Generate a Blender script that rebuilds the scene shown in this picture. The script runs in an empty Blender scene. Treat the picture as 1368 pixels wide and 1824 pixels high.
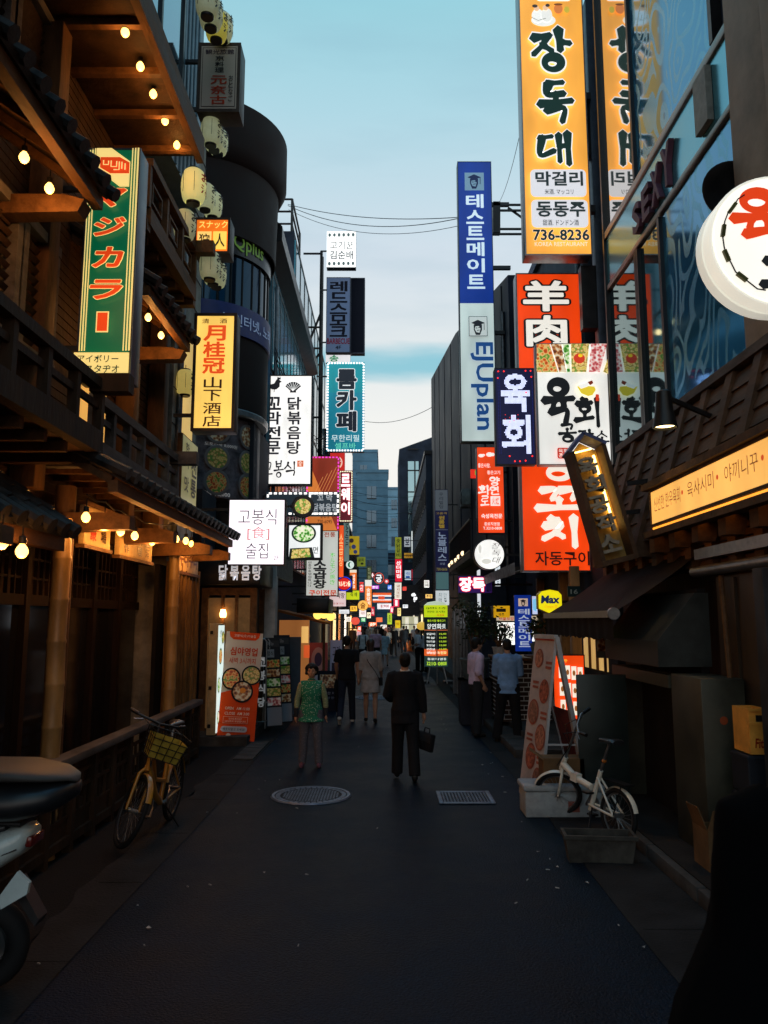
import bpy, bmesh, math, random
from mathutils import Vector, Matrix, noise
R = math.radians
rnd = random.Random(7)
SC = bpy.context.scene
COL = SC.collection

# ---------------------------------------------------------------- camera
F_PX, PITCH, CAM_H = 1370.0, R(8.0), 2.1
cam_d = bpy.data.cameras.new('camera')
cam = bpy.data.objects.new('camera', cam_d)
COL.objects.link(cam)
cam.location = (0, 0, CAM_H)
cam.rotation_euler = (R(90) + PITCH, 0, 0)
cam_d.sensor_fit = 'HORIZONTAL'
cam_d.sensor_width = 36
cam_d.lens = 36 * F_PX / 1368
cam_d.clip_start, cam_d.clip_end = 0.05, 2000
SC.camera = cam
cam_d.dof.use_dof = True
cam_d.dof.focus_distance = 13
cam_d.dof.aperture_fstop = 5.6

# ---------------------------------------------------------------- dusk sky
W = bpy.data.worlds.new('World')
SC.world = W
W.use_nodes = True
nt = W.node_tree
nt.nodes.clear()
def wn(t, **k):
    n = nt.nodes.new(t)
    for a, b in k.items(): setattr(n, a, b)
    return n
def ramp_set(cr, stops):
    e = cr.elements
    while len(e) > 1: e.remove(e[-1])
    e[0].position, e[0].color = stops[0][0], (*stops[0][1], 1)
    for p, c in stops[1:]:
        x = e.new(p); x.color = (*c, 1)
SUN_EL, SUN_ROT = R(1.5), R(200)
sky = wn('ShaderNodeTexSky', sky_type='NISHITA', sun_disc=False, sun_elevation=SUN_EL, sun_rotation=SUN_ROT)
tc = wn('ShaderNodeTexCoord'); sep = wn('ShaderNodeSeparateXYZ')
rp = wn('ShaderNodeValToRGB')
ramp_set(rp.color_ramp, [(0, (.80, .74, .72)), (.12, (.93, .90, .86)), (.203, (.945, .928, .885)), (.254, (.91, .91, .885)), (.355, (.764, .82, .845)),
                         (.448, (.66, .756, .84)), (.58, (.44, .70, .80)), (.66, (.33, .655, .755)), (.76, (.24, .58, .76)), (1, (.15, .48, .86))])
mp = wn('ShaderNodeMapping'); mp.inputs['Scale'].default_value = (1.6, 1.6, 9)
nz = wn('ShaderNodeTexNoise'); nz.inputs['Scale'].default_value = 1.7; nz.inputs['Detail'].default_value = 6
cr = wn('ShaderNodeValToRGB'); ramp_set(cr.color_ramp, [(.47, (0, 0, 0)), (.68, (1, 1, 1))])
mixc = wn('ShaderNodeMix', data_type='RGBA'); mixc.inputs[7].default_value = (.27, .47, .60, 1)
mulc = wn('ShaderNodeMath', operation='MULTIPLY'); mulc.inputs[1].default_value = .27
# one long low cloud bank over the end of the street
sb = wn('ShaderNodeMath', operation='SUBTRACT'); sb.inputs[1].default_value = .318
ab = wn('ShaderNodeMath', operation='ABSOLUTE')
nb = wn('ShaderNodeTexNoise'); nb.inputs['Scale'].default_value = 3.2; nb.inputs['Detail'].default_value = 4
mn = wn('ShaderNodeMath', operation='MULTIPLY_ADD'); mn.inputs[1].default_value = .05; mn.inputs[2].default_value = -.027
adn = wn('ShaderNodeMath', operation='ADD')
bandr = wn('ShaderNodeValToRGB'); ramp_set(bandr.color_ramp, [(.006, (.85, .85, .85)), (.030, (0, 0, 0))])
mixb = wn('ShaderNodeMix', data_type='RGBA'); mixb.inputs[7].default_value = (.19, .55, .68, 1)
bg1 = wn('ShaderNodeBackground'); bg1.inputs[1].default_value = .02
bg2 = wn('ShaderNodeBackground'); bg2.inputs[1].default_value = 1.05
add = wn('ShaderNodeAddShader'); out = wn('ShaderNodeOutputWorld')
L = nt.links.new
L(tc.outputs['Generated'], sep.inputs[0]); L(sep.outputs['Z'], rp.inputs[0])
L(tc.outputs['Generated'], mp.inputs[0]); L(mp.outputs[0], nz.inputs['Vector']); L(nz.outputs[0], cr.inputs[0])
L(cr.outputs[0], mulc.inputs[0]); L(mulc.outputs[0], mixc.inputs[0]); L(rp.outputs[0], mixc.inputs[6])
L(mp.outputs[0], nb.inputs['Vector']); L(nb.outputs[0], mn.inputs[0]); L(sep.outputs['Z'], sb.inputs[0])
L(sb.outputs[0], adn.inputs[0]); L(mn.outputs[0], adn.inputs[1]); L(adn.outputs[0], ab.inputs[0]); L(ab.outputs[0], bandr.inputs[0])
L(bandr.outputs[0], mixb.inputs[0]); L(mixc.outputs[2], mixb.inputs[6])
L(sky.outputs[0], bg1.inputs[0]); L(mixb.outputs[2], bg2.inputs[0])
L(bg1.outputs[0], add.inputs[0]); L(bg2.outputs[0], add.inputs[1]); L(add.outputs[0], out.inputs[0])

# the sun is at the horizon: only its last trace is left
sd = bpy.data.lights.new('sun', 'SUN'); sd.energy = .03; sd.angle = R(20); sd.color = (1, .8, .65)
so = bpy.data.objects.new('sun', sd); COL.objects.link(so)
so.rotation_euler = (R(88.5), 0, R(20))

vs = SC.view_settings
SC.display_settings.display_device = 'sRGB'
vs.view_transform, vs.look, vs.exposure, vs.gamma = 'Standard', 'None', -.12, 1
SC.cycles.use_denoising = True
SC.cycles.max_bounces = 6
SC.cycles.diffuse_bounces = 3
SC.cycles.glossy_bounces = 4
SC.cycles.sample_clamp_indirect = 3
SC.cycles.caustics_reflective = SC.cycles.caustics_refractive = False

# ---------------------------------------------------------------- where a photo pixel lies in the world
CP, SP = math.cos(PITCH), math.sin(PITCH)
def ray(u, v):
    a, b = (u - 684) / F_PX, (912 - v) / F_PX
    return a, CP - SP * b, SP + CP * b
def PY(u, v, Y):
    a, d, z = ray(u, v); t = Y / d
    return Vector((a * t, Y, CAM_H + z * t))
def PX(u, v, X):
    a, d, z = ray(u, v); t = X / a
    return Vector((X, d * t, CAM_H + z * t))
def PG(u, v, z=0):
    a, d, k = ray(u, v); t = (z - CAM_H) / k
    return Vector((a * t, d * t, z))

# ---------------------------------------------------------------- materials
MATS = {}
def lin(c):
    return tuple((x / 255 / 12.92 if x <= 10 else ((x / 255 + .055) / 1.055) ** 2.4) for x in c)
def mat(key, col, rough=.6, metal=0, var=.2, scale=6, stretch=(1, 1, 1), bump=0, emit=0, ecol=None, coat=0, spec=.5, bscale=None):
    if key in MATS: return MATS[key]
    m = bpy.data.materials.new(key); m.use_nodes = True
    n = m.node_tree; p = n.nodes['Principled BSDF']; l = n.links.new
    p.inputs['Roughness'].default_value = rough; p.inputs['Metallic'].default_value = metal
    p.inputs['Specular IOR Level'].default_value = spec if spec != .5 or rough < .5 or metal > .3 else .16
    p.inputs['Coat Weight'].default_value = coat
    p.inputs['Base Color'].default_value = (*col, 1)
    if var or bump:
        t = n.nodes.new('ShaderNodeTexCoord'); q = n.nodes.new('ShaderNodeMapping'); q.inputs['Scale'].default_value = stretch
        x = n.nodes.new('ShaderNodeTexNoise'); x.inputs['Scale'].default_value = scale; x.inputs['Detail'].default_value = 7
        x.inputs['Roughness'].default_value = .65
        l(t.outputs['Object'], q.inputs[0]); l(q.outputs[0], x.inputs['Vector'])
        if var:
            r = n.nodes.new('ShaderNodeValToRGB')
            lo = tuple(c * max(0, 1 - 2.2 * var) for c in col); hi = tuple(min(1, c * (1 + 2.2 * var)) for c in col)
            ramp_set(r.color_ramp, [(.3, lo), (.7, hi)])
            l(x.outputs[0], r.inputs[0]); l(r.outputs[0], p.inputs['Base Color'])
            a = n.nodes.new('ShaderNodeMath'); a.operation = 'MULTIPLY_ADD'
            a.inputs[1].default_value = .35; a.inputs[2].default_value = rough - .17
            l(x.outputs[0], a.inputs[0]); l(a.outputs[0], p.inputs['Roughness'])
        if bump:
            b = n.nodes.new('ShaderNodeBump'); b.inputs['Strength'].default_value = bump; b.inputs['Distance'].default_value = .02
            if bscale:
                y = n.nodes.new('ShaderNodeTexNoise'); y.inputs['Scale'].default_value = bscale; y.inputs['Detail'].default_value = 4
                l(q.outputs[0], y.inputs['Vector']); l(y.outputs[0], b.inputs['Height'])
            else: l(x.outputs[0], b.inputs['Height'])
            l(b.outputs[0], p.inputs['Normal'])
    if emit:
        p.inputs['Emission Color'].default_value = (*(ecol or col), 1)
        p.inputs['Emission Strength'].default_value = emit
    MATS[key] = m
    return m
def paint(rgb, rough=.45, emit=0.0):
    """printed or back-lit plastic of a photo colour"""
    key = 'print_%02x%02x%02x_%d_%d' % (*[int(c) for c in rgb], emit * 100, rough * 100)
    if key in MATS: return MATS[key]
    c = lin(rgb)
    return mat(key, tuple(min(.85, x) for x in c), rough, var=0, emit=emit, ecol=c, spec=.5 if emit else .10)
def backlit(rgb, e=1.0, var=.25, scale=1.6):
    """acrylic sign face with uneven tubes behind it"""
    key = 'acrylic_%02x%02x%02x_%d_%d_%d' % (*rgb, e * 100, var * 100, scale * 10)
    if key in MATS: return MATS[key]
    c = lin(rgb)
    m = mat(key, tuple(min(.8, x) for x in c), .3, var=0)
    n = m.node_tree; p = n.nodes['Principled BSDF']; l = n.links.new
    p.inputs['Emission Color'].default_value = (*c, 1)
    t = n.nodes.new('ShaderNodeTexCoord'); q = n.nodes.new('ShaderNodeMapping'); q.inputs['Scale'].default_value = (1.7, 1, .55)
    x = n.nodes.new('ShaderNodeTexNoise'); x.inputs['Scale'].default_value = scale; x.inputs['Detail'].default_value = 2
    a = n.nodes.new('ShaderNodeMath'); a.operation = 'MULTIPLY_ADD'; a.inputs[1].default_value = 2 * var * e * 1.6; a.inputs[2].default_value = e * (1 - 1.6 * var)
    l(t.outputs['Object'], q.inputs[0]); l(q.outputs[0], x.inputs['Vector']); l(x.outputs[0], a.inputs[0]); l(a.outputs[0], p.inputs['Emission Strength'])
    return m
def lamp(key, col, e):
    if key in MATS: return MATS[key]
    return mat(key, tuple(min(.8, c) for c in col), .3, var=0, emit=e, ecol=col)
def food(seed, e):
    key = 'dish_%d_%d' % (seed, e * 100)
    if key in MATS: return MATS[key]
    pal = [[(.5, .06, .01), (.75, .22, .03), (.9, .55, .2), (.12, .3, .03)], [(.12, .03, .01), (.35, .1, .03), (.6, .3, .1), (.8, .7, .5)],
           [(.03, .2, .02), (.2, .5, .08), (.7, .85, .5), (.95, .9, .7)], [(.7, .5, .1), (.9, .75, .3), (.5, .25, .05), (.15, .35, .05)],
           [(.45, .06, .07), (.7, .2, .2), (.85, .5, .45), (.9, .85, .8)]][seed % 5]
    m = mat(key, pal[1], .4, var=0)
    n = m.node_tree; p = n.nodes['Principled BSDF']; l = n.links.new
    t = n.nodes.new('ShaderNodeTexCoord'); v = n.nodes.new('ShaderNodeTexVoronoi'); v.inputs['Scale'].default_value = 16 + seed
    z = n.nodes.new('ShaderNodeTexNoise'); z.inputs['Scale'].default_value = 11; z.inputs['Detail'].default_value = 5
    r = n.nodes.new('ShaderNodeValToRGB'); ramp_set(r.color_ramp, [(.50, pal[0]), (.60, pal[1]), (.70, pal[2]), (.82, pal[3])])
    a = n.nodes.new('ShaderNodeMath'); a.operation = 'MULTIPLY_ADD'; a.inputs[1].default_value = .6; a.inputs[2].default_value = .0
    s = n.nodes.new('ShaderNodeMath'); s.operation = 'MULTIPLY_ADD'; s.inputs[1].default_value = .75
    l(t.outputs['Object'], v.inputs['Vector']); l(t.outputs['Object'], z.inputs['Vector'])
    l(v.outputs['Distance'], a.inputs[0]); l(z.outputs[0], s.inputs[0]); l(a.outputs[0], s.inputs[2]); l(s.outputs[0], r.inputs[0])
    l(r.outputs[0], p.inputs['Base Color'])
    if e: l(r.outputs[0], p.inputs['Emission Color']); p.inputs['Emission Strength'].default_value = e
    return m

# ---------------------------------------------------------------- mesh builder
class MB:
    def __init__(s): s.v, s.f, s.m, s.k = [], [], [], 0
    def add(s, vs, fs):
        o = len(s.v); s.v += [tuple(p) for p in vs]
        for f in fs: s.f.append([o + i for i in f]); s.m.append(s.k)
        return s
    def box(s, x0, y0, z0, x1, y1, z1):
        return s.add([(x0, y0, z0), (x1, y0, z0), (x1, y1, z0), (x0, y1, z0), (x0, y0, z1), (x1, y0, z1), (x1, y1, z1), (x0, y1, z1)],
                     [(3, 2, 1, 0), (4, 5, 6, 7), (0, 1, 5, 4), (1, 2, 6, 5), (2, 3, 7, 6), (3, 0, 4, 7)])
    def bev(s, x0, y0, z0, x1, y1, z1, b=.01):
        """box with chamfered edges"""
        bm = bmesh.new(); bmesh.ops.create_cube(bm, size=1)
        for v in bm.verts: v.co = Vector(((x0 + x1) / 2 + v.co.x * (x1 - x0), (y0 + y1) / 2 + v.co.y * (y1 - y0), (z0 + z1) / 2 + v.co.z * (z1 - z0)))
        bmesh.ops.bevel(bm, geom=bm.edges[:], offset=b, segments=2, affect='EDGES', profile=.5)
        bm.verts.index_update()
        s.add([v.co.copy() for v in bm.verts], [[v.index for v in f.verts] for f in bm.faces]); bm.free(); return s
    def beam(s, p0, p1, w, h, up=(0, 0, 1)):
        p0, p1 = Vector(p0), Vector(p1); d = (p1 - p0).normalized(); up = Vector(up)
        if abs(d.dot(up)) > .98: up = Vector((0, 1, 0))
        x = d.cross(up).normalized(); y = x.cross(d).normalized(); x *= w / 2; y *= h / 2
        return s.add([p0 - x - y, p0 + x - y, p0 + x + y, p0 - x + y, p1 - x - y, p1 + x - y, p1 + x + y, p1 - x + y],
                     [(0, 1, 2, 3), (7, 6, 5, 4), (0, 4, 5, 1), (1, 5, 6, 2), (2, 6, 7, 3), (3, 7, 4, 0)])
    def tube(s, pts, r, seg=8, caps=True, closed=False):
        pts = [Vector(p) for p in pts]; n = len(pts); rs = r if isinstance(r, (list, tuple)) else [r] * n
        up = None; rings = []
        for i in range(n):
            if closed: d = pts[(i + 1) % n] - pts[i - 1]
            else: d = pts[min(i + 1, n - 1)] - pts[max(i - 1, 0)]
            d = d.normalized() if d.length > 1e-9 else Vector((0, 0, 1))
            if up is None:
                up = Vector((0, 0, 1)) if abs(d.z) < .9 else Vector((0, 1, 0))
            x = d.cross(up); x = x.normalized() if x.length > 1e-6 else Vector((1, 0, 0)); y = x.cross(d).normalized(); up = y
            rr = rs[i]; ra, rb = rr if isinstance(rr, (list, tuple)) else (rr, rr)
            rings.append([pts[i] + x * (ra * math.cos(2 * math.pi * k / seg)) + y * (rb * math.sin(2 * math.pi * k / seg)) for k in range(seg)])
        return s.loft(rings, caps and not closed, closed)
    def loft(s, rings, caps=True, closed=False):
        n, g = len(rings), len(rings[0]); vs = [p for r_ in rings for p in r_]; fs = []
        for i in range(n if closed else n - 1):
            j = (i + 1) % n
            for k in range(g): fs.append((i * g + k, i * g + (k + 1) % g, j * g + (k + 1) % g, j * g + k))
        if caps: fs.append(tuple(range(g - 1, -1, -1))); fs.append(tuple((n - 1) * g + k for k in range(g)))
        return s.add(vs, fs)
    def lathe(s, prof, c=(0, 0, 0), seg=20, axis='Z', a0=0, a1=360):
        c = Vector(c); full = abs(a1 - a0) >= 359.9; g = seg if full else seg + 1; rings = []
        for r_, z in prof:
            ring = []
            for k in range(g):
                a = R(a0 + (a1 - a0) * k / seg); x, y = r_ * math.cos(a), r_ * math.sin(a)
                ring.append(c + (Vector((x, y, z)) if axis == 'Z' else Vector((x, z, y)) if axis == 'Y' else Vector((z, x, y))))
            rings.append(ring)
        vs = [p for q in rings for p in q]; fs = []
        for i in range(len(rings) - 1):
            for k in range(g if full else g - 1): fs.append((i * g + k, i * g + (k + 1) % g, (i + 1) * g + (k + 1) % g, (i + 1) * g + k))
        return s.add(vs, fs)
    def disc(s, c, r, axis='Z', seg=20, ry=None):
        ry = ry or r; c = Vector(c); ring = []
        for k in range(seg):
            a = 2 * math.pi * k / seg; x, y = r * math.cos(a), ry * math.sin(a)
            ring.append(c + (Vector((x, y, 0)) if axis == 'Z' else Vector((x, 0, y)) if axis == 'Y' else Vector((0, x, y))))
        return s.add(ring, [tuple(range(seg))])
    def prism(s, pts, vec):
        n = len(pts); vec = Vector(vec); pts = [Vector(p) for p in pts]
        fs = [tuple(range(n - 1, -1, -1)), tuple(range(n, 2 * n))] + [(i, (i + 1) % n, n + (i + 1) % n, n + i) for i in range(n)]
        return s.add(pts + [p + vec for p in pts], fs)
    def ball(s, c, r, seg=14, rings=9, rot=None):
        c = Vector(c); rx, ry, rz = r if isinstance(r, (list, tuple)) else (r, r, r); vs, fs = [], []
        for i in range(rings + 1):
            t = math.pi * i / rings
            for k in range(seg):
                p = 2 * math.pi * k / seg; q = Vector((rx * math.sin(t) * math.cos(p), ry * math.sin(t) * math.sin(p), rz * math.cos(t)))
                vs.append(c + (rot @ q if rot else q))
        for i in range(rings):
            for k in range(seg): fs.append((i * seg + k, (i + 1) * seg + k, (i + 1) * seg + (k + 1) % seg, i * seg + (k + 1) % seg))
        return s.add(vs, fs)
    def torus(s, c, Rr, r, axis='Y', seg=32, sub=8):
        c = Vector(c); pts = []
        for k in range(seg):
            a = 2 * math.pi * k / seg; x, y = Rr * math.cos(a), Rr * math.sin(a)
            pts.append(c + (Vector((x, 0, y)) if axis == 'Y' else Vector((x, y, 0)) if axis == 'Z' else Vector((0, x, y))))
        rings = []
        for p in pts:
            d = (p - c).normalized(); ax = Vector((0, 1, 0)) if axis == 'Y' else Vector((0, 0, 1)) if axis == 'Z' else Vector((1, 0, 0))
            rings.append([p + d * (r * math.cos(2 * math.pi * k / sub)) + ax * (r * math.sin(2 * math.pi * k / sub)) for k in range(sub)])
        return s.loft(rings, False, True)
    def xf(s, M, start=0):
        for i in range(start, len(s.v)): s.v[i] = tuple(M @ Vector(s.v[i]))
        return s

ORG = {}
def thing(name, label, cat, loc=(0, 0, 0), group=None, yaw=0, kind=None):
    o = bpy.data.objects.new(name, None); COL.objects.link(o)
    o.empty_display_size = .1
    o.location = loc; o.rotation_euler = (0, 0, yaw)
    o['label'] = label; o['category'] = cat
    if group: o['group'] = group
    if kind: o['kind'] = kind
    ORG[o.name] = Vector(loc)
    return o
def obj(name, mb, m, parent=None, smooth=None, local=False, label=None):
    """one mesh object; builder coordinates are world unless local"""
    me = bpy.data.meshes.new(name)
    o = bpy.data.objects.new(name, me)
    org = ORG[parent.name] if parent is not None else Vector((0, 0, 0))
    vs = mb.v if (local or parent is None) else [tuple(Vector(p) - org) for p in mb.v]
    me.from_pydata(vs, [], mb.f)
    ms = m if isinstance(m, (list, tuple)) else [m]
    for x in ms: me.materials.append(x)
    if len(ms) > 1: me.polygons.foreach_set('material_index', mb.m)
    me.validate(); me.update()
    if smooth:
        me.shade_smooth(); me.set_sharp_from_angle(angle=R(smooth))
    COL.objects.link(o)
    if parent is not None: o.parent = parent
    ORG[o.name] = org
    if label: o['label'] = label
    return o
def tag(o, label, cat, group=None, kind=None):
    o['label'] = label; o['category'] = cat
    if group: o['group'] = group
    if kind: o['kind'] = kind
    return o
def struct(name, mb, m, smooth=None):
    o = obj(name, mb, m, None, smooth); o['kind'] = 'structure'; return o
def dup(o, loc=None, yaw=None, label=None, group=None, remat=None):
    def cp(src, par):
        c = src.copy(); COL.objects.link(c); c.parent = par
        if remat and src.type == 'MESH' and src.name.split('.')[0] in remat:
            c.data = src.data.copy(); c.data.materials[0] = remat[src.name.split('.')[0]]
        for ch in list(src.children): cp(ch, c)
        return c
    c = cp(o, None)
    if loc is not None: c.location = loc
    if yaw is not None: c.rotation_euler = (0, 0, yaw)
    if label: c['label'] = label
    if group: c['group'] = group
    ORG[c.name] = Vector(c.location)
    return c
# ---------------------------------------------------------------- lettering
TXT, TXO = {}, []
BENCH = bpy.data.scenes.new('bench')   # a scratch scene where strings become outlines; removed at the end
def text_mesh(body, bold=0.0, shear=0.0):
    """outlines of a string as flat faces, fitted to a unit square (x right, y up), plus its own size"""
    k = (body, bold, shear)
    if k in TXT: return TXT[k]
    if not TXO:
        TXO.append(bpy.data.objects.new('t', bpy.data.curves.new('t', 'FONT'))); BENCH.collection.objects.link(TXO[0])
    o = TXO[0]; c = o.data; c.body = body; c.offset = bold; c.resolution_u = 2; c.shear = shear
    with bpy.context.temp_override(scene=BENCH, view_layer=BENCH.view_layers[0]): dg = bpy.context.evaluated_depsgraph_get()
    dg.update()
    me = bpy.data.meshes.new_from_object(o.evaluated_get(dg))
    vs = [v.co.copy() for v in me.vertices]; fs = [list(p.vertices) for p in me.polygons]
    bpy.data.meshes.remove(me)
    if not vs: TXT[k] = ([], [], 1, 1); return TXT[k]
    x0, x1 = min(v.x for v in vs), max(v.x for v in vs); y0, y1 = min(v.y for v in vs), max(v.y for v in vs)
    w, h = max(1e-6, x1 - x0), max(1e-6, y1 - y0)
    TXT[k] = ([((v.x - x0) / w, (v.y - y0) / h) for v in vs], fs, w, h)
    return TXT[k]
def ring(cx, cy, rx, ry, n=14): return [(cx + rx * math.sin(2 * math.pi * i / n), cy - ry * math.cos(2 * math.pi * i / n)) for i in range(n + 1)]
BR = {
 '장': [[(.05, .2), (.48, .14)], [(.4, .15), (.27, .38), (.04, .6)], [(.27, .36), (.52, .52)], [(.68, .0), (.72, .5)], [(.72, .3), (.97, .33)], ring(.52, .8, .2, .15)],
 '독': [[(.25, .08), (.72, .05)], [(.3, .08), (.27, .34), (.74, .32)], [(.5, .34), (.5, .5)], [(.04, .57), (.96, .49)], [(.22, .72), (.72, .67), (.66, 1)]],
 '대': [[(.06, .16), (.44, .1)], [(.14, .14), (.08, .7), (.5, .56)], [(.62, .05), (.64, .92)], [(.64, .42), (.82, .4)], [(.87, .0), (.9, 1)]],
 '육': [ring(.48, .18, .25, .15), [(.02, .47), (.98, .42)], [(.36, .46), (.31, .64)], [(.64, .45), (.66, .62)], [(.22, .74), (.74, .69), (.7, 1)]],
 '회': [[(.3, .03), (.52, .05)], [(.1, .2), (.7, .15)], ring(.4, .37, .18, .12), [(.4, .5), (.4, .68)], [(.02, .78), (.74, .68)], [(.9, .0), (.93, 1)]],
 '호': [[(.35, .02), (.6, .06)], [(.12, .26), (.88, .18)], ring(.5, .5, .22, .16), [(.5, .67), (.5, .84)], [(.0, .95), (1, .86)]],
 '꼬': [[(.1, .14), (.44, .1), (.34, .54)], [(.5, .14), (.86, .1), (.8, .54)], [(.5, .52), (.5, .8)], [(.0, .9), (1, .86)]],
 '치': [[(.22, .06), (.46, .1)], [(.06, .3), (.52, .24), (.32, .54), (.02, .74)], [(.36, .5), (.58, .68)], [(.86, .0), (.88, 1)]],
 '양': [ring(.3, .24, .24, .2), [(.74, 0), (.76, .56)], [(.75, .16), (.98, .18)], [(.75, .36), (.98, .38)], ring(.5, .8, .3, .16)],
 '공': [[(.18, .08), (.74, .05), (.68, .3)], [(.48, .28), (.48, .46)], [(.02, .54), (.98, .48)], ring(.5, .81, .25, .15)],
 '작': [[(.06, .12), (.5, .08)], [(.4, .1), (.27, .34), (.04, .55)], [(.27, .32), (.52, .5)], [(.72, .0), (.74, .56)], [(.74, .28), (.97, .3)], [(.2, .7), (.76, .66), (.72, 1)]],
 '소': [[(.5, .02), (.42, .24), (.12, .5)], [(.46, .2), (.86, .48)], [(.5, .52), (.5, .78)], [(.0, .88), (1, .84)]],
 '고': [[(.12, .1), (.82, .06), (.74, .55)], [(.4, .42), (.42, .8)], [(.0, .9), (1, .84)]],
 '봉': [[(.22, .04), (.25, .36)], [(.74, .0), (.7, .34)], [(.24, .2), (.7, .17)], [(.25, .36), (.7, .33)], [(.48, .36), (.48, .5)], [(.02, .58), (.98, .51)], ring(.5, .83, .22, .14)],
 '식': [[(.34, .04), (.26, .26), (.03, .52)], [(.28, .24), (.58, .48)], [(.84, 0), (.85, .56)], [(.18, .7), (.84, .65), (.8, 1)]],
 '화': [[(.3, .02), (.5, .05)], [(.08, .18), (.64, .14)], ring(.36, .36, .17, .12), [(.36, .5), (.36, .7)], [(0, .8), (.7, .7)], [(.84, 0), (.86, 1)], [(.86, .5), (1, .5)]],
 '로': [[(.16, .06), (.82, .04), (.8, .26), (.2, .3), (.18, .56), (.86, .52)], [(.5, .54), (.5, .82)], [(0, .92), (1, .88)]],
 '연': [ring(.3, .26, .24, .2), [(.54, .16), (.78, .16)], [(.54, .36), (.78, .36)], [(.8, 0), (.82, .66)], [(.24, .66), (.24, .96), (.9, .94)]],
}
def catmull(p, n=5):
    if len(p) < 3: return [Vector((*q, 0)) for q in p] if n < 2 else [Vector((p[0][0] + (p[1][0] - p[0][0]) * i / 4, p[0][1] + (p[1][1] - p[0][1]) * i / 4, 0)) for i in range(5)]
    P = [Vector((*q, 0)) for q in p]; P = [P[0] * 2 - P[1]] + P + [P[-1] * 2 - P[-2]]; o = []
    for i in range(1, len(P) - 2):
        a, b, c, d = P[i - 1:i + 3]
        for k in range(n):
            t = k / n
            o.append(.5 * ((2 * b) + (c - a) * t + (2 * a - 5 * b + 4 * c - d) * t * t + (3 * b - a - 3 * c + d) * t ** 3))
    return o + [P[-2]]
def brush(glyph, w=.13, grow=0.0, rect=(0, 0, 1, 1), seed=0):
    """brush-written syllable: tapering ribbons with round ends, as a list of outlines in rect units"""
    rr = random.Random(glyph + str(seed)); outl = []
    sx, sy = rect[2] - rect[0], rect[3] - rect[1]; un = (abs(sx) + abs(sy)) / 2
    for st in BR[glyph]:
        closed = len(st) > 8
        pts = [Vector((rect[0] + p.x * sx, rect[1] + p.y * sy, 0)) for p in (catmull(st, 2) if closed else catmull(st))]
        n = len(pts); w0 = 1.18 * w * un * rr.uniform(.85, 1.2); lft, rgt = [], []
        for i in range(n):
            d = (pts[1] - pts[n - 2]) if closed and i in (0, n - 1) else pts[(i + 1) if i < n - 1 else i] - pts[i - 1 if i > 0 else 0]; d.normalize(); q = Vector((-d.y, d.x, 0)); t = i / (n - 1)
            ww = w0 * ((.5 + .14 * math.sin(6.283 * t + 1)) if closed else .5 * (1.18 - .45 * t + .17 * math.cos(6 * t + seed))) + grow * un
            lft.append(pts[i] + q * ww); rgt.append(pts[i] - q * ww)
            if i == 0: d0 = d.copy()
        if closed: outl.append(('ring', lft, rgt)); continue
        d1 = (pts[-1] - pts[-2]).normalized(); a = (lft[0] - rgt[0]).length / 2; b = (lft[-1] - rgt[-1]).length / 2
        outl.append(('str', lft, rgt, pts[0] - d0 * a * .8, pts[-1] + d1 * b * .8))
    return outl

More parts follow.
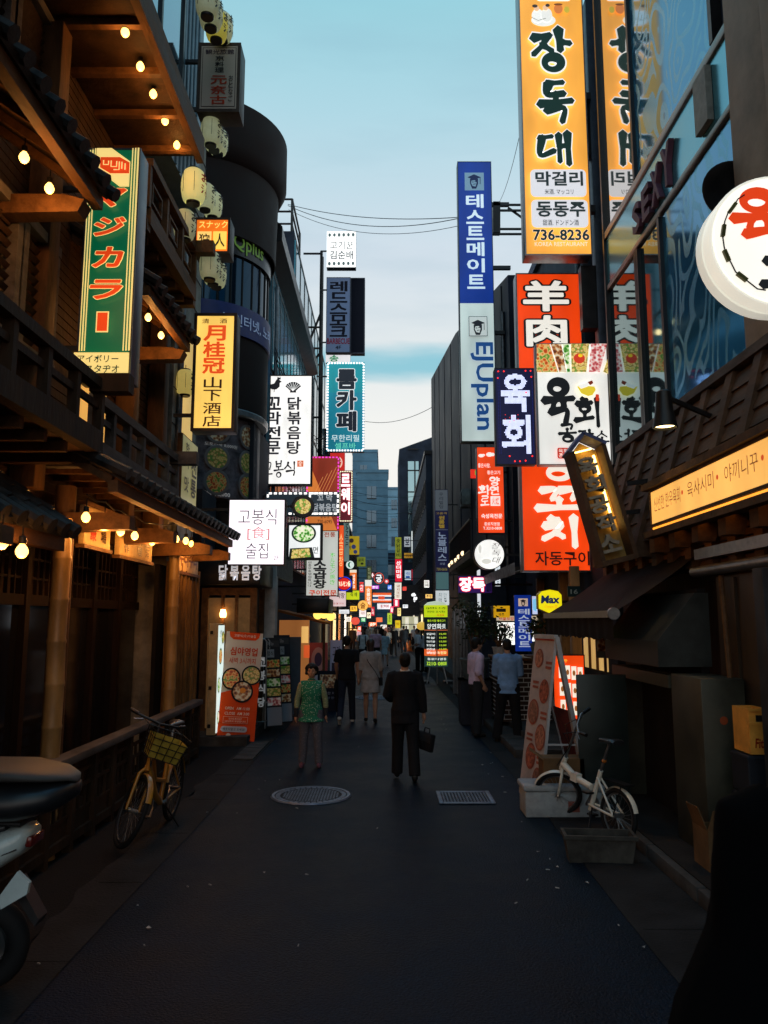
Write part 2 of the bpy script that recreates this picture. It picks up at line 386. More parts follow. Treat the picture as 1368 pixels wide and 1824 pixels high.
# ---------------------------------------------------------------- signs
METAL = lambda: mat('dark_metal', (.035, .038, .042), .45, .6, .15)
def sign_items(face, items, UV, e, y0):
    """writing and marks on a sign face; UV maps item units to local x, z"""
    lay = 0
    for it in items:
        k = it[0]; lay += 1; y = y0 - .003 * lay; mb = MB(); nm = 'lettering'; m = None; sm = None
        P = lambda u, v, dy=0: (UV(u, v)[0], y - dy, UV(u, v)[1])
        if k in 'tv':
            _, s, rc, col = it[:4]; o = it[4] if len(it) > 4 else {}
            u0, v0, u1, v1 = rc; b = o.get('b', .01); m = paint(col, .4, o.get('e', e))
            cells = [(s, rc)]
            if k == 'v':
                n = len(s); g = o.get('g', .14); hh = (v1 - v0) / n
                cells = [(c, (u0, v0 + hh * (i + g / 2), u1, v0 + hh * (i + 1 - g / 2))) for i, c in enumerate(s)]
            for c, (a, bb, cc, d) in cells:
                if c == ' ': continue
                if c == 'ー' and k == 'v':
                    a, cc = a + (cc - a) * .38, a + (cc - a) * .62
                    mb.add([P(a, bb), P(a, d), P(cc, d), P(cc, bb)], [(0, 1, 2, 3)]); continue
                vs, fs, w, h = text_mesh(c, min(b, .014), o.get('sh', 0)); xb = max(0, b - .014) * 1.0
                if k == 'v' and w < .5 * h and o.get('keep', 1): f = w / h; mid = (a + cc) / 2; hw = (cc - a) * f * .55; a, cc = mid - hw, mid + hw
                if k == 'v' and h < .5 * w: mid = (bb + d) / 2; hw = (d - bb) * h / w * .6; bb, d = mid - hw, mid + hw
                if o.get('ol'):
                    col2, wd = o['ol']; mo = MB(); q_ = (wd + xb)
                    for j in range(12):
                        gx, gy = q_ / w * (cc - a) * math.cos(j * .5236), q_ / h * (d - bb) * math.sin(j * .5236)
                        mo.add([(UV(a + gx + (cc - a) * p[0], 0)[0], y - .0001 * j, UV(0, d + gy - (d - bb) * p[1])[1]) for p in vs], fs)
                    ob = obj('letter_outline', mo, paint(col2, .4, o.get('oe', e)), face, local=True)
                for j in range(9 if xb > .002 else 1):
                    gx, gy = (xb / w * (cc - a) * math.cos(j * .7854), xb / h * (d - bb) * math.sin(j * .7854)) if j else (0, 0)
                    mb.add([P(a + gx + (cc - a) * p[0], d + gy - (d - bb) * p[1], (.0025 if o.get('ol') else 0) + .0001 * j) for p in vs], fs)
        elif k == 'rot':      # latin word turned a quarter clockwise, reading downward
            _, s, rc, col = it[:4]; o = it[4] if len(it) > 4 else {}; u0, v0, u1, v1 = rc; m = paint(col, .4, o.get('e', e))
            vs, fs, w, h = text_mesh(s, o.get('b', .01), o.get('sh', 0))
            mb.add([P(u0 + (u1 - u0) * p[1], v0 + (v1 - v0) * p[0]) for p in vs], fs)
        elif k == 'b':
            _, s, rc, col = it[:4]; o = it[4] if len(it) > 4 else {}; m = paint(col, .4, o.get('e', e))
            def put(mbx, grow, yy):
                j = 0
                for st in brush(s, o.get('w', .13), grow, rc, o.get('seed', 0)):
                    j += 1; q = yy - .0004 * j; n = len(st[1])
                    V = lambda p: (UV(p.x, p.y)[0], q, UV(p.x, p.y)[1])
                    vs = [V(p) for p in st[1]] + [V(p) for p in st[2]]
                    fs = [(i, i + 1, n + i + 1, n + i) for i in range(n - 1)] + ([(n - 1, 0, n, 2 * n - 1)] if st[0] == 'ring' else [])
                    if st[0] == 'str': vs += [V(st[3]), V(st[4])]; fs += [(0, n, 2 * n), (n - 1, 2 * n + 1, 2 * n - 1)]
                    mbx.add(vs, fs)
            if o.get('ol'):
                mo = MB(); put(mo, o['ol'][1], y); obj('letter_outline', mo, paint(o['ol'][0], .4, o.get('oe', e)), face, local=True)
                put(mb, 0, y - .006); lay += 2
            else: put(mb, 0, y); lay += 1
        elif k == 'r':
            _, (u0, v0, u1, v1), col = it[:3]; o = it[3] if len(it) > 3 else {}; nm = o.get('n', 'panel'); m = o.get('m') or paint(col, .4, o.get('e', e))
            rd = o.get('rd', 0)
            if rd:
                pts = []
                for cx, cy, a0 in ((u1 - rd, v0 + rd, -90), (u1 - rd, v1 - rd, 0), (u0 + rd, v1 - rd, 90), (u0 + rd, v0 + rd, 180)):
                    pts += [P(cx + rd * math.cos(R(a0 + t * 22.5)), cy + rd * math.sin(R(a0 + t * 22.5))) for t in range(5)]
                mb.add(pts, [tuple(range(len(pts)))])
            else: mb.add([P(u0, v0), P(u0, v1), P(u1, v1), P(u1, v0)], [(0, 1, 2, 3)])
        elif k == 'p':
            _, pts, col = it[:3]; o = it[3] if len(it) > 3 else {}; nm = o.get('n', 'emblem'); m = o.get('m') or paint(col, .4, o.get('e', e))
            mb.add([P(*p) for p in pts], [tuple(range(len(pts)))])
        elif k == 'c':
            _, (u, v), ru, rv, col = it[:5]; o = it[5] if len(it) > 5 else {}; nm = o.get('n', 'emblem'); m = o.get('m') or paint(col, .4, o.get('e', e))
            mb.add([P(u + ru * math.cos(2 * math.pi * i / 24), v + rv * math.sin(2 * math.pi * i / 24)) for i in range(24)], [tuple(range(24))])
        elif k == 'l':
            _, pts, wd, col = it[:4]; o = it[4] if len(it) > 4 else {}; nm = o.get('n', 'emblem'); m = paint(col, .4, o.get('e', e))
            pp = [Vector((*UV(*p), 0)) for p in pts]; wl = abs(UV(wd, 0)[0] - UV(0, 0)[0]) / 2; n = len(pp); vs = []
            for i in range(n):
                d = (pp[min(i + 1, n - 1)] - pp[max(i - 1, 0)]).normalized(); q = Vector((-d.y, d.x, 0)) * wl
                vs += [(pp[i].x + q.x, y, pp[i].y + q.y), (pp[i].x - q.x, y, pp[i].y - q.y)]
            mb.add(vs, [(2 * i, 2 * i + 1, 2 * i + 3, 2 * i + 2) for i in range(n - 1)])
        elif k == 'food':
            _, (u, v), ru, rv, seed = it[:5]; o = it[5] if len(it) > 5 else {}; ee = o.get('e', e); nm = 'dish_picture'
            mo = MB().add([P(u + ru * math.cos(2 * math.pi * i / 28), v + rv * math.sin(2 * math.pi * i / 28)) for i in range(28)], [tuple(range(28))])
            obj('bowl_picture', mo, paint(o.get('rim', (28, 22, 20)), .4, ee), face, local=True)
            mb.add([P(u + .84 * ru * math.cos(2 * math.pi * i / 28), v + .84 * rv * math.sin(2 * math.pi * i / 28), .002) for i in range(28)], [tuple(range(28))]); m = food(seed, ee)
        elif k == 'led':
            _, s, rc, col, step, ee = it[:6]; o = it[6] if len(it) > 6 else {}; nm = 'led_dots'; u0, v0, u1, v1 = rc; m = lamp('led_%d_%d_%d' % tuple(col), lin(col), ee)
            hh = (v1 - v0) / len(s) if o.get('vert') else v1 - v0; ww = (u1 - u0) if o.get('vert') else (u1 - u0) / len(s)
            for i, c in enumerate(s):
                a, bb = (u0, v0 + hh * i) if o.get('vert') else (u0 + ww * i, v0)
                vs, fs, _, _ = text_mesh(c, o.get('b', .02)); W_, H_ = ww * .96, hh * .94
                T = []
                for f in fs:
                    for q in range(1, len(f) - 1): T.append((vs[f[0]], vs[f[q]], vs[f[q + 1]]))
                px = a + step / 2
                while px < a + W_:
                    py = bb + step / 2
                    while py < bb + H_:
                        X, Yy = (px - a) / W_, 1 - (py - bb) / H_
                        for (p, q, r_) in T:
                            d1 = (X - q[0]) * (p[1] - q[1]) - (p[0] - q[0]) * (Yy - q[1]); d2 = (X - r_[0]) * (q[1] - r_[1]) - (q[0] - r_[0]) * (Yy - r_[1]); d3 = (X - p[0]) * (r_[1] - p[1]) - (r_[0] - p[0]) * (Yy - p[1])
                            if (d1 >= 0 and d2 >= 0 and d3 >= 0) or (d1 <= 0 and d2 <= 0 and d3 <= 0):
                                h_ = step * .42; mb.add([P(px - h_, py - h_), P(px - h_, py + h_), P(px + h_, py + h_), P(px + h_, py - h_)], [(0, 1, 2, 3)]); break
                        py += step
                    px += step
        elif k == 'dots':
            _, pts, r_, col, ee = it[:5]; nm = 'led_dots'; m = lamp('led_%d_%d_%d_%d' % (*col, ee * 10), lin(col), ee)
            for (u, v) in pts: mb.add([P(u + r_ * math.cos(a * .785), v + r_ * math.sin(a * .785)) for a in range(8)], [tuple(range(8))])
        elif k == 'border':
            _, (u0, v0, u1, v1), n, wd, col, ee = it[:6]; nm = 'light_border'; m = lamp('led_%d_%d_%d_%d' % (*col, ee * 10), lin(col), ee)
            nv = max(2, int(n * (v1 - v0) / (u1 - u0)))
            for i in range(n):
                a = u0 + (u1 - u0) * (i + .2) / n; b = u0 + (u1 - u0) * (i + .8) / n
                for v in (v0, v1): mb.add([P(a, v - wd), P(a, v + wd), P(b, v + wd), P(b, v - wd)], [(0, 1, 2, 3)])
            for i in range(nv):
                a = v0 + (v1 - v0) * (i + .2) / nv; b = v0 + (v1 - v0) * (i + .8) / nv
                for u in (u0, u1): mb.add([P(u - wd, a, .001), P(u - wd, b, .001), P(u + wd, b, .001), P(u + wd, a, .001)], [(0, 1, 2, 3)])
        if mb.v: obj(nm, mb, m, face, local=True)
def sign(name, label, W_, H_, loc, rect, items=(), face=None, e=1.0, d=.22, fw=.035, frame=None, yaw=0, group=None, cat='sign', brackets=(), shape='box', fm=None):
    """box sign: loc is the middle of its bottom edge; local -Y is the front"""
    t = thing(name, label, cat, loc, group, yaw)
    frame = frame or METAL()
    u0, v0, u1, v1 = rect
    UV = lambda u, v: ((u - (u0 + u1) / 2) / (u1 - u0) * W_, (v1 - v) / (v1 - v0) * H_)
    if shape == 'box':
        cb = MB().bev(-W_ / 2, -d / 2, 0, W_ / 2, d / 2, H_, min(.012, d / 5, W_ / 8)); obj('cabinet', cb, frame, t, 35, True)
        if fw > 0:
            fb = MB()
            for (a, b, c, g) in ((-W_ / 2, 0, W_ / 2, fw), (-W_ / 2, H_ - fw, W_ / 2, H_), (-W_ / 2, fw, -W_ / 2 + fw, H_ - fw), (W_ / 2 - fw, fw, W_ / 2, H_ - fw)):
                fb.box(a, -d / 2 - .015, b, c, -d / 2 + .002, g)
            obj('frame', fb, frame, t, None, True)
        q = fw
        fc = MB().add([(-W_ / 2 + q, -d / 2 - .004, q), (W_ / 2 - q, -d / 2 - .004, q), (W_ / 2 - q, -d / 2 - .004, H_ - q), (-W_ / 2 + q, -d / 2 - .004, H_ - q)], [(0, 1, 2, 3)])
    elif shape == 'round':
        r_ = W_ / 2
        cb = MB().lathe([(0, d / 2), (r_ * .97, d / 2), (r_, d / 2 - .015), (r_, -d / 2 + .015), (r_ * .98, -d / 2), (r_ * .93, -d / 2 - .002)], (0, 0, H_ / 2), 48, 'Y'); obj('cabinet', cb, frame, t, 40, True)
        fc = MB().disc((0, -d / 2 - .004, H_ / 2), r_ * .95, 'Y', 48)
    f = obj('face', fc, fm or backlit(face or (245, 243, 240), e), t, None, True)
    sign_items(f, items, UV, e, -d / 2 - .006)
    if brackets:
        for p0, p1, w_ in brackets: obj('bracket', MB().beam(p0, p1, w_, w_), METAL(), t)
    return t
def psign(name, label, rect, Y, items=(), arm=None, arms=2, arm_w=.05, **k):
    """sign facing down the street whose outline in the photo is rect, standing at depth Y"""
    u0, v0, u1, v1 = rect; um = (u0 + u1) / 2; vm = (v0 + v1) / 2
    a, b = PY(u0, vm, Y), PY(u1, vm, Y); lo, hi = PY(um, v1, Y), PY(um, v0, Y)
    d = k.get('d', .22); loc = ((a.x + b.x) / 2, Y + d / 2, lo.z); br = []
    if arm is not None:
        H_ = hi.z - lo.z; x = b.x if arm > b.x else a.x
        for i in range(arms):
            z = lo.z + H_ * (.5 if arms == 1 else .15 + .7 * i / (arms - 1)); br.append(((x, Y + d / 2, z), (arm, Y + d / 2, z), arm_w))
    return sign(name, label, b.x - a.x, hi.z - lo.z, loc, rect, items, brackets=br, **k)
# ---------------------------------------------------------------- common materials
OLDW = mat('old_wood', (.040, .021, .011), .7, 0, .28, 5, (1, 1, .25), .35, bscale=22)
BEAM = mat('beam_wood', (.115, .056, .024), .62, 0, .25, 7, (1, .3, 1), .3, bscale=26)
POSTW = mat('post_wood', (.095, .048, .021), .62, 0, .25, 7, (1, 1, .25), .3, bscale=26)
GREYW = mat('grey_wood', (.095, .085, .080), .75, 0, .25, 6, (1, .3, 1), .3, bscale=30)
BAMBOO = mat('bamboo', (.27, .165, .060), .45, 0, .2, 4, (1, 1, .4), .1)
TILE = mat('roof_tile', (.028, .025, .024), .5, 0, .3, 9, bump=.3)
DARKIN = mat('dark_interior', (.012, .010, .010), .8, 0, .2, 3)
DGLASS = mat('dark_glass', (.012, .012, .016), .08, 0, 0, 3, spec=.7)
BLACKM = mat('black_metal', (.018, .018, .02), .4, .5, .15)
STEEL = mat('steel', (.28, .29, .30), .35, .9, .12, 12)
GALV = mat('galvanised_steel', (.16, .18, .20), .45, .7, .2, 8)
CONC = mat('concrete', (.055, .052, .050), .85, 0, .22, 3.5, bump=.25, bscale=40)
PLASTER = mat('dark_plaster', (.026, .030, .042), .85, 0, .2, 1.2, bump=.15, bscale=20)
def lampmat(k, c, e): return lamp(k, c, e)

# ---------------------------------------------------------------- ground
def asphalt():
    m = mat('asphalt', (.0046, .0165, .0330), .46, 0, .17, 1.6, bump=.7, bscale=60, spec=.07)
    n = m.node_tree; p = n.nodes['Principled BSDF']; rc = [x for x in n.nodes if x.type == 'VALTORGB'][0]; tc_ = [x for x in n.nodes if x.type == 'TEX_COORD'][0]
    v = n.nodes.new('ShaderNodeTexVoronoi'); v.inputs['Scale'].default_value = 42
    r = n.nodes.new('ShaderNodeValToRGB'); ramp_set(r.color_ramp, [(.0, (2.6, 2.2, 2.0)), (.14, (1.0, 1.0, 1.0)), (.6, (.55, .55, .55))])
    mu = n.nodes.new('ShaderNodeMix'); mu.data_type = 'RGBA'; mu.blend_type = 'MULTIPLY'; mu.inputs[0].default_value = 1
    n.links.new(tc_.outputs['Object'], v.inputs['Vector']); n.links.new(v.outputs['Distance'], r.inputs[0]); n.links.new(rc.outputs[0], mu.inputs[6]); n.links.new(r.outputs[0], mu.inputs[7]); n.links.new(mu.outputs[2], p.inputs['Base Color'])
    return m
g = MB().add([(-400, -60, -.03), (400, -60, -.03), (400, 900, -.03), (-400, 900, -.03)], [(0, 1, 2, 3)])
struct('ground', g, PLASTER)
# the lane narrows very slightly and is a strip fine enough to carry small dips
def strip(name, xs, y0, y1, z, m, n=60, amp=0.0):
    b = MB(); vs = []; k = len(xs)
    for i in range(n + 1):
        y = y0 + (y1 - y0) * (i / n) ** 1.7
        for x in xs:
            xx = x(y) if callable(x) else x
            vs.append((xx, y, z + amp * noise.noise(Vector((xx * .7, y * .35, 3)))))
    fs = [(i * k + j, i * k + j + 1, (i + 1) * k + j + 1, (i + 1) * k + j) for i in range(n) for j in range(k - 1)]
    return struct(name, b.add(vs, fs), m, 60)
LE = lambda y: -1.93 + .02 * math.sin(y * .9)
RE = lambda y: 1.74 + .025 * math.sin(y * .7 + 1)
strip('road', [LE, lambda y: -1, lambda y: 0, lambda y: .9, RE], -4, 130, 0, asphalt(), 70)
gut = mat('worn_concrete', (.017, .017, .018), .85, 0, .3, 2.2, bump=.4, bscale=50)
rg = lambda y: -2.36 + .10 * noise.noise(Vector((y * 2.1, 0, 1))) + .05 * noise.noise(Vector((y * 6, 3, 1)))
strip('gutter', [rg, lambda y: -2.1, LE], -4, 13.2, .006, gut, 120)
strip('gutter', [lambda y: -2.55, lambda y: -2.2, LE], 13.2, 60, .006, gut, 40)
strip('gutter', [RE, lambda y: 2.1, lambda y: 2.41], -4, 60, .006, gut, 60)
strip('pavement', [lambda y: -4.2, lambda y: -2.9, lambda y: -2.34 + .08 * noise.noise(Vector((y * 1.7, 5, 1)))], -4, 60, .003, mat('patched_asphalt', (.007, .0075, .009), .85, 0, .25, 2, bump=.5, bscale=70), 60)
b = MB().box(2.42, -4, 0, 5.2, 11.6, .12); struct('pavement', b, mat('pavement_slab', (.018, .015, .014), .85, 0, .25, 3, bump=.3, bscale=40))
b = MB()
for i in range(14): b.bev(2.34, -3.98 + i * 1.12, 0, 2.418, -2.88 + i * 1.12, .118, .012)
struct('kerb', b, CONC, 30)
b = MB()
for i in range(10): b.bev(2.02, 12.2 + i * 1.2, 0, 2.36, 13.38 + i * 1.2, .13, .012)
struct('kerb', b, CONC, 30)
b = MB().box(2.362, 11.62, 0, 5, 60, .22); struct('pavement', b, CONC)
b = MB().box(-4.2, 13.3, 0, -2.3, 18.2, .16); struct('pavement', b, CONC)
b = MB()
for k in range(5): b.box(-2.28, 12.0 + k * .35, .004, -1.98, 12.32 + k * .35, .03)
struct('kerb', b, CONC)

# drain covers
def cover_mat():
    m = mat('cast_iron', (.13, .17, .23), .5, .5, .2, 8)
    return m
def round_cover(c, r, label):
    t = thing('manhole_cover', label, 'manhole', (c.x, c.y, .004), 'manhole covers in the lane')
    obj('rim', MB().lathe([(r * .93, .002), (r * .93, .016), (r, .018), (r * 1.03, .001)], (0, 0, 0), 48), cover_mat(), t, 40, True)
    b = MB()
    q = r * .075
    n = int(r / q)
    for i in range(-n, n + 1):
        for j in range(-n, n + 1):
            x, y = i * q, j * q
            if math.hypot(x, y) < r * .72: 
                if (i + j) % 2: b.box(x - q * .42, y - q * .2, .0062, x + q * .42, y + q * .2, .013)
                else: b.box(x - q * .2, y - q * .42, .0062, x + q * .2, y + q * .42, .013)
    for k in range(36):
        a = k * math.pi / 18; ca, sa = math.cos(a), math.sin(a)
        st = len(b.v); b.box(r * .79, -.025, .0062, r * .90, .025, .013); b.xf(Matrix.Rotation(a, 4, 'Z'), st)
    ld = obj('lid', MB().disc((0, 0, .006), r * .93, 'Z', 48), mat('dark_iron', (.020, .024, .030), .8, 0, .2, 9), t, None, True)  # plate darker than the studs on it
    obj('studs', b, cover_mat(), ld, None, True)
    return t
round_cover(PG(554, 1418), .47, 'round cast iron manhole cover in the lane nearest the camera')
p = PG(664, 1243); round_cover(p, .5, 'far pale round manhole cover behind the woman in the grey dress')
p = PG(828, 1422); t = thing('drain_cover', 'square cast iron drain cover with a studded lid in the lane', 'manhole', (p.x, p.y, .004)); t.scale = (.87, .87, 1)
b = MB()
for s in (-1, 1): b.bev(s * .345 - .03, -.36, 0, s * .345 + .03, .36, .018, .006); b.bev(-.314, s * .335 - .028, 0, .314, s * .335 + .028, .017, .006)
obj('rim', b, cover_mat(), t, 40, True)
b = MB()
for i in range(14):
    for j in range(14):
        x, y = -.29 + i * .0446, -.285 + j * .0438
        b.box(x - .016, y - .008, .0072, x + .016, y + .008, .014) if (i + j) % 2 else b.box(x - .008, y - .016, .0072, x + .008, y + .016, .014)
ld = obj('lid', MB().box(-.312, -.305, 0, .312, .305, .007), mat('dark_iron', (.020, .024, .030), .8, 0, .2, 9), t, None, True)
obj('studs', b, cover_mat(), ld, None, True)
# litter: cigarette ends and torn paper
LITM = mat('litter_paper', (.40, .39, .37), .8, var=.1)
lit = []
for k in range(58):
    x = rnd.choice([rnd.uniform(-2.3, -.4), rnd.uniform(-1.8, 1.7), rnd.uniform(.9, 1.9)]); y = rnd.uniform(4.6, 17)
    lit.append((x, y))
LB = []
for k, (x, y) in enumerate(lit):
    b = MB()
    if k % 3: s = rnd.uniform(.010, .020); b.box(-s, -.003, 0, s, .003, .006)
    else:
        s = rnd.uniform(.008, .020); b.add([(-s, -s * .6, .002), (s, -s * .5, .008), (s * .8, s * .7, .003), (-s * .7, s * .5, .012)], [(0, 1, 2, 3)])
    b.xf(Matrix.Translation((x, y, .009)) @ Matrix.Rotation(rnd.uniform(0, 6), 4, 'Z')); LB.append(b)
b = MB()
for q in LB: b.add(q.v, q.f)
o = obj('litter', b, LITM); tag(o, 'cigarette ends and paper scraps scattered over the dark asphalt', 'litter', None, 'stuff')

# ---------------------------------------------------------------- the wooden restaurant on the left
t = WR = thing('wooden_restaurant', 'dark timber restaurant with tiled eaves and balconies along the left side', 'building', (-3.4, 7, 0))
b = MB().box(-7, 1, 3.2, -3.45, 11.6, 9.6)
for i in range(64): z = 3.3 + i * .1; b.box(-3.452, 1.2, z, -3.437, 11.55, z + .085)
b.box(-7, 1, 0, -3.75, 11.6, 3.2)
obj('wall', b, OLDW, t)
# ground floor: glazed sliding doors with lattice transoms, set back under the eaves
b = MB(); gl = MB()
for i in range(8):
    y = 4.2 + i * .92
    b.box(-3.74, y - .05, 0, -3.62, y + .05, 3.1)
    b.box(-3.72, y + .05, .0, -3.66, y + .87, .55)
    b.box(-3.73, y + .05, 2.25, -3.64, y + .87, 2.36)
    for k in range(6): b.box(-3.71, y + .14 + k * .14, 2.36, -3.67, y + .165 + k * .14, 3.0)
    for k in range(2): b.box(-3.705, y + .05, 2.52 + k * .2, -3.675, y + .87, 2.545 + k * .2)
    gl.box(-3.7, y + .05, .55, -3.69, y + .87, 2.25)
obj('door_frames', b, mat('shaded_door_wood', (.016, .008, .005), .7, 0, .28, 5, (1, 1, .25), .35), t)  # old wood darkened in its colour for the shade under the eaves
obj('door_glass', gl, DGLASS, t)
b = MB().box(-3.58, 4.6, .0, -3.5, 7.0, 3.0)
for i in range(24): b.box(-3.5, 4.6, .1 + i * .12, -3.47, 6.62, .2 + i * .12)
obj('slat_screen', b, mat('shaded_door_wood', (.016, .008, .005)), t)
# posts
def bamboo_post(x, y, z0, z1, r):
    mb = MB(); n = max(2, int((z1 - z0) / .38)); pts, rs = [], []
    for i in range(n + 1):
        z = z0 + (z1 - z0) * i / n
        for dz, k in ((-.03, 1), (-.008, 1.07), (.008, 1.07), (.03, 1)):
            if z0 <= z + dz <= z1: pts.append((x + .004 * math.sin(i * 2.1), y, z + dz)); rs.append(r * k * (1 - .08 * i / n))
    return mb.tube(pts, rs, 12)
for y in (3.6, 7.15, 11.0): obj('post', bamboo_post(-3.0, y, 0, 3.05, .085), BAMBOO, t, 50)
for y in (3.9, 7.45): obj('post', MB().lathe([(.10, 0), (.095, 3.4)], (-3.12, y, 0), 14), POSTW, t, 50)
for y in (7.0, 9.6, 10.9): obj('pillar', MB().bev(-3.42, y - .11, 3.3, -3.18, y + .11, 8.0, .012), POSTW, t, 30)
for y, z in ((7.35, 2.93), (8.9, 2.96), (10.8, 2.98), (12.1, 3.0), (4.9, 2.55)):
    obj('bracket_beam', MB().prism([(-3.6, y, z), (-2.45, y, z + .04), (-2.45, y, z + .16), (-2.6, y, z + .2), (-3.6, y, z + .2)], (0, .16, 0)), BEAM, t)
for y, z in ((6.15, 5.54), (9.5, 5.40)):
    obj('bracket_beam', MB().prism([(-3.6, y, z), (-2.62, y, z + .02), (-2.57, y, z + .13), (-2.75, y, z + .18), (-3.6, y, z + .18)], (0, .17, 0)), BEAM, t)
# tiled eaves
def eave(x0, z0, x1, z1, y0, y1):
    """from the wall (x0,z0) down to the gutter line (x1,z1)"""
    mb = MB(); sl = Vector((x1 - x0, 0, z1 - z0)); ln = sl.length; d = sl / ln; nrm = Vector((-d.z, 0, d.x)); nrm = nrm if nrm.z > 0 else -nrm
    A = Vector((x0, 0, z0))
    n = max(2, round((y1 - y0) / .24)); st = (y1 - y0) / n
    mb.prism([A + Vector((0, y0, 0)), A + sl + Vector((0, y0, 0)), A + sl - nrm * .05 + Vector((0, y0, 0)), A - nrm * .05 + Vector((0, y0, 0))], (0, y1 - y0, 0))
    for i in range(n + 1):
        y = y0 + st * i; m = 4
        for j in range(m):
            a, c = j / m, (j + 1.12) / m; jit = rnd.uniform(-.012, .012)
            p0 = A + sl * a + Vector((0, y + jit, 0)) + nrm * .012; p1 = A + sl * min(c, 1.06) + Vector((0, y + jit, 0)) + nrm * .03
            mb.tube([p0, p1], .062, 8)
    rf = obj('roof', mb, TILE, WR, 35)
    bo = MB()
    bo.beam(A + sl * .97 - nrm * .13 + Vector((0, y0, 0)), A + sl * .97 - nrm * .13 + Vector((0, y1, 0)), .09, .11)
    k = int((y1 - y0) / .42)
    for i in range(k + 1):
        y = y0 + .05 + (y1 - y0 - .1) * i / k
        bo.beam(A - nrm * .09 + Vector((0, y, 0)), A + sl * .93 - nrm * .09 + Vector((0, y, 0)), .06, .07, nrm)
    obj('rafters', bo, BEAM, rf)
eave(-3.45, 3.42, -2.55, 2.80, 1.2, 6.25)
eave(-3.45, 3.98, -2.32, 3.38, 6.75, 12.0)
eave(-3.45, 6.55, -2.42, 5.82, 1.6, 6.35)
eave(-3.45, 6.40, -2.5, 5.74, 7.95, 9.75)
# top overhang with its orange fascia
o = obj('soffit', MB().box(-3.46, 3.2, 8.1, -2.45, 9.3, 8.2), OLDW, t)
b = MB()
b.box(-2.45, 3.2, 8.02, -2.36, 9.34, 8.36)
for i in range(9): b.beam((-3.45, 3.5 + i * .7, 8.06), (-2.45, 3.5 + i * .7, 8.06), .07, .08)
obj('fascia', b, BEAM, o)
# upper storey clad in blue metal sheet with strip windows
b = MB().box(-7, 2.2, 8.37, -2.9, 11.2, 14.5)
for i in range(44): b.tube([(-2.895, 2.3 + i * .2, 8.37), (-2.895, 2.3 + i * .2, 14.5)], .022, 6)
obj('cladding', b, mat('blue_sheet', (.10, .16, .20), .45, .5, .15, 4), t)
for k in range(3):
    w = obj('window', MB().box(-2.88, 3.0 + k * 2.4, 9.4, -2.84, 5.0 + k * 2.4, 10.9), mat('sky_glass', (.22, .34, .42), .06, .9, 0), t)
    f = MB()
    for yy in (3.0, 4.0, 5.0): f.box(-2.86, yy + k * 2.4 - .03, 9.36, -2.81, yy + k * 2.4 + .03, 10.94)
    for zz in (9.36, 10.9): f.box(-2.86, 3 + k * 2.4, zz, -2.812, 5 + k * 2.4, zz + .05)
    obj('window_frame', f, BLACKM, w)
# louvred windows and plaster band of the upper storey
b = MB().box(-3.46, 1.4, 6.56, -3.36, 6.5, 6.86); obj('plaster_band', b, mat('cream_plaster', (.42, .33, .22), .85, 0, .2, 4, bump=.2), t)
def louvre(y0, y1, z0, z1, x=-3.40, n=10):
    f = MB()
    for yy in (y0, y1): f.box(x - .04, yy - .06, z0, x + .09, yy + .06, z1)
    for zz in (z0, z1): f.box(x - .04, y0 - .06, zz - .05, x + .10, y1 + .06, zz + .05)
    w = obj('shutter', f, GREYW, WR); s = MB()
    for i in range(n):
        z = z0 + (z1 - z0) * (i + .5) / n; s.beam((x + .02, y0 + .06, z), (x + .02, y1 - .06, z), .012, (z1 - z0) / n * .55, (.6, 0, .8))
    obj('louvre_slats', s, OLDW, w)
for k in range(7): louvre(1.6 + k * .78, 2.3 + k * .78, 6.95, 8.0)
for k in range(3): louvre(5.0 + k * .75, 5.65 + k * .75, 4.5, 5.7, -3.3, 12)
# balconies
def balcony(x, y0, y1, z0, z1, m, bays, style=0):
    f = MB(); f.box(x - .05, y0, z1 - .09, x + .06, y1, z1); f.box(x - .05, y0, z0, x + .06, y1, z0 + .2)
    for i in range(bays + 1):
        y = y0 + (y1 - y0) * i / bays; f.box(x - .04, y - .035, z0 + .201, x + .045, y + .035, z1 - .091)
    f.box(x - .055, y1 - .1, z1 - .12, x + .3, y1 + .05, z1 + .05)
    f.box(-3.45, y0 - .06, z0 - .08, x + .04, y0 + .06, z0 + .05); f.box(-3.45, y1 - .06, z0 - .08, x + .04, y1 + .06, z0 + .05)
    w = obj('balcony', f, m, WR); s = MB()
    for i in range(bays):
        a = y0 + (y1 - y0) * i / bays + .036; c = y0 + (y1 - y0) * (i + 1) / bays - .036
        if style == 0: zz = z0 + .2 + (z1 - z0 - .29) * .55; s.box(x - .015, a, zz, x + .02, c, zz + .06)
        else:
            zb, zt = z0 + .2, z1 - .09; mid = (a + c) / 2; dz = (zt - zb) * .28
            s.box(x - .015, a + .12, zb + dz, x + .02, c - .12, zb + dz + .03); s.box(x - .015, a + .12, zt - dz, x + .02, c - .12, zt - dz + .03)
            s.box(x - .014, a + .12, zb + dz + .03, x + .019, a + .15, zt - dz); s.box(x - .014, c - .15, zb + dz + .03, x + .019, c - .12, zt - dz)
    obj('balcony_lattice', s, m, w)
    fl = MB().box(-3.44, y0 + .07, z0 + .01, x - .06, y1 - .07, z0 + .06)
    for i in range(int((y1 - y0) / .4)): fl.beam((-3.44, y0 + .3 + i * .4, z0 - .04), (x - .06, y0 + .3 + i * .4, z0 - .04), .06, .09)
    obj('balcony_floor', fl, BEAM, w)
balcony(-2.6, 4.0, 6.8, 3.58, 4.26, OLDW, 5)
balcony(-2.8, 7.2, 10.15, 3.62, 4.28, GREYW, 6)
balcony(-2.68, 8.1, 10.2, 6.5, 7.3, BEAM, 3, 1)
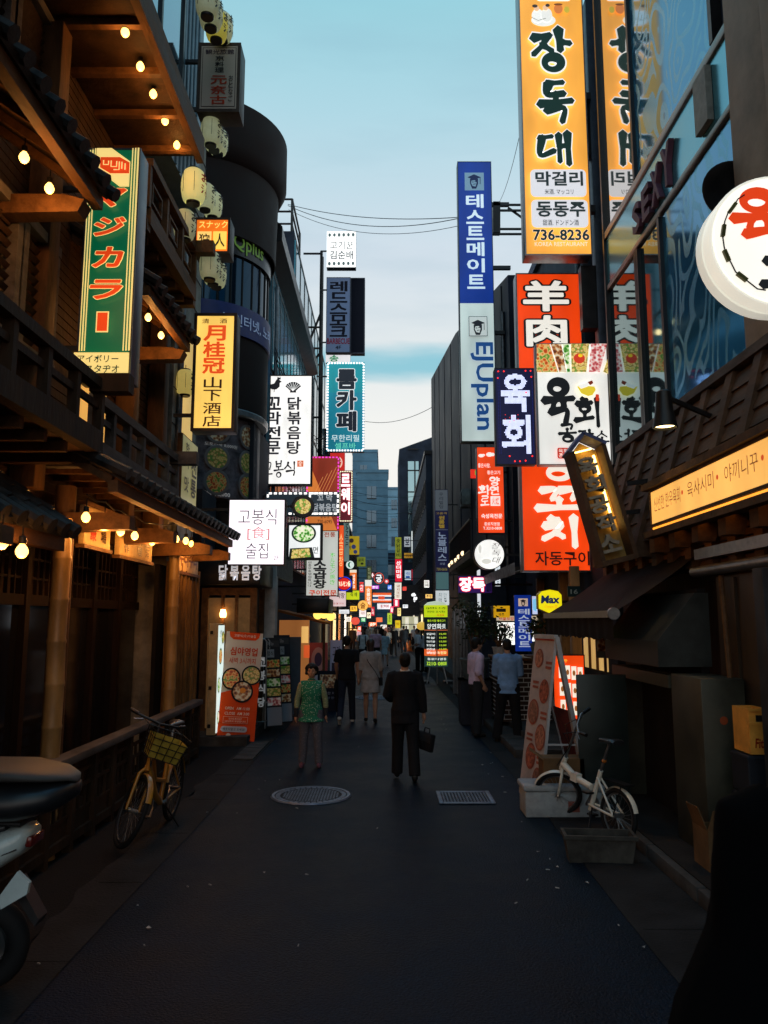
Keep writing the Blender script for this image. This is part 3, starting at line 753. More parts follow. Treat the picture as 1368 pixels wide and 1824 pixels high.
# a dim lit room behind the middle balcony
obj('lit_window', MB().box(-3.44, 8.2, 4.0, -3.425, 9.2, 5.1), backlit((255, 190, 95), .7, .2), t)
obj('lit_window', MB().box(-3.44, 5.6, 4.05, -3.425, 5.72, 4.2), backlit((170, 220, 210), .5, .1), t)
# bamboo screen at the far end
b = MB()
for i in range(15): b.add(*(lambda q: (q.v, q.f))(bamboo_post(-3.12 + .05 * (i % 2) + .02 * math.sin(i * 2.7), 11.15 + i * .122 + .012 * math.sin(i * 1.9), 0, 2.95 - .05 * (i % 3), .040 + .006 * (i % 2))))
obj('bamboo_screen', b, mat('bamboo_dark', (.15, .082, .030), .5, 0, .3, 3, (1, 1, .3), .2), t, 50)
obj('screen_backing', MB().box(-3.3, 11.08, 0, -3.24, 13.0, 2.9), DARKIN, t)

# ---------------------------------------------------------------- low lattice fence
t = thing('wooden_fence', 'low dark lattice fence in front of the timber restaurant', 'fence', (-2.9, 9, 0))
obj('top_rail', MB().bev(-2.98, 4.6, .80, -2.82, 12.3, .88, .012), GREYW, t, 30)
b = MB().box(-2.935, 4.6, .08, -2.865, 12.28, .16)
for i in range(15):
    y = 4.7 + i * .54; b.box(-2.94, y - .04, 0, -2.86, y + .04, .799)
obj('posts', b, OLDW, t)
b = MB()
for i in range(14):
    y = 4.74 + i * .54; a, c = y, y + .46
    for z in (.3, .52, .66): b.box(-2.91, a, z, -2.89, c, z + .035)
    b.box(-2.912, a + .14, .335, -2.888, a + .17, .52); b.box(-2.912, a + .3, .335, -2.888, a + .33, .52); b.box(-2.912, a + .2, .555, -2.888, a + .23, .66)
    b.box(-2.93, a, .161, -2.9, c, .299)
obj('lattice', b, OLDW, t)

b = MB()
for i in range(22):
    y = 2.2 + i * 1.45; b.box(-2.30, y, .0065, -1.95, y + .008, .0078); b.box(1.77, y + .5, .0065, 2.33, y + .508, .0078)
struct('gutter_joints', b, mat('joint_dirt', (.005, .005, .005), .9, 0, 0))
# ---------------------------------------------------------------- other buildings
def glass_mat(key, col, rough=.06, metal=.85, pat=0):
    if key in MATS: return MATS[key]
    m = mat(key, col, rough, metal, 0)
    n = m.node_tree; p = n.nodes['Principled BSDF']; l = n.links.new
    t = n.nodes.new('ShaderNodeTexCoord'); x = n.nodes.new('ShaderNodeTexNoise'); x.inputs['Scale'].default_value = .55; x.inputs['Detail'].default_value = 1
    b = n.nodes.new('ShaderNodeBump'); b.inputs['Strength'].default_value = .05; b.inputs['Distance'].default_value = .05
    l(t.outputs['Object'], x.inputs['Vector']); l(x.outputs[0], b.inputs['Height']); l(b.outputs[0], p.inputs['Normal'])
    if pat:   # etched scroll film: bands of a distorted wave
        mp = n.nodes.new('ShaderNodeMapping'); mp.inputs['Scale'].default_value = (1, 1, .62)
        wz = n.nodes.new('ShaderNodeTexNoise'); wz.inputs['Scale'].default_value = 1.3; wz.inputs['Detail'].default_value = 1
        va = n.nodes.new('ShaderNodeVectorMath'); va.operation = 'MULTIPLY_ADD'; va.inputs[1].default_value = (.0, .75, .75)
        w = n.nodes.new('ShaderNodeTexVoronoi'); w.inputs['Scale'].default_value = 1.7
        ms = n.nodes.new('ShaderNodeMath'); ms.operation = 'MULTIPLY'; ms.inputs[1].default_value = 27
        sn = n.nodes.new('ShaderNodeMath'); sn.operation = 'SINE'
        r = n.nodes.new('ShaderNodeValToRGB'); ramp_set(r.color_ramp, [(.30, col), (.42, (col[0] * 1.7, col[1] * 1.4, col[2] * 1.2))])
        rr = n.nodes.new('ShaderNodeValToRGB'); ramp_set(rr.color_ramp, [(.30, (rough,) * 3), (.42, (.25,) * 3)])
        l(t.outputs['Object'], mp.inputs[0]); l(mp.outputs[0], wz.inputs['Vector']); l(wz.outputs['Color'], va.inputs[0]); l(mp.outputs[0], va.inputs[2])
        l(va.outputs[0], w.inputs['Vector']); l(w.outputs['Distance'], ms.inputs[0]); l(ms.outputs[0], sn.inputs[0]); w = sn
        l(w.outputs[0], r.inputs[0]); l(w.outputs[0], rr.inputs[0])
        l(r.outputs[0], p.inputs['Base Color']); l(rr.outputs[0], p.inputs['Roughness'])
    return m
def facade(name, label, x0, x1, y0, y1, zt, side, wm, win, z0=3.6, floor=3.2, bay=2.2, wh=1.7, ww=1.5, front=True, cat='building', par=None, roof=True):
    """block building with its own windows; side = +1 means its street wall is the x1 face"""
    t = thing(name, label, cat, ((x0 + x1) / 2, (y0 + y1) / 2, 0), 'buildings lining the lane')
    obj('wall', MB().box(x0, y0, 0, x1, y1, zt), wm, t)
    xs = x1 if side > 0 else x0; sg = side
    k = 0; z = z0
    while z + wh < zt - .4:
        y = y0 + .4
        while y + ww < y1 - .2:
            w = obj('window', MB().box(min(xs, xs + sg * .02), y, z, max(xs, xs + sg * .02), y + ww, z + wh), win, t)
            f = MB()
            for yy in (y - .05, y + ww / 2 - .025, y + ww): f.box(min(xs, xs + sg * .06), yy, z - .05, max(xs, xs + sg * .06), yy + .05, z + wh + .05)
            for zz in (z - .05, z + wh): f.box(min(xs, xs + sg * .055), y, zz, max(xs, xs + sg * .055), y + ww, zz + .05)
            obj('window_frame', f, BLACKM, w); y += bay
        if front:
            x = x0 + .4
            while x + ww < x1 - .3:
                w = obj('window', MB().box(x, y0 - .02, z, x + ww, y0, z + wh), win, t); f = MB()
                for xx in (x - .05, x + ww / 2 - .025, x + ww): f.box(xx, y0 - .06, z - .05, xx + .05, y0, z + wh + .05)
                for zz in (z - .05, z + wh): f.box(x, y0 - .055, zz, x + ww, y0, zz + .05)
                obj('window_frame', f, BLACKM, w); x += bay
        z += floor
    if roof:
        b = MB()
        b.box(x0 - .1, y0 - .1, zt, x1 + .1, y1 + .1, zt + .25)
        obj('parapet', b, BLACKM, t)
    return t
NAVY = mat('navy_render', (.030, .040, .062), .8, 0, .2, .8, bump=.1, bscale=20)
GREYR = mat('grey_render', (.09, .10, .12), .8, 0, .2, .9, bump=.1, bscale=20)
BLUEG = glass_mat('blue_glass', (.16, .34, .46))
DIMW = glass_mat('dim_window', (.10, .16, .22), .1, .8)

# stone strip with its signboard between the timber house and the round tower
t = thing('stone_house', 'narrow pale stone wall house squeezed between the timber restaurant and the round tower', 'building', (-3.4, 12.6, 0))
obj('wall', MB().box(-7, 11.65, 0, -3.3, 13.2, 11), mat('pale_stone', (.26, .24, .20), .8, 0, .25, 2.5, bump=.3), t)
b = MB()
for i in range(18): b.box(-3.3, 11.66, .5 + i * .58, -3.285, 13.2, .51 + i * .58)
obj('joints', b, BLACKM, t)
obj('lit_window', MB().box(-3.3, 12.0, 5.1, -3.27, 12.8, 6.9), backlit((255, 205, 110), .55, .3), t)

# round tower
TC = Vector((-4.1, 16.5, 0))
def tb(r, z0, z1, bev=.0): return MB().lathe([(0, z0), (r - bev, z0), (r, z0 + bev), (r, z1 - bev), (r - bev, z1), (0, z1)], TC, 64)
TBROWN = mat('tower_brown', (.015, .006, .0045), .7, 0, .15, 2, spec=.25)
t = TW = thing('round_tower', 'dark brown round corner tower with a flared rim and curved glass band', 'building', TC)
obj('upper_drum', tb(1.6, 10.55, 11.9), TBROWN, t, 40)
obj('rim', MB().lathe([(1.6, 10.1), (1.62, 10.12), (1.66, 11.7), (1.72, 11.75), (1.84, 12.0), (1.84, 13.0), (1.78, 13.05), (0, 13.05)], TC, 64), TBROWN, t, 40)
obj('upper_sign_band', tb(1.52, 9.75, 10.54), mat('band_black', (.008, .009, .013), .3, .2, .1), t, 40)
gb = glass_mat('tower_glass', (.016, .040, .065), .08, .85)
o = obj('glass_band', tb(1.46, 8.65, 9.74), gb, t, 40)
b = MB()
for i in range(20):
    a = R(-130 + i * 11); b.beam(TC + Vector((1.47 * math.cos(a), 1.47 * math.sin(a), 8.65)), TC + Vector((1.47 * math.cos(a), 1.47 * math.sin(a), 9.74)), .03, .03)
obj('mullions', b, BLACKM, o)
obj('blue_sign_band', tb(1.54, 8.0, 8.64), mat('band_blue', (.012, .022, .16), .4, 0, .1), t, 40)
obj('middle_drum', tb(1.5, 6.45, 7.99), TBROWN, t, 40)
obj('lip', tb(1.53, 6.28, 6.44, .03), STEEL, t, 40)
obj('base', MB().box(-7, 15.9, 0, -2.75, 18.0, 6.27), PLASTER, t)
obj('poster_column', tb(1.36, 4.55, 6.26), mat('poster_grey', (.12, .11, .13), .5, 0, .3, 5), t, 40)
def curved(body, r, a0, a1, z0, z1, m, par, bold=.01):
    vs, fs, w, h = text_mesh(body, bold); b = MB()
    b.add([TC + Vector((r * math.sin(R(a0 + (a1 - a0) * p[0])), -r * math.cos(R(a0 + (a1 - a0) * p[0])), z0 + (z1 - z0) * p[1])) for p in vs], fs)
    obj('lettering', b, m, par)
bandU = [c for c in TW.children if c.name.startswith('upper_sign_band')][0]
bandB = [c for c in TW.children if c.name.startswith('blue_sign_band')][0]
curved('Qplus', 1.54, 37, 70, 9.80, 10.22, paint((96, 132, 58), .5, .35), bandU)
curved('1, 인터넷, 노래', 1.56, 30, 88, 8.16, 8.44, paint((150, 170, 205), .5, .25), bandB)
pc = [c for c in TW.children if c.name.startswith('poster_column')][0]
for i, (z, sd) in enumerate(((5.92, 1), (5.36, 3), (4.86, 0))):
    for a in (31, 62):
        b = MB(); q = TC + Vector((1.375 * math.sin(R(a)), -1.375 * math.cos(R(a)), z)); M = Matrix.Translation(q) @ Matrix.Rotation(R(a), 4, 'Z')
        b.lathe([(0, -.018), (.26, -.018), (.27, -.012)], (0, 0, 0), 24, 'Y'); b.xf(M); obj('dish_picture', b, mat('plate', (.16, .15, .15), .4, var=0), pc)
        b = MB().disc((0, -.02, 0), .21, 'Y', 24); b.xf(M); obj('dish_picture', b, food(sd + (a == 50), .0), pc)
curved('14,000원', 1.375, 24, 44, 6.15, 6.24, paint((190, 190, 190), .5, .12), pc)
curved('도토리묵 8,000원', 1.375, 20, 50, 5.60, 5.68, paint((190, 190, 190), .5, .15), pc)
curved('족닭 16,000', 1.375, 18, 44, 4.57, 4.68, paint((205, 205, 205), .5, .2), pc)

# shop under the tower
t = thing('stew_shop', 'corner shop below the white two storey sign, black fascia and brown door frames', 'shop', (-3, 15, 0))
obj('wall', MB().box(-7, 14.0, .16, -3.35, 15.19, 4.5), PLASTER, t)
b = MB()
b.box(-3.3, 14.0, 2.55, -2.3, 14.12, 2.68); b.box(-3.3, 14.0, .16, -3.18, 14.12, 2.55); b.box(-2.42, 14.0, .16, -2.3, 14.12, 2.55)
for x in (-2.95, -2.7): b.box(x, 14.02, .16, x + .06, 14.1, 2.55)
for y in (15.2, 16.2, 17.2): b.box(-2.45, y, .16, -2.36, y + .1, 2.7)
obj('door_frame', b, BEAM, t)
obj('door_glass', MB().box(-3.18, 14.04, .2, -2.42, 14.06, 2.5), mat('warm_interior', (.12, .07, .035), .5, 0, .3, 2.5, emit=.10, ecol=(.55, .28, .10)), t)
obj('shelf', MB().box(-3.12, 14.2, .16, -2.5, 14.5, 1.1), DARKIN, t)
obj('pillar', MB().bev(-2.42, 15.3, .16, -2.14, 15.6, 3.6, .03), mat('white_pillar', (.5, .47, .44), .6, 0, .15, 3), t, 40)
o = obj('fascia', MB().bev(-3.55, 13.7, 2.72, -2.2, 15.3, 3.14, .03), BLACKM, t, 40)
for i, c in enumerate('닭볶음탕'):
    vs, fs, w, h = text_mesh(c, .03); x0 = -2.94 + i * .2
    obj('lettering', MB().add([(x0 + .16 * p[0], 13.69, 2.8 + .28 * p[1]) for p in vs], fs), paint((225, 228, 235), .4, .55), o)
o2 = obj('awning', MB().prism([(-3.3, 15.4, 3.2), (-2.15, 15.4, 2.95), (-2.15, 15.4, 3.5), (-3.3, 15.4, 4.3)], (0, 2.6, 0)), BLACKM, t)
b = MB()
for i in range(22): b.beam((-2.14, 15.45 + i * .118, 2.97), (-2.14, 15.45 + i * .118, 3.46), .03, .03)
obj('awning_slats', b, GALV, o2)
obj('wall_lamp', MB().lathe([(.05, 0), (.06, .06), (.04, .14)], (-2.9, 13.98, 2.15), 14), lamp('small_warm', (1, .55, .16), 14), t)

# pale blue glass building with a dark eave, then a taller one
t = thing('glass_building', 'pale blue glass building with a black slanting eave behind the round tower', 'building', (-4, 22, 0), 'buildings lining the lane')
obj('wall', MB().box(-8, 18.1, 0, -2.85, 27, 11.0), NAVY, t)
o = obj('glazing', MB().box(-2.85, 18.15, 3.6, -2.78, 26.95, 10.9), glass_mat('pale_glass', (.22, .46, .58), .1, .35), t)
b = MB()
for i in range(12): b.box(-2.78, 18.15 + i * .78, 3.6, -2.768, 18.20 + i * .78, 10.9)
for z in (3.6, 5.9, 8.2, 10.7): b.box(-2.779, 18.15, z, -2.766, 26.95, z + .06)
obj('mullions', b, BLACKM, o)
o = obj('eave', MB().prism([(-2.85, 17.4, 11.0), (-2.45, 17.4, 11.15), (-2.45, 17.4, 11.5), (-2.85, 17.4, 11.9)], (0, 10.2, 0)), BLACKM, t)
t = thing('glass_building', 'tall blue glazed block rising above the black eave beside the steel sign pole', 'building', (-5, 34, 0), 'buildings lining the lane')
obj('wall', MB().box(-9, 27.2, 0, -3.38, 42, 16.6), NAVY, t)
o = obj('glazing', MB().box(-3.38, 27.3, 4, -3.32, 41.9, 16.3), glass_mat('teal_glass', (.07, .30, .40), .1, .35), t)
b = MB()
for i in range(10): b.box(-3.32, 27.3 + i * 1.6, 4, -3.30, 27.40 + i * 1.6, 16.3)
for z in (4, 7.2, 10.4, 13.6, 16.2): b.box(-3.319, 27.3, z, -3.298, 41.9, z + .1)
obj('mullions', b, BLACKM, o)
b = MB()
for x in (-3.5, -4.4): b.tube([(x, 27.4, 16.6), (x, 27.4, 18.0)], .05); b.tube([(x, 30, 16.6), (x, 30, 18.0)], .05)
for z in (17.0, 17.5, 18.0): b.tube([(-3.5, 27.4, z), (-4.4, 27.4, z)], .04); b.tube([(-3.5, 27.4, z), (-3.5, 30, z)], .04)
obj('roof_railing', b, BLACKM, t)
facade('shop_building', 'dark four storey block on the left behind the cluster of lit signs', -9, -3.2, 42.2, 62, 12.5, 1, NAVY, DIMW)
facade('shop_building', 'low dark block far down the left side of the lane', -9, -2.9, 62.2, 88, 9.5, 1, NAVY, DIMW)
# steel sign mast
t = thing('sign_mast', 'black steel lattice mast carrying signs above the left side', 'mast', (-2.45, 30.2, 0))
b = MB()
xm = PY(572, 500, 30.2).x
for dy in (0, .5): b.tube([(xm, 30.2 + dy, 3.5), (xm, 30.2 + dy, 17.3)], .06)
for i in range(16): b.tube([(xm, 30.2, 4 + i * .82), (xm, 30.7, 4.5 + i * .82)], .025)
for z in (17.2, 14.0, 12.4, 10.2, 8.2, 13.1): b.tube([(xm, 30.2, z), (-3.35, 30.2, z)], .045)
b.tube([(xm, 30.2, 14.6), (-3.35, 30.2, 12.6)], .05); b.tube([(xm, 30.2, 12.9), (-3.35, 30.2, 12.0)], .05)
obj('frame', b, BLACKM, t)
# ---- far end
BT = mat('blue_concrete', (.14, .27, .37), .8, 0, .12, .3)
def tower(label, u0, u1, vt, Y, d, m, rows, cols, wu=None):
    a, c = PY(u0, vt, Y), PY(u1, vt, Y)
    t = thing('office_block', label, 'building', ((a.x + c.x) / 2, Y + d / 2, 0), 'office blocks at the end of the lane')
    obj('wall', MB().box(a.x, Y, 0, c.x, Y + d, a.z), m, t)
    b = MB(); n = 18
    for i in range(n): z = 3 + (a.z - 3) * i / n; b.box(a.x, Y - .03, z, c.x, Y, z + .06)
    obj('joints', b, mat('blue_joint', (.10, .20, .28), .8, 0, .1, .3), t)
    x0, x1 = (PY(wu[0], vt, Y).x, PY(wu[1], vt, Y).x) if wu else (a.x + .6, c.x - .6)
    for r_ in range(rows):
        for q in range(cols):
            x = x0 + (x1 - x0) * (q + .08) / cols; z = a.z - 3.2 - r_ * 3.05; w_ = (x1 - x0) / cols * .84
            if z < 1: continue
            w = obj('window', MB().box(x, Y - .05, z, x + w_, Y - .01, z + 1.5), DIMW, t)
            obj('window_frame', MB().box(x + w_ * .48, Y - .08, z, x + w_ * .52, Y - .05, z + 1.5).box(x, Y - .08, z - .08, x + w_, Y - .05, z), BLACKM, w)
    obj('roof', MB().box(a.x - .1, Y - .1, a.z, c.x + .1, Y + d, a.z + .4), BT, t)
    return t
tower('tall plain blue office block with a column of windows at the end of the lane', 628, 672, 806, 100, 14, BT, 1, 1, (640, 655))
tower('wide blue office block with stacked windows in front of the plain one', 636, 691, 842, 94, 5, BT, 7, 1, (652, 672))
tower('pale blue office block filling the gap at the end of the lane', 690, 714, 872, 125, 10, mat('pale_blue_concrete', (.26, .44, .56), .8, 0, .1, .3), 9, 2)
tower('low dark building closing the lane behind the signs', 600, 716, 985, 110, 8, NAVY, 4, 5)
# dark glazed block right of the gap
t = thing('office_block', 'dark angled office block with a tall strip of sky coloured glass right of the gap', 'building', (4, 84, 0), 'office blocks at the end of the lane')
a, c = PY(711, 800, 80), PY(768, 778, 80)
obj('wall', MB().prism([(a.x, 80, 0), (c.x + 4, 80, 0), (c.x + 4, 80, c.z + 1.4), (a.x, 80, a.z)], (0, 9, 0)), NAVY, t)
o = obj('glazing', MB().box(PY(727, 900, 80).x, 79.9, 8, PY(746, 900, 80).x, 79.98, PY(740, 822, 80).z), glass_mat('strip_glass', (.35, .55, .62), .05, .9), t)
b = MB()
for i in range(6): z = 8.5 + i * 2.3; b.box(PY(727, 900, 80).x, 79.82, z, PY(746, 900, 80).x, 79.9, z + .12)
x = PY(738, 900, 80).x; b.box(x, 79.84, 8, x + .15, 79.899, PY(740, 822, 80).z)
obj('mullions', b, BLACKM, o)
# big dark block with the sloping roof
t = thing('dark_block', 'huge near black building with a sloping roofline behind the tall blue and white sign', 'building', (6, 34, 0))
obj('wall', MB().prism([(3.3, 19.4, 0), (3.3, 52, 0), (3.3, 52, 18.8), (3.3, 34, 15.2), (3.3, 19.4, 11.2)], (9, 0, 0)), mat('black_cladding', (.009, .012, .023), .6, .1, .2, .6), t)
b = MB()
for i in range(8):
    y = 20.5 + i * 4.0; zt = 11.2 + (y - 19.4) * .26 if y < 34 else 15.2 + (y - 34) * .2
    b.box(3.27, y, 3.5, 3.3, y + .06, zt - .1)
obj('panel_joints', b, mat('cladding_joint', (.018, .021, .03), .6, 0, .1), t)
facade('shop_building', 'dark block with a lit yellow menu far down the right side', 2.9, 8, 52.3, 78, 13.5, -1, NAVY, DIMW)
facade('shop_building', 'blue grey house with a bright top window behind the orange lamb skewer sign', 3.6, 9, 13.2, 19.3, 10.2, -1, GREYR, BLUEG, floor=2.9, bay=1.7, wh=1.7, ww=1.2)

# ---------------------------------------------------------------- right: mirror glass building
t = GB = thing('mirror_glass_building', 'blue mirror glass building with scroll pattern film along the right side', 'building', (4.5, 7, 0))
obj('wall', MB().box(3.62, -3, 4.45, 9, 11.55, 16), NAVY, t)
sc = glass_mat('scroll_glass', (.045, .26, .45), .07, .68, 1)
lo = glass_mat('lower_glass', (.075, .17, .20), .04, .95)
ms_ = glass_mat('mirror_strip', (.66, .62, .56), .03, .97)
band = glass_mat('band_panel', (.12, .42, .52), .22, .75)
for y0, y1, z0, z1, m, nm in ((7.5, 10.0, 8.22, 16, sc, 'upper_glass'), (10.08, 11.5, 8.22, 16, ms_, 'upper_glass'), (1, 6.2, 8.22, 16, sc, 'upper_glass'),
                              (7.1, 9.2, 4.45, 7.2, sc, 'lower_glass'), (9.28, 10.1, 4.45, 7.2, lo, 'lower_glass'), (10.18, 11.5, 4.45, 7.2, lo, 'lower_glass'), (1, 6.2, 4.45, 7.2, sc, 'lower_glass')):
    obj(nm, MB().box(3.55, y0, z0, 3.6, y1, z1), m, t)
bo = obj('sign_band', MB().box(3.53, 7.0, 7.32, 3.6, 11.5, 8.08), band, t)
b = MB()
b.bev(3.50, 6.9, 8.085, 3.61, 11.54, 8.20, .01); b.bev(3.51, 6.9, 7.23, 3.61, 11.54, 7.31, .01)
obj('transom', b, mat('brushed_alu', (.30, .28, .26), .4, .8, .12, 9), t, 30)
b = MB()
for y in (10.0, 10.04, 9.2, 10.12):
    b.box(3.5, y, 4.45 if y not in (10.0,) else 8.22, 3.61, y + .07, 7.2 if y != 10.0 else 16)
b.box(3.5, 7.42, 8.22, 3.61, 7.5, 16); b.box(3.49, 11.5, 4.45, 3.62, 11.56, 16)
obj('mullion', b, BLACKM, t)
obj('corner_pillar', MB().bev(3.42, 6.25, 4.3, 3.7, 7.0, 16, .02).bev(3.38, 6.05, 4.3, 3.7, 6.249, 16, .02), mat('beige_panel', (.26, .23, .19), .6, .1, .12, 3), t, 30)
# raised letters on the band, seen along the wall
for c, y, z0, z1, w_, m in (('S', 9.75, 7.36, 7.78, .3, 'plum'), ('E', 9.38, 7.36, 7.8, .28, 'plum'), ('X', 9.0, 7.36, 7.84, .3, 'plum'), ('Y', 8.62, 7.36, 7.9, .3, 'plum'), ('1', 7.55, 7.4, 8.04, .32, 'tin')):
    vs, fs, w, h = text_mesh(c, .03); b = MB(); n = len(vs)
    front = [(3.455, y + w_ * (1 - p[0]), z0 + (z1 - z0) * p[1]) for p in vs]; back = [(3.525, q[1], q[2]) for q in front]
    b.add(front, fs); 
    ed = {}
    for f in fs:
        for i in range(len(f)): e = (f[i], f[(i + 1) % len(f)]); ed[e] = ed.get(e, 0) + 1
    ext = [e for e in ed if (e[1], e[0]) not in ed]
    b.add(front + back, [(e[0], e[1], n + e[1], n + e[0]) for e in ext])
    obj('raised_letter', b, mat('plum_plastic', (.11, .05, .08), .5) if m == 'plum' else mat('tin_plastic', (.20, .21, .19), .5), bo)
t = thing('satellite_dish', 'dark round dish on the mirror glass wall behind the big round sign', 'dish', (3.46, 7.1, 6.3))
obj('dish', MB().lathe([(0, .10), (.2, .07), (.30, -.02), (.32, -.02), (.31, .0), (.2, .1), (0, .14)], (3.46, 7.1, 6.3), 30, 'Y'), BLACKM, t, 50)
obj('mount', MB().tube([(3.46, 7.22, 6.3), (3.56, 7.3, 6.25)], .03), BLACKM, t)
# square pole carrying the amber sign
t = thing('sign_pole', 'square dark blue steel post behind the tall amber sign', 'post', (3.5, 12.1, 0))
xp = PY(1066, 400, 12.3).x
obj('post', MB().bev(xp - .1, 12.2, 0, xp + .1, 12.42, 13, .015), mat('blue_steel', (.045, .06, .085), .5, .4, .15), t, 30)
for z in (10.0, 6.9): obj('arm', MB().box(xp - .35, 12.22, z, xp - .101, 12.4, z + 1.1), BLACKM, t)

# ---------------------------------------------------------------- right: timber fronted beef restaurant
WALNUT = mat('walnut_boards', (.075, .042, .024), .65, 0, .28, 5, (1, .25, 1), .3, bscale=24)
t = BF = thing('beef_restaurant', 'timber fronted restaurant under the mirror glass, boarded canopy and brown shutters', 'building', (3.6, 7, 0))
obj('wall', MB().box(3.55, -3, 0, 9, 11.5, 4.4), OLDW, t)
b = MB(); n = 8
for i in range(n):
    a = i / n; x0, z0 = 3.36 - .36 * a, 4.42 - 1.32 * a; x1, z1 = 3.36 - .36 * (i + 1) / n - .03, 4.42 - 1.32 * (i + 1.1) / n
    b.prism([(x0, -2, z0), (x1, -2, z1), (x1 + .04, -2, z1), (x0 + .04, -2, z0)], (0, 12.7, 0))
cn = obj('canopy', b, WALNUT, t)
b = MB()
for i in range(14):
    y = 3.0 + i * .58; b.prism([(3.32, y, 4.45), (2.90, y, 2.98), (2.90, y, 2.82), (3.06, y, 2.82), (3.42, y, 4.45)], (0, .15, 0))
obj('battens', b, WALNUT, cn)
b = MB()
b.box(3.30, -2, 4.46, 3.5, 10.75, 4.55); b.box(2.98, -2, 3.0, 3.3, 10.7, 3.1)
obj('ridge', b, GREYW, cn)
b = MB()
for i in range(16):
    y = 3.3 + i * .5; b.box(3.12, y, 2.62, 3.5, y + .16, 2.99)
for i in range(5): b.box(3.2, 3.2, 2.62 + i * .075, 3.24, 10.6, 2.68 + i * .075)
obj('beam_ends', b, BEAM, t)
# shutters, rail, post panel
b = MB().box(3.12, -2, .12, 3.2, 7.25, 2.5); 
for i in range(18): b.box(3.09, -1 + i * .46, .14, 3.12, -.94 + i * .46, 2.48)
obj('shutter', b, mat('brown_shutter', (.045, .028, .016), .4, .2, .25, 3, (1, 1, .2)), t)
b = MB().tube([(3.02, 2, 2.56), (3.02, 7.5, 2.56)], .05, 10).box(3.03, 2, 2.68, 3.12, 7.5, 2.78)
obj('rail', b, STEEL, t, 40)
obj('post_panel', MB().bev(2.875, 5.86, .12, 3.3, 6.02, 2.5, .01), mat('grey_panel', (.03, .032, .036), .5, .3), t, 30)
obj('drain_pipe', MB().tube([(3.06, 7.0, 2.5), (3.02, 6.75, .12)], .025, 8), BEAM, t)
# olive service hatch with hood
t = thing('service_hatch', 'olive sheet metal service hatch with a sloping hood on the right pavement', 'kiosk', (2.9, 8, .12))
OL = mat('olive_sheet', (.052, .050, .034), .5, .35, .22, 2.5, bump=.1)
obj('side_panel', MB().bev(2.72, 6.75, .12, 3.1, 7.45, 1.6, .012), OL, t, 30)
obj('back_wall', MB().box(3.02, 7.46, .12, 3.1, 9.2, 2.4), DARKIN, t)
obj('lintel', MB().box(2.7, 7.46, 1.46, 2.8, 9.2, 1.58).box(2.7, 9.2, .12, 3.1, 9.28, 1.58), OL, t)
obj('hood', MB().prism([(2.6, 7.42, 1.66), (2.6, 7.42, 1.9), (2.98, 7.42, 2.36), (3.11, 7.42, 2.36), (3.11, 7.42, 1.66)], (0, 1.75, 0)), mat('hood_sheet', (.040, .045, .042), .45, .4, .2, 2.5), t)
obj('panel_sticker', MB().disc((2.9, 6.745, 1.25), .035, 'Y'), paint((150, 70, 40), .6), t)
t = thing('metal_board', 'dark green metal board standing behind the white folding bicycle', 'panel', (2.45, 8.75, 0))
obj('sheet', MB().bev(2.14, 8.72, .05, 2.69, 8.76, 1.5, .006), mat('green_sheet', (.022, .031, .029), .4, .4, .2, 2), t, 30)
obj('foot', MB().box(2.2, 8.6, 0, 2.26, 8.9, .05).box(2.58, 8.6, 0, 2.64, 8.9, .05), BLACKM, t)
# folding-arm awning
t = thing('awning', 'black folding arm awning with a pale front bar on the right', 'awning', (2.8, 9.4, 2.2))
FAB = mat('awning_cloth', (.009, .006, .006), .85, 0, .2, 5)
b = MB(); n = 12; vs = []
for i in range(n + 1):
    y = 7.75 + 3.2 * i / n
    for j in range(7):
        a = j / 6; vs.append((3.3 - 1.0 * a, y, 2.86 - .68 * a - .03 * math.sin(a * 3.14)))
b.add(vs, [(i * 7 + j, i * 7 + j + 1, (i + 1) * 7 + j + 1, (i + 1) * 7 + j) for i in range(n) for j in range(6)])
obj('cloth', b, FAB, t, 50)
obj('front_bar', MB().beam((2.28, 7.72, 2.16), (2.28, 10.98, 2.16), .05, .07), STEEL, t)
obj('end_cap', MB().lathe([(0, -.012), (.06, -.012), (.06, .03), (0, .03)], (2.28, 7.70, 2.165), 20, 'Y'), STEEL, t)
b = MB(); vs = []
for i in range(61):
    y = 7.75 + 3.2 * i / 60; vs += [(2.285, y, 2.125), (2.285 + .012 * math.sin(i * 1.1), y, 1.9 + .012 * math.cos(i * 1.6))]
b.add(vs, [(2 * i, 2 * i + 1, 2 * i + 3, 2 * i + 2) for i in range(60)])
obj('valance', b, FAB, t, 60)
obj('arm', MB().beam((3.25, 7.9, 2.7), (2.75, 8.6, 2.4), .05, .05).beam((2.75, 8.6, 2.4), (2.3, 7.9, 2.17), .05, .05), BLACKM, t)

# ---------------------------------------------------------------- right: shopfronts further on
BRK = mat('dark_brick', (.055, .035, .028), .8, 0, .25, 5)
t = thing('brick_planter_wall', 'low dark brick wall with white mortar lines behind the two standing men', 'wall', (2.8, 15.6, .2))
obj('wall', MB().box(2.22, 14.9, .2, 3.5, 16.5, 1.32), BRK, t)
b = MB()
for i in range(13):
    z = .24 + i * .085
    b.box(2.222, 14.892, z, 3.5, 14.9, z + .016); b.box(2.212, 14.9, z, 2.22, 16.5, z + .016)
    for k in range(7): x = 2.26 + k * .19 + (i % 2) * .09; b.box(x, 14.8935, z + .016, x + .014, 14.9, z + .085)
obj('mortar', b, mat('white_mortar', (.55, .55, .55), .8, var=.1), t)
obj('counter', MB().bev(2.2, 14.85, 1.33, 3.55, 16.55, 1.38, .01), BEAM, t, 30)
t = thing('corner_shop', 'shop with a white lit panel and wooden columns behind the two standing men', 'shop', (4, 17, 0))
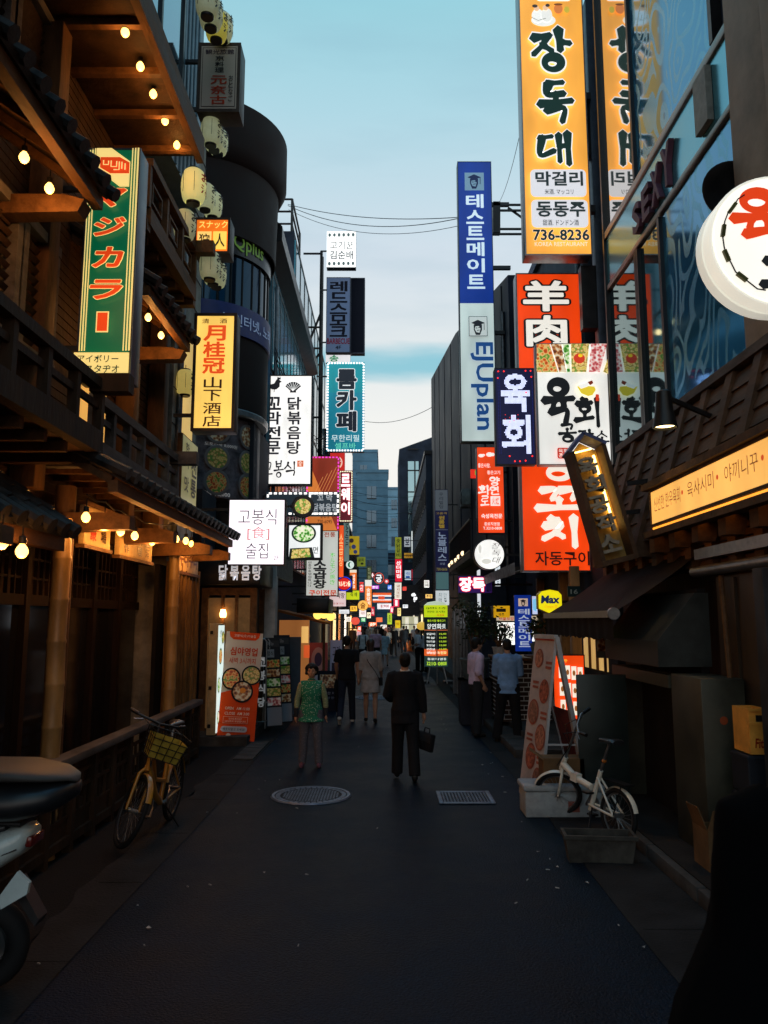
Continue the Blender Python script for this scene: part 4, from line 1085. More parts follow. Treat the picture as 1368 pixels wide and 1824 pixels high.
obj('wall', MB().box(3.5, 11.7, .22, 3.62, 19, 4.2), PLASTER, t)
for x, y in ((3.2, 13.0), (3.3, 14.2), (3.42, 16.9)): obj('column', MB().bev(x - .08, y - .08, .22, x + .08, y + .08, 3.0, .01), mat('amber_wood', (.30, .17, .07), .55, 0, .2, 6, (1, 1, .3)), t, 30)
b = MB().prism([(2.3, 13.5, 2.95), (3.6, 13.5, 3.30), (3.6, 13.5, 3.37), (2.3, 13.5, 3.02)], (0, 4.2, 0))
o = obj('awning', b, BLACKM, t); b = MB()
for i in range(35): b.beam((2.29, 13.55 + i * .12, 2.9), (2.29, 13.55 + i * .12, 3.10), .025, .025)
obj('awning_slats', b, GALV, o)
obj('counter_glow', MB().box(3.48, 12.2, 1.3, 3.499, 13.6, 2.2), backlit((250, 200, 120), .55, .3), t)
for y in (12.2, 12.65, 13.1): obj('window_bar', MB().box(3.44, y, 1.3, 3.475, y + .05, 2.2), BEAM, t)
t = thing('folding_gate', 'black folding gate with many thin bars before the lamp lit terrace', 'gate', (2.5, 20.5, .2))
b = MB()
for i in range(9):
    x = PY(807 + i * 3, 1130, 20.5).x; b.tube([(x, 20.5 + (i % 2) * .12, .2), (x, 20.5 + (i % 2) * .12, 2.35)], .022, 6)
b.box(PY(806, 1100, 20.5).x, 20.48, 2.34, PY(832, 1100, 20.5).x, 20.66, 2.4)
obj('bars', b, STEEL, t)
# terrace railing with the row of globe lamps
t = thing('terrace', 'small upper terrace with black railing and a row of little lamps', 'terrace', (2.9, 22, 3.9))
obj('deck', MB().box(2.3, 20.5, 3.75, 3.28, 27, 3.9), BLACKM, t)
b = MB()
for i in range(24): b.tube([(2.32, 20.6 + i * .27, 3.9), (2.32, 20.6 + i * .27, 4.8)], .015, 6)
b.tube([(2.32, 20.5, 4.8), (2.32, 27, 4.8)], .03); b.tube([(2.32, 20.5, 3.95), (2.32, 27, 3.95)], .03)
obj('railing', b, BLACKM, t)
obj('shopfront', MB().box(2.6, 20.7, .2, 3.28, 27, 3.74), NAVY, t)
for k in range(3): obj('lit_pane', MB().box(2.57, 20.8, 1.9 + k * .55, 2.599, 21.3, 2.35 + k * .55), backlit((225, 232, 240), .9, .1), t)

# lit shopfronts far down the lane and air conditioners on the side walls
for i, (sx, y, w, col, e, lab) in enumerate(((-1, 42, 2.6, (255, 214, 150), .9, 'cream lit shopfront on the far left beyond the stall'), (-1, 47, 2.2, (255, 160, 90), .9, 'orange lit shopfront on the far left'), (-1, 54, 3.0, (250, 240, 225), 1.0, 'white lit shopfront on the far left near the crowd'), (-1, 63, 3.5, (255, 200, 120), 1.0, 'amber lit shopfront at the far left end of the lane'),
        (1, 45, 3.0, (210, 235, 240), .8, 'cool white lit shopfront on the far right'), (1, 55, 3.0, (255, 226, 170), 1.0, 'warm white lit shopfront on the far right'), (1, 70, 4.0, (255, 240, 210), 1.1, 'bright shopfront at the far right end of the lane'))):
    x = -2.8 if sx < 0 else 2.8
    t = thing('shopfront', lab, 'shop', (x, y, 0), 'lit shopfronts far down the lane')
    obj('glass', MB().box(x - .02, y, .3, x + .02, y + w, 2.5), backlit(col, e * 4, .35, 1.2), t)
    f = MB()
    for k in range(4): f.box(x - .05, y + w * k / 3 - .04, 0, x + .05, y + w * k / 3 + .04, 2.6)
    f.box(x - .06, y - .05, 2.5, x + .06, y + w + .05, 2.95)
    obj('frame', f, BLACKM, t)
ACM = mat('ac_casing', (.20, .21, .20), .6, 0, .2, 4)
for i, (x, y, z, lab) in enumerate(((3.38, 15.0, 4.4, 'air conditioner on the blue grey house behind the orange sign'), (3.38, 17.4, 4.5, 'air conditioner above the round white sign'), (3.1, 24, 5.3, 'air conditioner on the dark block over the terrace'), (3.1, 29, 6.4, 'air conditioner high on the dark block'), (-2.55, 19.6, 3.2, 'air conditioner on the pale glass building near the stall'), (-2.6, 24, 4.2, 'air conditioner on the pale glass building behind the grey letter sign'), (-3.0, 46, 5.2, 'air conditioner on the far dark four storey block'))):
    t = thing('air_conditioner', lab, 'air conditioner', (x, y, z), 'outdoor air conditioners')
    obj('casing', MB().bev(-.16, -.42, 0, .16, .42, .6, .02), ACM, t, 30, True)
    s_ = -1 if x > 0 else 1
    b = MB().lathe([(.0, s_ * .165), (.24, s_ * .165), (.26, s_ * .175), (.26, s_ * .16)], (0, -.08, .3), 24, 'X')
    for k in range(6): a = k * math.pi / 6; b.beam((s_ * .172, -.08 - .25 * math.cos(a), .3 - .25 * math.sin(a)), (s_ * .172, -.08 + .25 * math.cos(a), .3 + .25 * math.sin(a)), .008, .008)
    obj('fan_grille', b, BLACKM, t, None, True)
    obj('bracket', MB().beam((-.2, -.3, -.03), (.2, -.3, -.03), .04, .04).beam((-.2, .3, -.03), (.2, .3, -.03), .04, .04), GALV, t, None, True)
for i, (x, y, z1, lab) in enumerate(((-2.72, 18.6, 10.5, 'drain pipe at the near corner of the pale glass building'), (3.56, 13.4, 9.8, 'drain pipe at the near corner of the blue grey house'), (3.25, 20.2, 10.5, 'drain pipe down the front of the black block'), (-3.26, 11.9, 10.5, 'drain pipe on the pale stone wall'))):
    t = thing('drain_pipe', lab, 'pipe', (x, y, 0), 'drain pipes on the walls'); obj('pipe', MB().tube([(x, y, 3.2), (x, y, z1)], .05, 10), GALV, t, 50)
    for k in range(2): obj('clamp', MB().lathe([(.055, -.03), (.065, -.03), (.065, .03), (.055, .03)], (x, y, 4 + k * (z1 - 4.5) / 3), 12), BLACKM, t, 50)
# ---------------------------------------------------------------- signs of the left side
GL, GR = 'signs hanging along the left side', 'signs hanging along the right side'
FB = mat('sign_blue_metal', (.05, .06, .085), .4, .5, .2, 5)
FBR = mat('sign_brown_frame', (.06, .045, .038), .5, .1, .2, 5)
GREEN, CRM, RED = (0, 92, 58), (250, 216, 130), (226, 66, 20)
it = [('r', (146, 265, 242, 631), GREEN, {'e': .75})]
for a, c in ((148.5, 151.5), (154, 156.5), (159, 161), (227, 229), (232, 234.5), (237, 240)): it.append(('r', (a, 266, c, 628), CRM, {'n': 'stripe', 'e': .9}))
it += [('p', [(163, 267), (190, 267), (225, 292), (225, 338), (208, 338), (163, 304)], CRM, {'n': 'panel', 'e': .95}),
       ('p', [(171, 284), (206, 284), (224, 294), (224, 314), (190, 314), (171, 303)], RED, {'e': .85}),
       ('l', [(177, 290), (177, 298), (186, 298), (186, 291)], 2.2, CRM), ('l', [(191, 291), (191, 302), (201, 302), (201, 292)], 2.2, CRM), ('l', [(206, 293), (206, 308), (196, 308)], 2.2, CRM), ('l', [(211, 294), (211, 307)], 2.2, CRM), ('l', [(217, 297), (217, 309)], 2.2, CRM)]
for c, rc in (('マ', (165, 344, 222, 376)), ('ジ', (169, 396, 223, 429)), ('カ', (169, 450, 222, 485)), ('ラ', (168, 508, 223, 541))): it.append(('t', c, rc, RED, {'b': .035, 'sh': .12, 'ol': (CRM, .022), 'e': .9}))
it += [('r', (181, 563, 203, 599), CRM, {'n': 'letter_outline'}), ('r', (183, 565, 201, 597), RED, {'n': 'lettering', 'e': .9}),
       ('r', (146, 634, 242, 677), CRM, {'e': .95}), ('t', 'アイボリー', (153, 638, 224, 651), (20, 50, 35), {'b': .012}), ('t', 'スタヂオ', (168, 655, 226, 669), (20, 50, 35), {'b': .012})]
psign('retro_sign', 'tall green box sign with red katakana and cream stripes on the timber restaurant', (146, 265, 242, 678), 7.15, it, -3.4, d=.25, face=CRM, e=.95, fw=.02, frame=FB, group=GL)
it = [('r', (356, 81, 424, 196), (52, 46, 50), {'n': 'border'}), ('r', (357.5, 83, 422.5, 194.5), (186, 176, 166)), ('r', (360, 86, 420, 191.5), (52, 46, 50), {'n': 'border'}), ('r', (361, 87, 419, 190.5), (186, 176, 166)),
      ('t', '観光旅館', (365, 90, 416, 99), (50, 44, 70)), ('v', '京料理', (383, 101, 399, 132), (40, 36, 40), {'b': .015}), ('v', '元奈古', (376, 136, 405, 189), (178, 66, 42), {'b': .02}), ('v', 'おとなご', (408, 136, 416, 184), (60, 50, 50))]
psign('inn_sign', 'unlit grey brown box sign with red brushed characters above the lanterns', (352, 77, 428, 200), 10.0, it, -3.2, d=.34, e=0, fm=paint((186, 176, 166), .3), fw=.045, frame=FBR, group=GL)
it = [('t', 'スナック', (354, 394, 405, 407), (255, 225, 110)), ('r', (352, 413, 377, 445), (255, 205, 110)), ('r', (380, 413, 404, 445), (255, 210, 90)),
      ('t', '狩', (355, 417, 374, 441), (40, 25, 15), {'b': .015}), ('t', '人', (383, 417, 401, 441), (40, 25, 15), {'b': .015})]
psign('snack_sign', 'small square orange bar sign with two black characters', (346, 388, 410, 452), 10.6, it, -3.0, arms=1, d=.3, face=(240, 112, 26), e=1.05, fw=.035, frame=FBR, group=GL)
it = [('t', '清', (357, 568, 370, 577), (60, 35, 10)), ('t', '酒', (389, 568, 402, 577), (60, 35, 10)), ('v', '月桂冠', (361, 580, 400, 668), (214, 74, 24), {'b': .03, 'g': .06, 'keep': 0}), ('v', '山下酒店', (364, 672, 396, 762), (45, 24, 10), {'b': .012, 'g': .12})]
psign('sake_sign', 'glowing amber box sign with red and black brushed characters beside the bamboo screen', (343, 558, 420, 768), 10.9, it, -3.1, d=.26, face=(255, 206, 100), e=1.05, fw=.045, frame=FBR, group=GL)
it = [('t', '고봉식', (424, 907, 492, 935), (70, 68, 78), {'b': -.006, 'e': .5}), ('t', '[食]', (441, 939, 480, 962), (206, 96, 96), {'b': -.008, 'e': .75}), ('t', '술집', (439, 968, 478, 995), (74, 72, 82), {'b': -.006, 'e': .5}), ('t', '2F', (488, 990, 498, 998), (90, 88, 96), {'b': -.004, 'e': .5})]
psign('square_sign', 'square glowing white sign with thin grey letters and a red bracketed character', (406, 889, 508, 1007), 13.6, it, -3.4, d=.2, face=(250, 238, 248), e=1.45, fw=.02, group=GL)
sh = [('p', [(521 + (14.5 if 0 < k < 12 else 10) * math.cos(R(180 - k * 15)), 692 - 11.5 * math.sin(R(k * 15))) for k in range(13)] + [(526, 697), (527, 700), (515, 700), (516, 697)], (28, 28, 32))]
for k in range(1, 8): sh.append(('l', [(521, 697), (521 + 13 * math.cos(R(180 - k * 22.5)), 691 - 10.5 * math.sin(R(k * 22.5)))], .8, (235, 235, 232)))
roo = [('p', [(474, 680), (480, 686), (487, 684), (491, 677), (495, 676), (498, 679), (501, 681), (497, 683), (497, 690), (491, 695), (484, 695), (478, 692)], (24, 24, 28)), ('l', [(488, 694), (487, 700)], 1.2, (24, 24, 28)), ('p', [(492, 677), (493, 672), (496, 674), (498, 672), (499, 677)], (24, 24, 28))]
it = sh + roo + [('v', '꼬막전문', (475, 707, 500, 812), (34, 34, 40), {'b': .03, 'g': .13, 'keep': 0}), ('v', '닭볶음탕', (512, 707, 536, 812), (34, 34, 40), {'b': .025, 'g': .13, 'keep': 0})]
it += [('b', '고', (469, 824, 487, 849), (30, 30, 34), {'w': .1}), ('b', '봉', (490, 822, 507, 852), (30, 30, 34), {'w': .09}), ('b', '식', (508, 824, 529, 848), (30, 30, 34), {'w': .1}), ('r', (531, 822, 542, 833), (196, 98, 60), {'n': 'seal'}), ('t', '食', (532, 823, 541, 832), (240, 225, 210))]
psign('tall_white_sign', 'tall white sign with a rooster, a shell and two columns of black letters', (466, 668, 556, 864), 18.2, it, -3.0, d=.25, face=(246, 243, 238), e=1.2, fw=.03, group=GL)
it = [('t', '고기꾼', (588, 430, 629, 444), (30, 40, 50), {'b': .0}), ('t', '김순배', (588, 447, 629, 462), (30, 40, 50))]
for i in range(6):
    for v in (419, 470): it.append(('c', (587 + i * 8.4, v), 2.4, 3.2, (90, 110, 110), {'n': 'clip', 'e': .4}))
psign('bright_white_sign', 'small bright white sign with two lines of hand lettering at the mast top', (582, 412, 634, 476), 29.6, it, xm, arms=1, d=.35, face=(250, 250, 246), e=1.2, fw=.0, group=GL)
psign('black_sign', 'plain black sign box beside the unlit blue grey barbecue sign', (624, 495, 650, 630), 30.6, [], None, d=.3, e=0, fm=paint((20, 24, 40), .5), fw=.04, frame=FB, group=GL)
it = [('v', '레드스모크', (588, 500, 618, 601), (18, 22, 40), {'b': .03, 'g': .1, 'keep': 0}), ('t', 'BARBECUE', (583, 603, 623, 613), (150, 24, 50), {'b': .02}), ('t', '4F', (598, 616, 608, 622), (30, 35, 50))]
psign('unlit_sign', 'unlit blue grey vertical barbecue sign with black letters on the mast', (581, 494, 624, 628), 29.9, it, xm, d=.3, e=0, fm=paint((130, 150, 190), .5), fw=.02, frame=FB, group=GL)
it = [('t', '송', (587, 633, 603, 644), (20, 130, 80), {'b': .03})]
psign('peeking_sign', 'white sign with a green letter peeking out above the teal sign', (580, 630, 624, 646), 31, it, None, d=.2, face=(240, 238, 240), e=.9, fw=0, group=GL)
DK = (16, 22, 34)
it = [('r', (582, 700, 649, 804), (14, 120, 140), {'m': backlit((8, 128, 150), .75, .5, .9)}), ('v', '룸카페', (600, 657, 634, 770), DK, {'b': .045, 'g': .1, 'ol': ((250, 250, 250), .03), 'e': 1, 'keep': 0}),
      ('t', '무한리필', (591, 775, 640, 787), (225, 245, 245)), ('t', '셀프바', (597, 789, 634, 800), (110, 225, 190)), ('border', (583.5, 647, 647.5, 802.5), 13, 1.5, (255, 250, 250), 1.7)]
psign('teal_sign', 'teal sign with white outlined black letters and a border of white bulbs', (582, 645, 649, 804), 28.5, it, xm, d=.3, face=(10, 140, 150), e=.8, fw=.0, group=GL)
it = [('p', [(545, 813), (604, 813), (604, 952)], (150, 55, 30), {'n': 'panel', 'm': backlit((160, 55, 32), .65, .4, 1.2)})]
it += [('l', [(548 + i * 9, 905 - i * 7), (575 + i * 8, 850 - i * 6)], .7, (235, 160, 90), {'e': .8}) for i in range(5)]
it += [('t', '종로점', (571, 918, 587, 924), (70, 40, 25)), ('t', '720-6095', (566, 926, 592, 933), (70, 40, 25)), ('border', (547, 815, 602.5, 950), 9, 1.2, (240, 60, 200), 1.3)]
psign('orange_sign', 'brown and orange sign edged with pink bulbs behind the tall white sign', (545, 813, 604, 952), 24, it, -2.9, d=.3, face=(226, 128, 56), e=.8, fw=0, group=GL)
it = [('t', '꼬 막', (565, 881, 592, 893), (235, 240, 245), {'b': .02}), ('t', '닭볶음탕', (557, 897, 602, 911), (235, 240, 245), {'b': .02}), ('border', (477, 879, 602, 915), 14, 1.7, (255, 250, 245), 1.8), ('border', (552, 879, 602, 915), 6, 1.7, (255, 250, 245), 1.8)]
psign('bulb_sign', 'dark landscape sign with white letters framed by white bulbs', (474, 876, 604, 918), 17.2, it, -2.9, d=.22, face=(44, 62, 74), e=.4, fw=0, group=GL)
psign('pan_sign', 'round stew pan picture board fixed in front of the bulb framed sign', (519, 883, 560, 921), 16.8, [('food', (539.5, 902), 17, 16, 3, {'e': 1.0}), ('l', [(522, 896), (517, 899), (522, 904)], 1.5, (20, 20, 20))], -2.9, d=.08, face=(35, 32, 32), e=.2, fw=0, shape='round', arms=1, group=GL)
it = [('c', (601, 824), 9, 11, (245, 210, 190), {'e': 1}), ('c', (601, 824), 7.2, 9, (200, 44, 36), {'e': 1}), ('l', [(596, 820), (601, 816), (606, 822), (601, 828), (603, 832)], 2, (245, 215, 200))]
psign('red_round_sign', 'red sign with a pale swirl peeking out behind the pink bulb sign', (588, 805, 614, 840), 34, it, -3, d=.25, face=(196, 40, 34), e=1, fw=0, group=GL)
it = [('v', '르웨이', (608, 843, 623, 918), (255, 236, 240), {'b': .04, 'e': 1.5, 'keep': 0, 'ol': ((226, 30, 50), .035)}), ('border', (605, 840, 626.5, 928), 7, .9, (245, 240, 200), 1.6)]
psign('red_neon_sign', 'narrow sign with glowing pink letters edged in tiny white bulbs', (603, 838, 628, 930), 33, it, -3.1, d=.3, face=(92, 20, 34), e=.9, fw=0, group=GL)
it = [('food', (541, 950), 22, 17, 2, {'e': 1.0, 'rim': (18, 40, 30)}), ('p', [(517, 977), (556, 975), (561, 995), (514, 999)], (24, 30, 28), {'n': 'plate'}), ('p', [(521, 979), (551, 977), (554, 992), (519, 995)], (235, 200, 90), {'n': 'dish_picture', 'm': food(3, 1)}), ('t', '면', (558, 974, 567, 986), (60, 66, 66))]
psign('noodle_sign', 'white sign with a green noodle bowl picture in a thick black frame', (511, 932, 574, 997), 16.2, it, -2.9, d=.2, face=(244, 246, 246), e=1.05, fw=.045, group=GL)
it = [('v', '소곱창', (559, 998, 581, 1049), (26, 26, 28), {'b': .04, 'g': .08, 'keep': 0}), ('t', '구이전문', (551, 1051, 600, 1061), (196, 66, 36), {'b': .03}), ('v', 'ホルモン焼き', (588, 984, 597, 1042), (110, 190, 100)), ('v', '연중무휴영업합니다', (549, 1000, 555, 1046), (50, 50, 52)), ('t', '전통', (577, 948, 597, 957), (150, 60, 40), {'b': .02})]
psign('restaurant_sign', 'tall pale grey sign with heavy black letters and a red bottom line', (545, 945, 603, 1062), 20.5, it, -2.9, d=.25, face=(205, 206, 198), e=.85, fw=.02, group=GL)
psign('orange_edge_sign', 'thin glowing orange sign edge beside the pale grey sign', (603, 936, 612, 1028), 25, [('v', '소곱창', (604, 950, 611, 1010), (255, 190, 120))], -2.9, d=.25, face=(236, 84, 30), e=1.1, fw=0, group=GL)
psign('letter_sign', 'grey green sign with latin letters running downward', (612, 925, 622, 1000), 36, [('rot', 'BANJUL', (614, 930, 620.5, 975), (18, 26, 30))], -3, d=.2, face=(120, 145, 140), e=.6, fw=0, group=GL)
it = [('c', (626, 963), 4, 4, (60, 40, 40)), ('c', (630, 974), 4, 4, (50, 60, 110)), ('c', (633, 983), 3.5, 3.5, (50, 60, 110)), ('v', '카페', (621, 962, 625, 980), (60, 40, 20))]
psign('yellow_sign', 'mustard yellow sign with round blue spots high on the left', (620, 955, 640, 988), 40, it, -3, d=.2, face=(190, 160, 30), e=.7, fw=0, group=GL)
it = [('c', (623.5, 1006), 4, 5, (20, 110, 80)), ('c', (625, 1006), 2, 4, (235, 245, 240))]
psign('green_round_sign', 'small round white and green sign far along the left', (616, 998, 631, 1014), 42, it, -3, arms=1, d=.2, face=(225, 240, 232), e=1, shape='round', group=GL)
psign('olive_sign', 'olive sign with dark letters far along the left', (636, 992, 651, 1009), 50, [('t', '골목', (638, 995, 648, 1000), (30, 40, 20)), ('c', (645, 1004), 2.5, 2, (30, 40, 20))], -3, arms=1, d=.2, face=(128, 140, 40), e=.6, fw=0, group=GL)
it = [('c', (613, 1040), 14, 13, (40, 60, 230), {'e': 1.3}), ('c', (613, 1040), 12.8, 11.8, (30, 8, 30), {'e': .6}), ('c', (613, 1040), 11.6, 10.4, (214, 30, 30), {'e': 1.1}), ('t', 'ホルモン燒', (602, 1035, 624, 1045), (255, 235, 200), {'b': .03, 'e': 1.3})]
psign('neon_oval_sign', 'red oval neon sign with blue tube rings', (598, 1025, 628, 1055), 27, it, -2.8, arms=1, d=.2, face=(14, 12, 40), e=.6, fw=0, group=GL)
psign('orange_sign', 'orange vertical sign with white letters and a pale top beyond the neon oval', (623, 1015, 635, 1051), 38, [('r', (623, 1015, 635, 1020), (240, 225, 200)), ('v', '생맥주집', (625.5, 1023, 632, 1048), (250, 240, 225), {'b': .03})], -2.9, d=.2, face=(232, 110, 34), e=1, fw=0, group=GL)
psign('pink_white_sign', 'pale pink sign with black script under the neon oval', (587, 1053, 616, 1080), 23.5, [('t', '막창', (600, 1056, 614, 1066), (30, 30, 30), {'b': .02}), ('t', '숯불구이', (594, 1073, 612, 1077), (140, 80, 80))], -2.8, d=.2, face=(236, 206, 204), e=.9, fw=0, group=GL)
psign('lime_sign', 'small lime yellow sign with black letters', (617, 1052, 640, 1068), 34, [('t', '식 애', (624, 1055, 636, 1063), (30, 50, 10), {'b': .02})], -2.9, arms=1, d=.2, face=(206, 218, 30), e=.95, fw=0, group=GL)
psign('low_white_sign', 'low white strip sign under the pale pink sign', (604, 1086, 622, 1093), 26, [('t', '호프치킨', (607, 1088, 620, 1092), (90, 90, 95))], -2.8, arms=1, d=.15, face=(245, 245, 245), e=1.05, fw=0, group=GL)
psign('cream_orange_sign', 'white topped orange vertical sign in the middle distance', (650, 1033, 662, 1082), 46, [('r', (650, 1033, 662, 1044), (235, 235, 225)), ('v', '숯불갈비', (653, 1047, 659.5, 1078), (250, 240, 225), {'b': .03})], -2.9, d=.2, face=(236, 130, 52), e=1, fw=0, group=GL)
psign('amber_round_sign', 'glowing amber round sign with a brushed letter in the middle distance', (637, 1069, 656, 1088), 40, [('t', '술', (642, 1073, 651, 1084), (120, 60, 10), {'b': .02})], -2.9, arms=1, d=.25, face=(255, 190, 90), e=1.1, shape='round', group=GL)
psign('green_sign', 'narrow dark green sign with pale letters in the middle distance', (653, 1009, 662, 1033), 56, [('v', '한의원', (655, 1011, 660, 1031), (200, 205, 150))], -2.9, d=.2, face=(60, 74, 46), e=.5, fw=0, group=GL)
psign('white_corner_sign', 'white sign hanging over the far left shopfronts', (640, 1086, 652, 1099), 44, [('t', '맥주', (643, 1090, 650, 1096), (120, 60, 60))], -2.9, arms=1, d=.2, face=(250, 236, 236), e=1.1, fw=0, group=GL)
psign('small_red_sign', 'small red and blue sign under the orange topped sign', (661, 1081, 667, 1097), 48, [('v', '노래', (662, 1083, 666, 1095), (250, 240, 240))], -2.9, arms=1, d=.2, face=(200, 30, 50), e=1, fw=0, group=GL)
# far end cluster
GF = 'signs at the far end of the lane'
it = [('c', (675, 1030), 9, 10, (226, 90, 70), {'e': 1.1}), ('c', (675, 1030), 8, 8.8, (20, 24, 40)), ('t', '궁', (670, 1024, 680, 1037), (240, 240, 240), {'b': .04, 'e': 1.2})]
psign('ring_sign', 'round sign with a white letter in a red ring at the end of the lane', (665, 1019, 685, 1041), 84, it, None, d=.3, face=(20, 24, 40), e=.6, shape='round', group=GF)
psign('red_dot_sign', 'tiny round pink sign right of the ringed letter', (684, 1031, 693, 1040), 84, [('c', (688.5, 1035.5), 2, 2, (250, 240, 240), {'e': 1})], None, d=.3, face=(210, 70, 70), e=1, shape='round', group=GF)
psign('cross_sign', 'glowing pharmacy cross at the end of the lane', (660, 1020, 667, 1029), 82, [('r', (662.6, 1021, 664.4, 1028), (255, 220, 220), {'e': 1.3}), ('r', (661, 1023.6, 666, 1025.6), (255, 220, 220), {'e': 1.3})], None, d=.2, face=(120, 20, 30), e=.9, fw=0, group=GF)
it = [('r', (664, 1057, 697, 1060), (236, 100, 40)), ('r', (664, 1060, 697, 1063), (245, 240, 235)), ('r', (664, 1063, 697, 1067), (30, 70, 110)), ('r', (664, 1067, 697, 1069.5), (245, 240, 235)), ('r', (674, 1062, 685, 1068), (226, 80, 44))]
psign('striped_sign', 'convenience shop fascia striped orange, white and blue at the end of the lane', (664, 1056, 697, 1073), 86, it, None, d=.3, face=(230, 90, 40), e=1.05, fw=0, group=GF)
psign('price_sign', 'white sign with a red price at the end of the lane', (672, 1075, 697, 1085), 80, [('t', '8,900', (678, 1077, 693, 1083), (176, 70, 70), {'b': .02})], None, d=.3, face=(246, 240, 244), e=1.1, fw=0, group=GF)
psign('red_awning_sign', 'low glowing red lantern sign over the crowd', (670, 1100, 681, 1108), 70, [], None, d=.6, face=(255, 120, 70), e=1.1, fw=0, group=GF)
psign('lime_column_sign', 'yellow green vertical sign high at the far right of the gap', (704, 957, 715, 995), 62, [('v', '숯닭갈비', (706, 959, 713, 993), (40, 50, 10), {'b': .02})], 2.9, d=.2, face=(150, 155, 40), e=.6, fw=0, group=GF)
psign('red_column_sign', 'glowing red vertical sign with white letters at the far right of the gap', (704, 996, 716, 1036), 60, [('v', '산더미집', (706, 999, 714, 1030), (255, 240, 240), {'b': .03, 'e': 1.2})], 2.9, d=.2, face=(214, 26, 50), e=1.05, fw=0, group=GF)
psign('white_column_sign', 'white vertical sign under the glowing red one', (703, 1038, 715, 1067), 60, [('v', '돼지국밥', (706, 1041, 712, 1065), (120, 60, 40), {'b': .01})], 2.9, d=.2, face=(240, 230, 215), e=.95, fw=0, group=GF)
psign('pink_column_sign', 'small pink and white sign below the white column sign', (701, 1067, 711, 1081), 62, [('r', (704, 1069, 708, 1079), (255, 245, 245), {'e': 1.2})], 2.9, d=.2, face=(226, 60, 90), e=1, fw=0, group=GF)
psign('brown_round_sign', 'unlit brown round sign given a faint glow, low at the far right of the gap', (700, 1083, 713, 1095), 56, [], 2.9, arms=1, d=.2, face=(70, 34, 30), e=.5, shape='round', group=GF)  # unlit sign; a faint glow is put into its face
psign('yellow_flag_sign', 'yellow sign low at the far right of the gap', (704, 1105, 713, 1119), 54, [('t', '주차', (706, 1109, 711, 1114), (90, 60, 0))], 2.9, arms=1, d=.1, face=(236, 196, 30), e=.9, fw=0, group=GF)
psign('lime_flag_sign', 'bright lime sign above the crowd', (690, 1092, 698, 1112), 66, [('v', '호프', (692, 1095, 696, 1108), (40, 80, 10))], None, d=.2, face=(180, 210, 60), e=.9, fw=0, group=GF)
psign('eyeglass_sign', 'white panel with a black letter on the dark angled block', (720, 956, 731, 974), 79.6, [('t', '보', (722, 959, 729, 971), (40, 44, 60), {'b': .03})], None, d=.2, face=(170, 175, 180), e=.7, fw=0, group=GF)
psign('eyeglass_sign', 'bright white panel with a black letter beside the grey panel', (733, 946, 746, 985), 79.5, [('t', '청', (735, 958, 744, 972), (40, 44, 60), {'b': .03})], None, d=.2, face=(225, 230, 228), e=.9, fw=0, group=GF)
psign('amber_strip_sign', 'amber strip sign with dark letters across the dark angled block', (720, 985, 749, 994), 79, [('t', '식당골목회센터', (722, 986.5, 747, 992.5), (90, 40, 10), {'b': .02})], None, d=.2, face=(190, 140, 40), e=.6, fw=0, group=GF)
psign('poster_board', 'blue and white poster on the dark angled block', (721, 1016, 732, 1033), 78, [('t', '세일', (723, 1019, 730, 1024), (30, 70, 150)), ('r', (723, 1026, 730, 1030), (30, 90, 170))], None, d=.2, face=(200, 215, 230), e=.7, fw=0, group=GF)
psign('poster_board', 'red poster beside the blue and white one', (733, 1014, 746, 1034), 78, [('t', '특가', (736, 1017, 743, 1023), (240, 220, 220)), ('r', (736, 1027, 743, 1028.5), (240, 220, 220))], None, d=.2, face=(176, 30, 50), e=.7, fw=0, group=GF)
it = [('p', [(733, 1058), (738, 1056), (741, 1060), (739, 1065), (743, 1062), (743, 1067), (738, 1073), (736, 1069), (737, 1064), (733, 1062)], (250, 250, 250), {'e': 1.3})]
psign('black_shop_sign', 'black shop panel with a glowing white squiggle at the far right', (717, 1042, 752, 1095), 64, it, 3, d=.3, face=(10, 14, 20), e=.4, fw=0, group=GF)
psign('small_red_square', 'tiny glowing red square over the black shop panel', (717, 1045, 724, 1052), 63.5, [], None, d=.2, face=(226, 70, 60), e=1.1, fw=0, group=GF)
psign('lit_shopfront', 'cream lit shop interior behind the far right pedestrians', (716, 1098, 752, 1128), 66, [('r', (722, 1100, 728, 1124), (250, 246, 225)), ('r', (738, 1100, 744, 1126), (250, 246, 225))], None, d=.4, face=(190, 190, 160), e=.85, fw=0, group=GF)

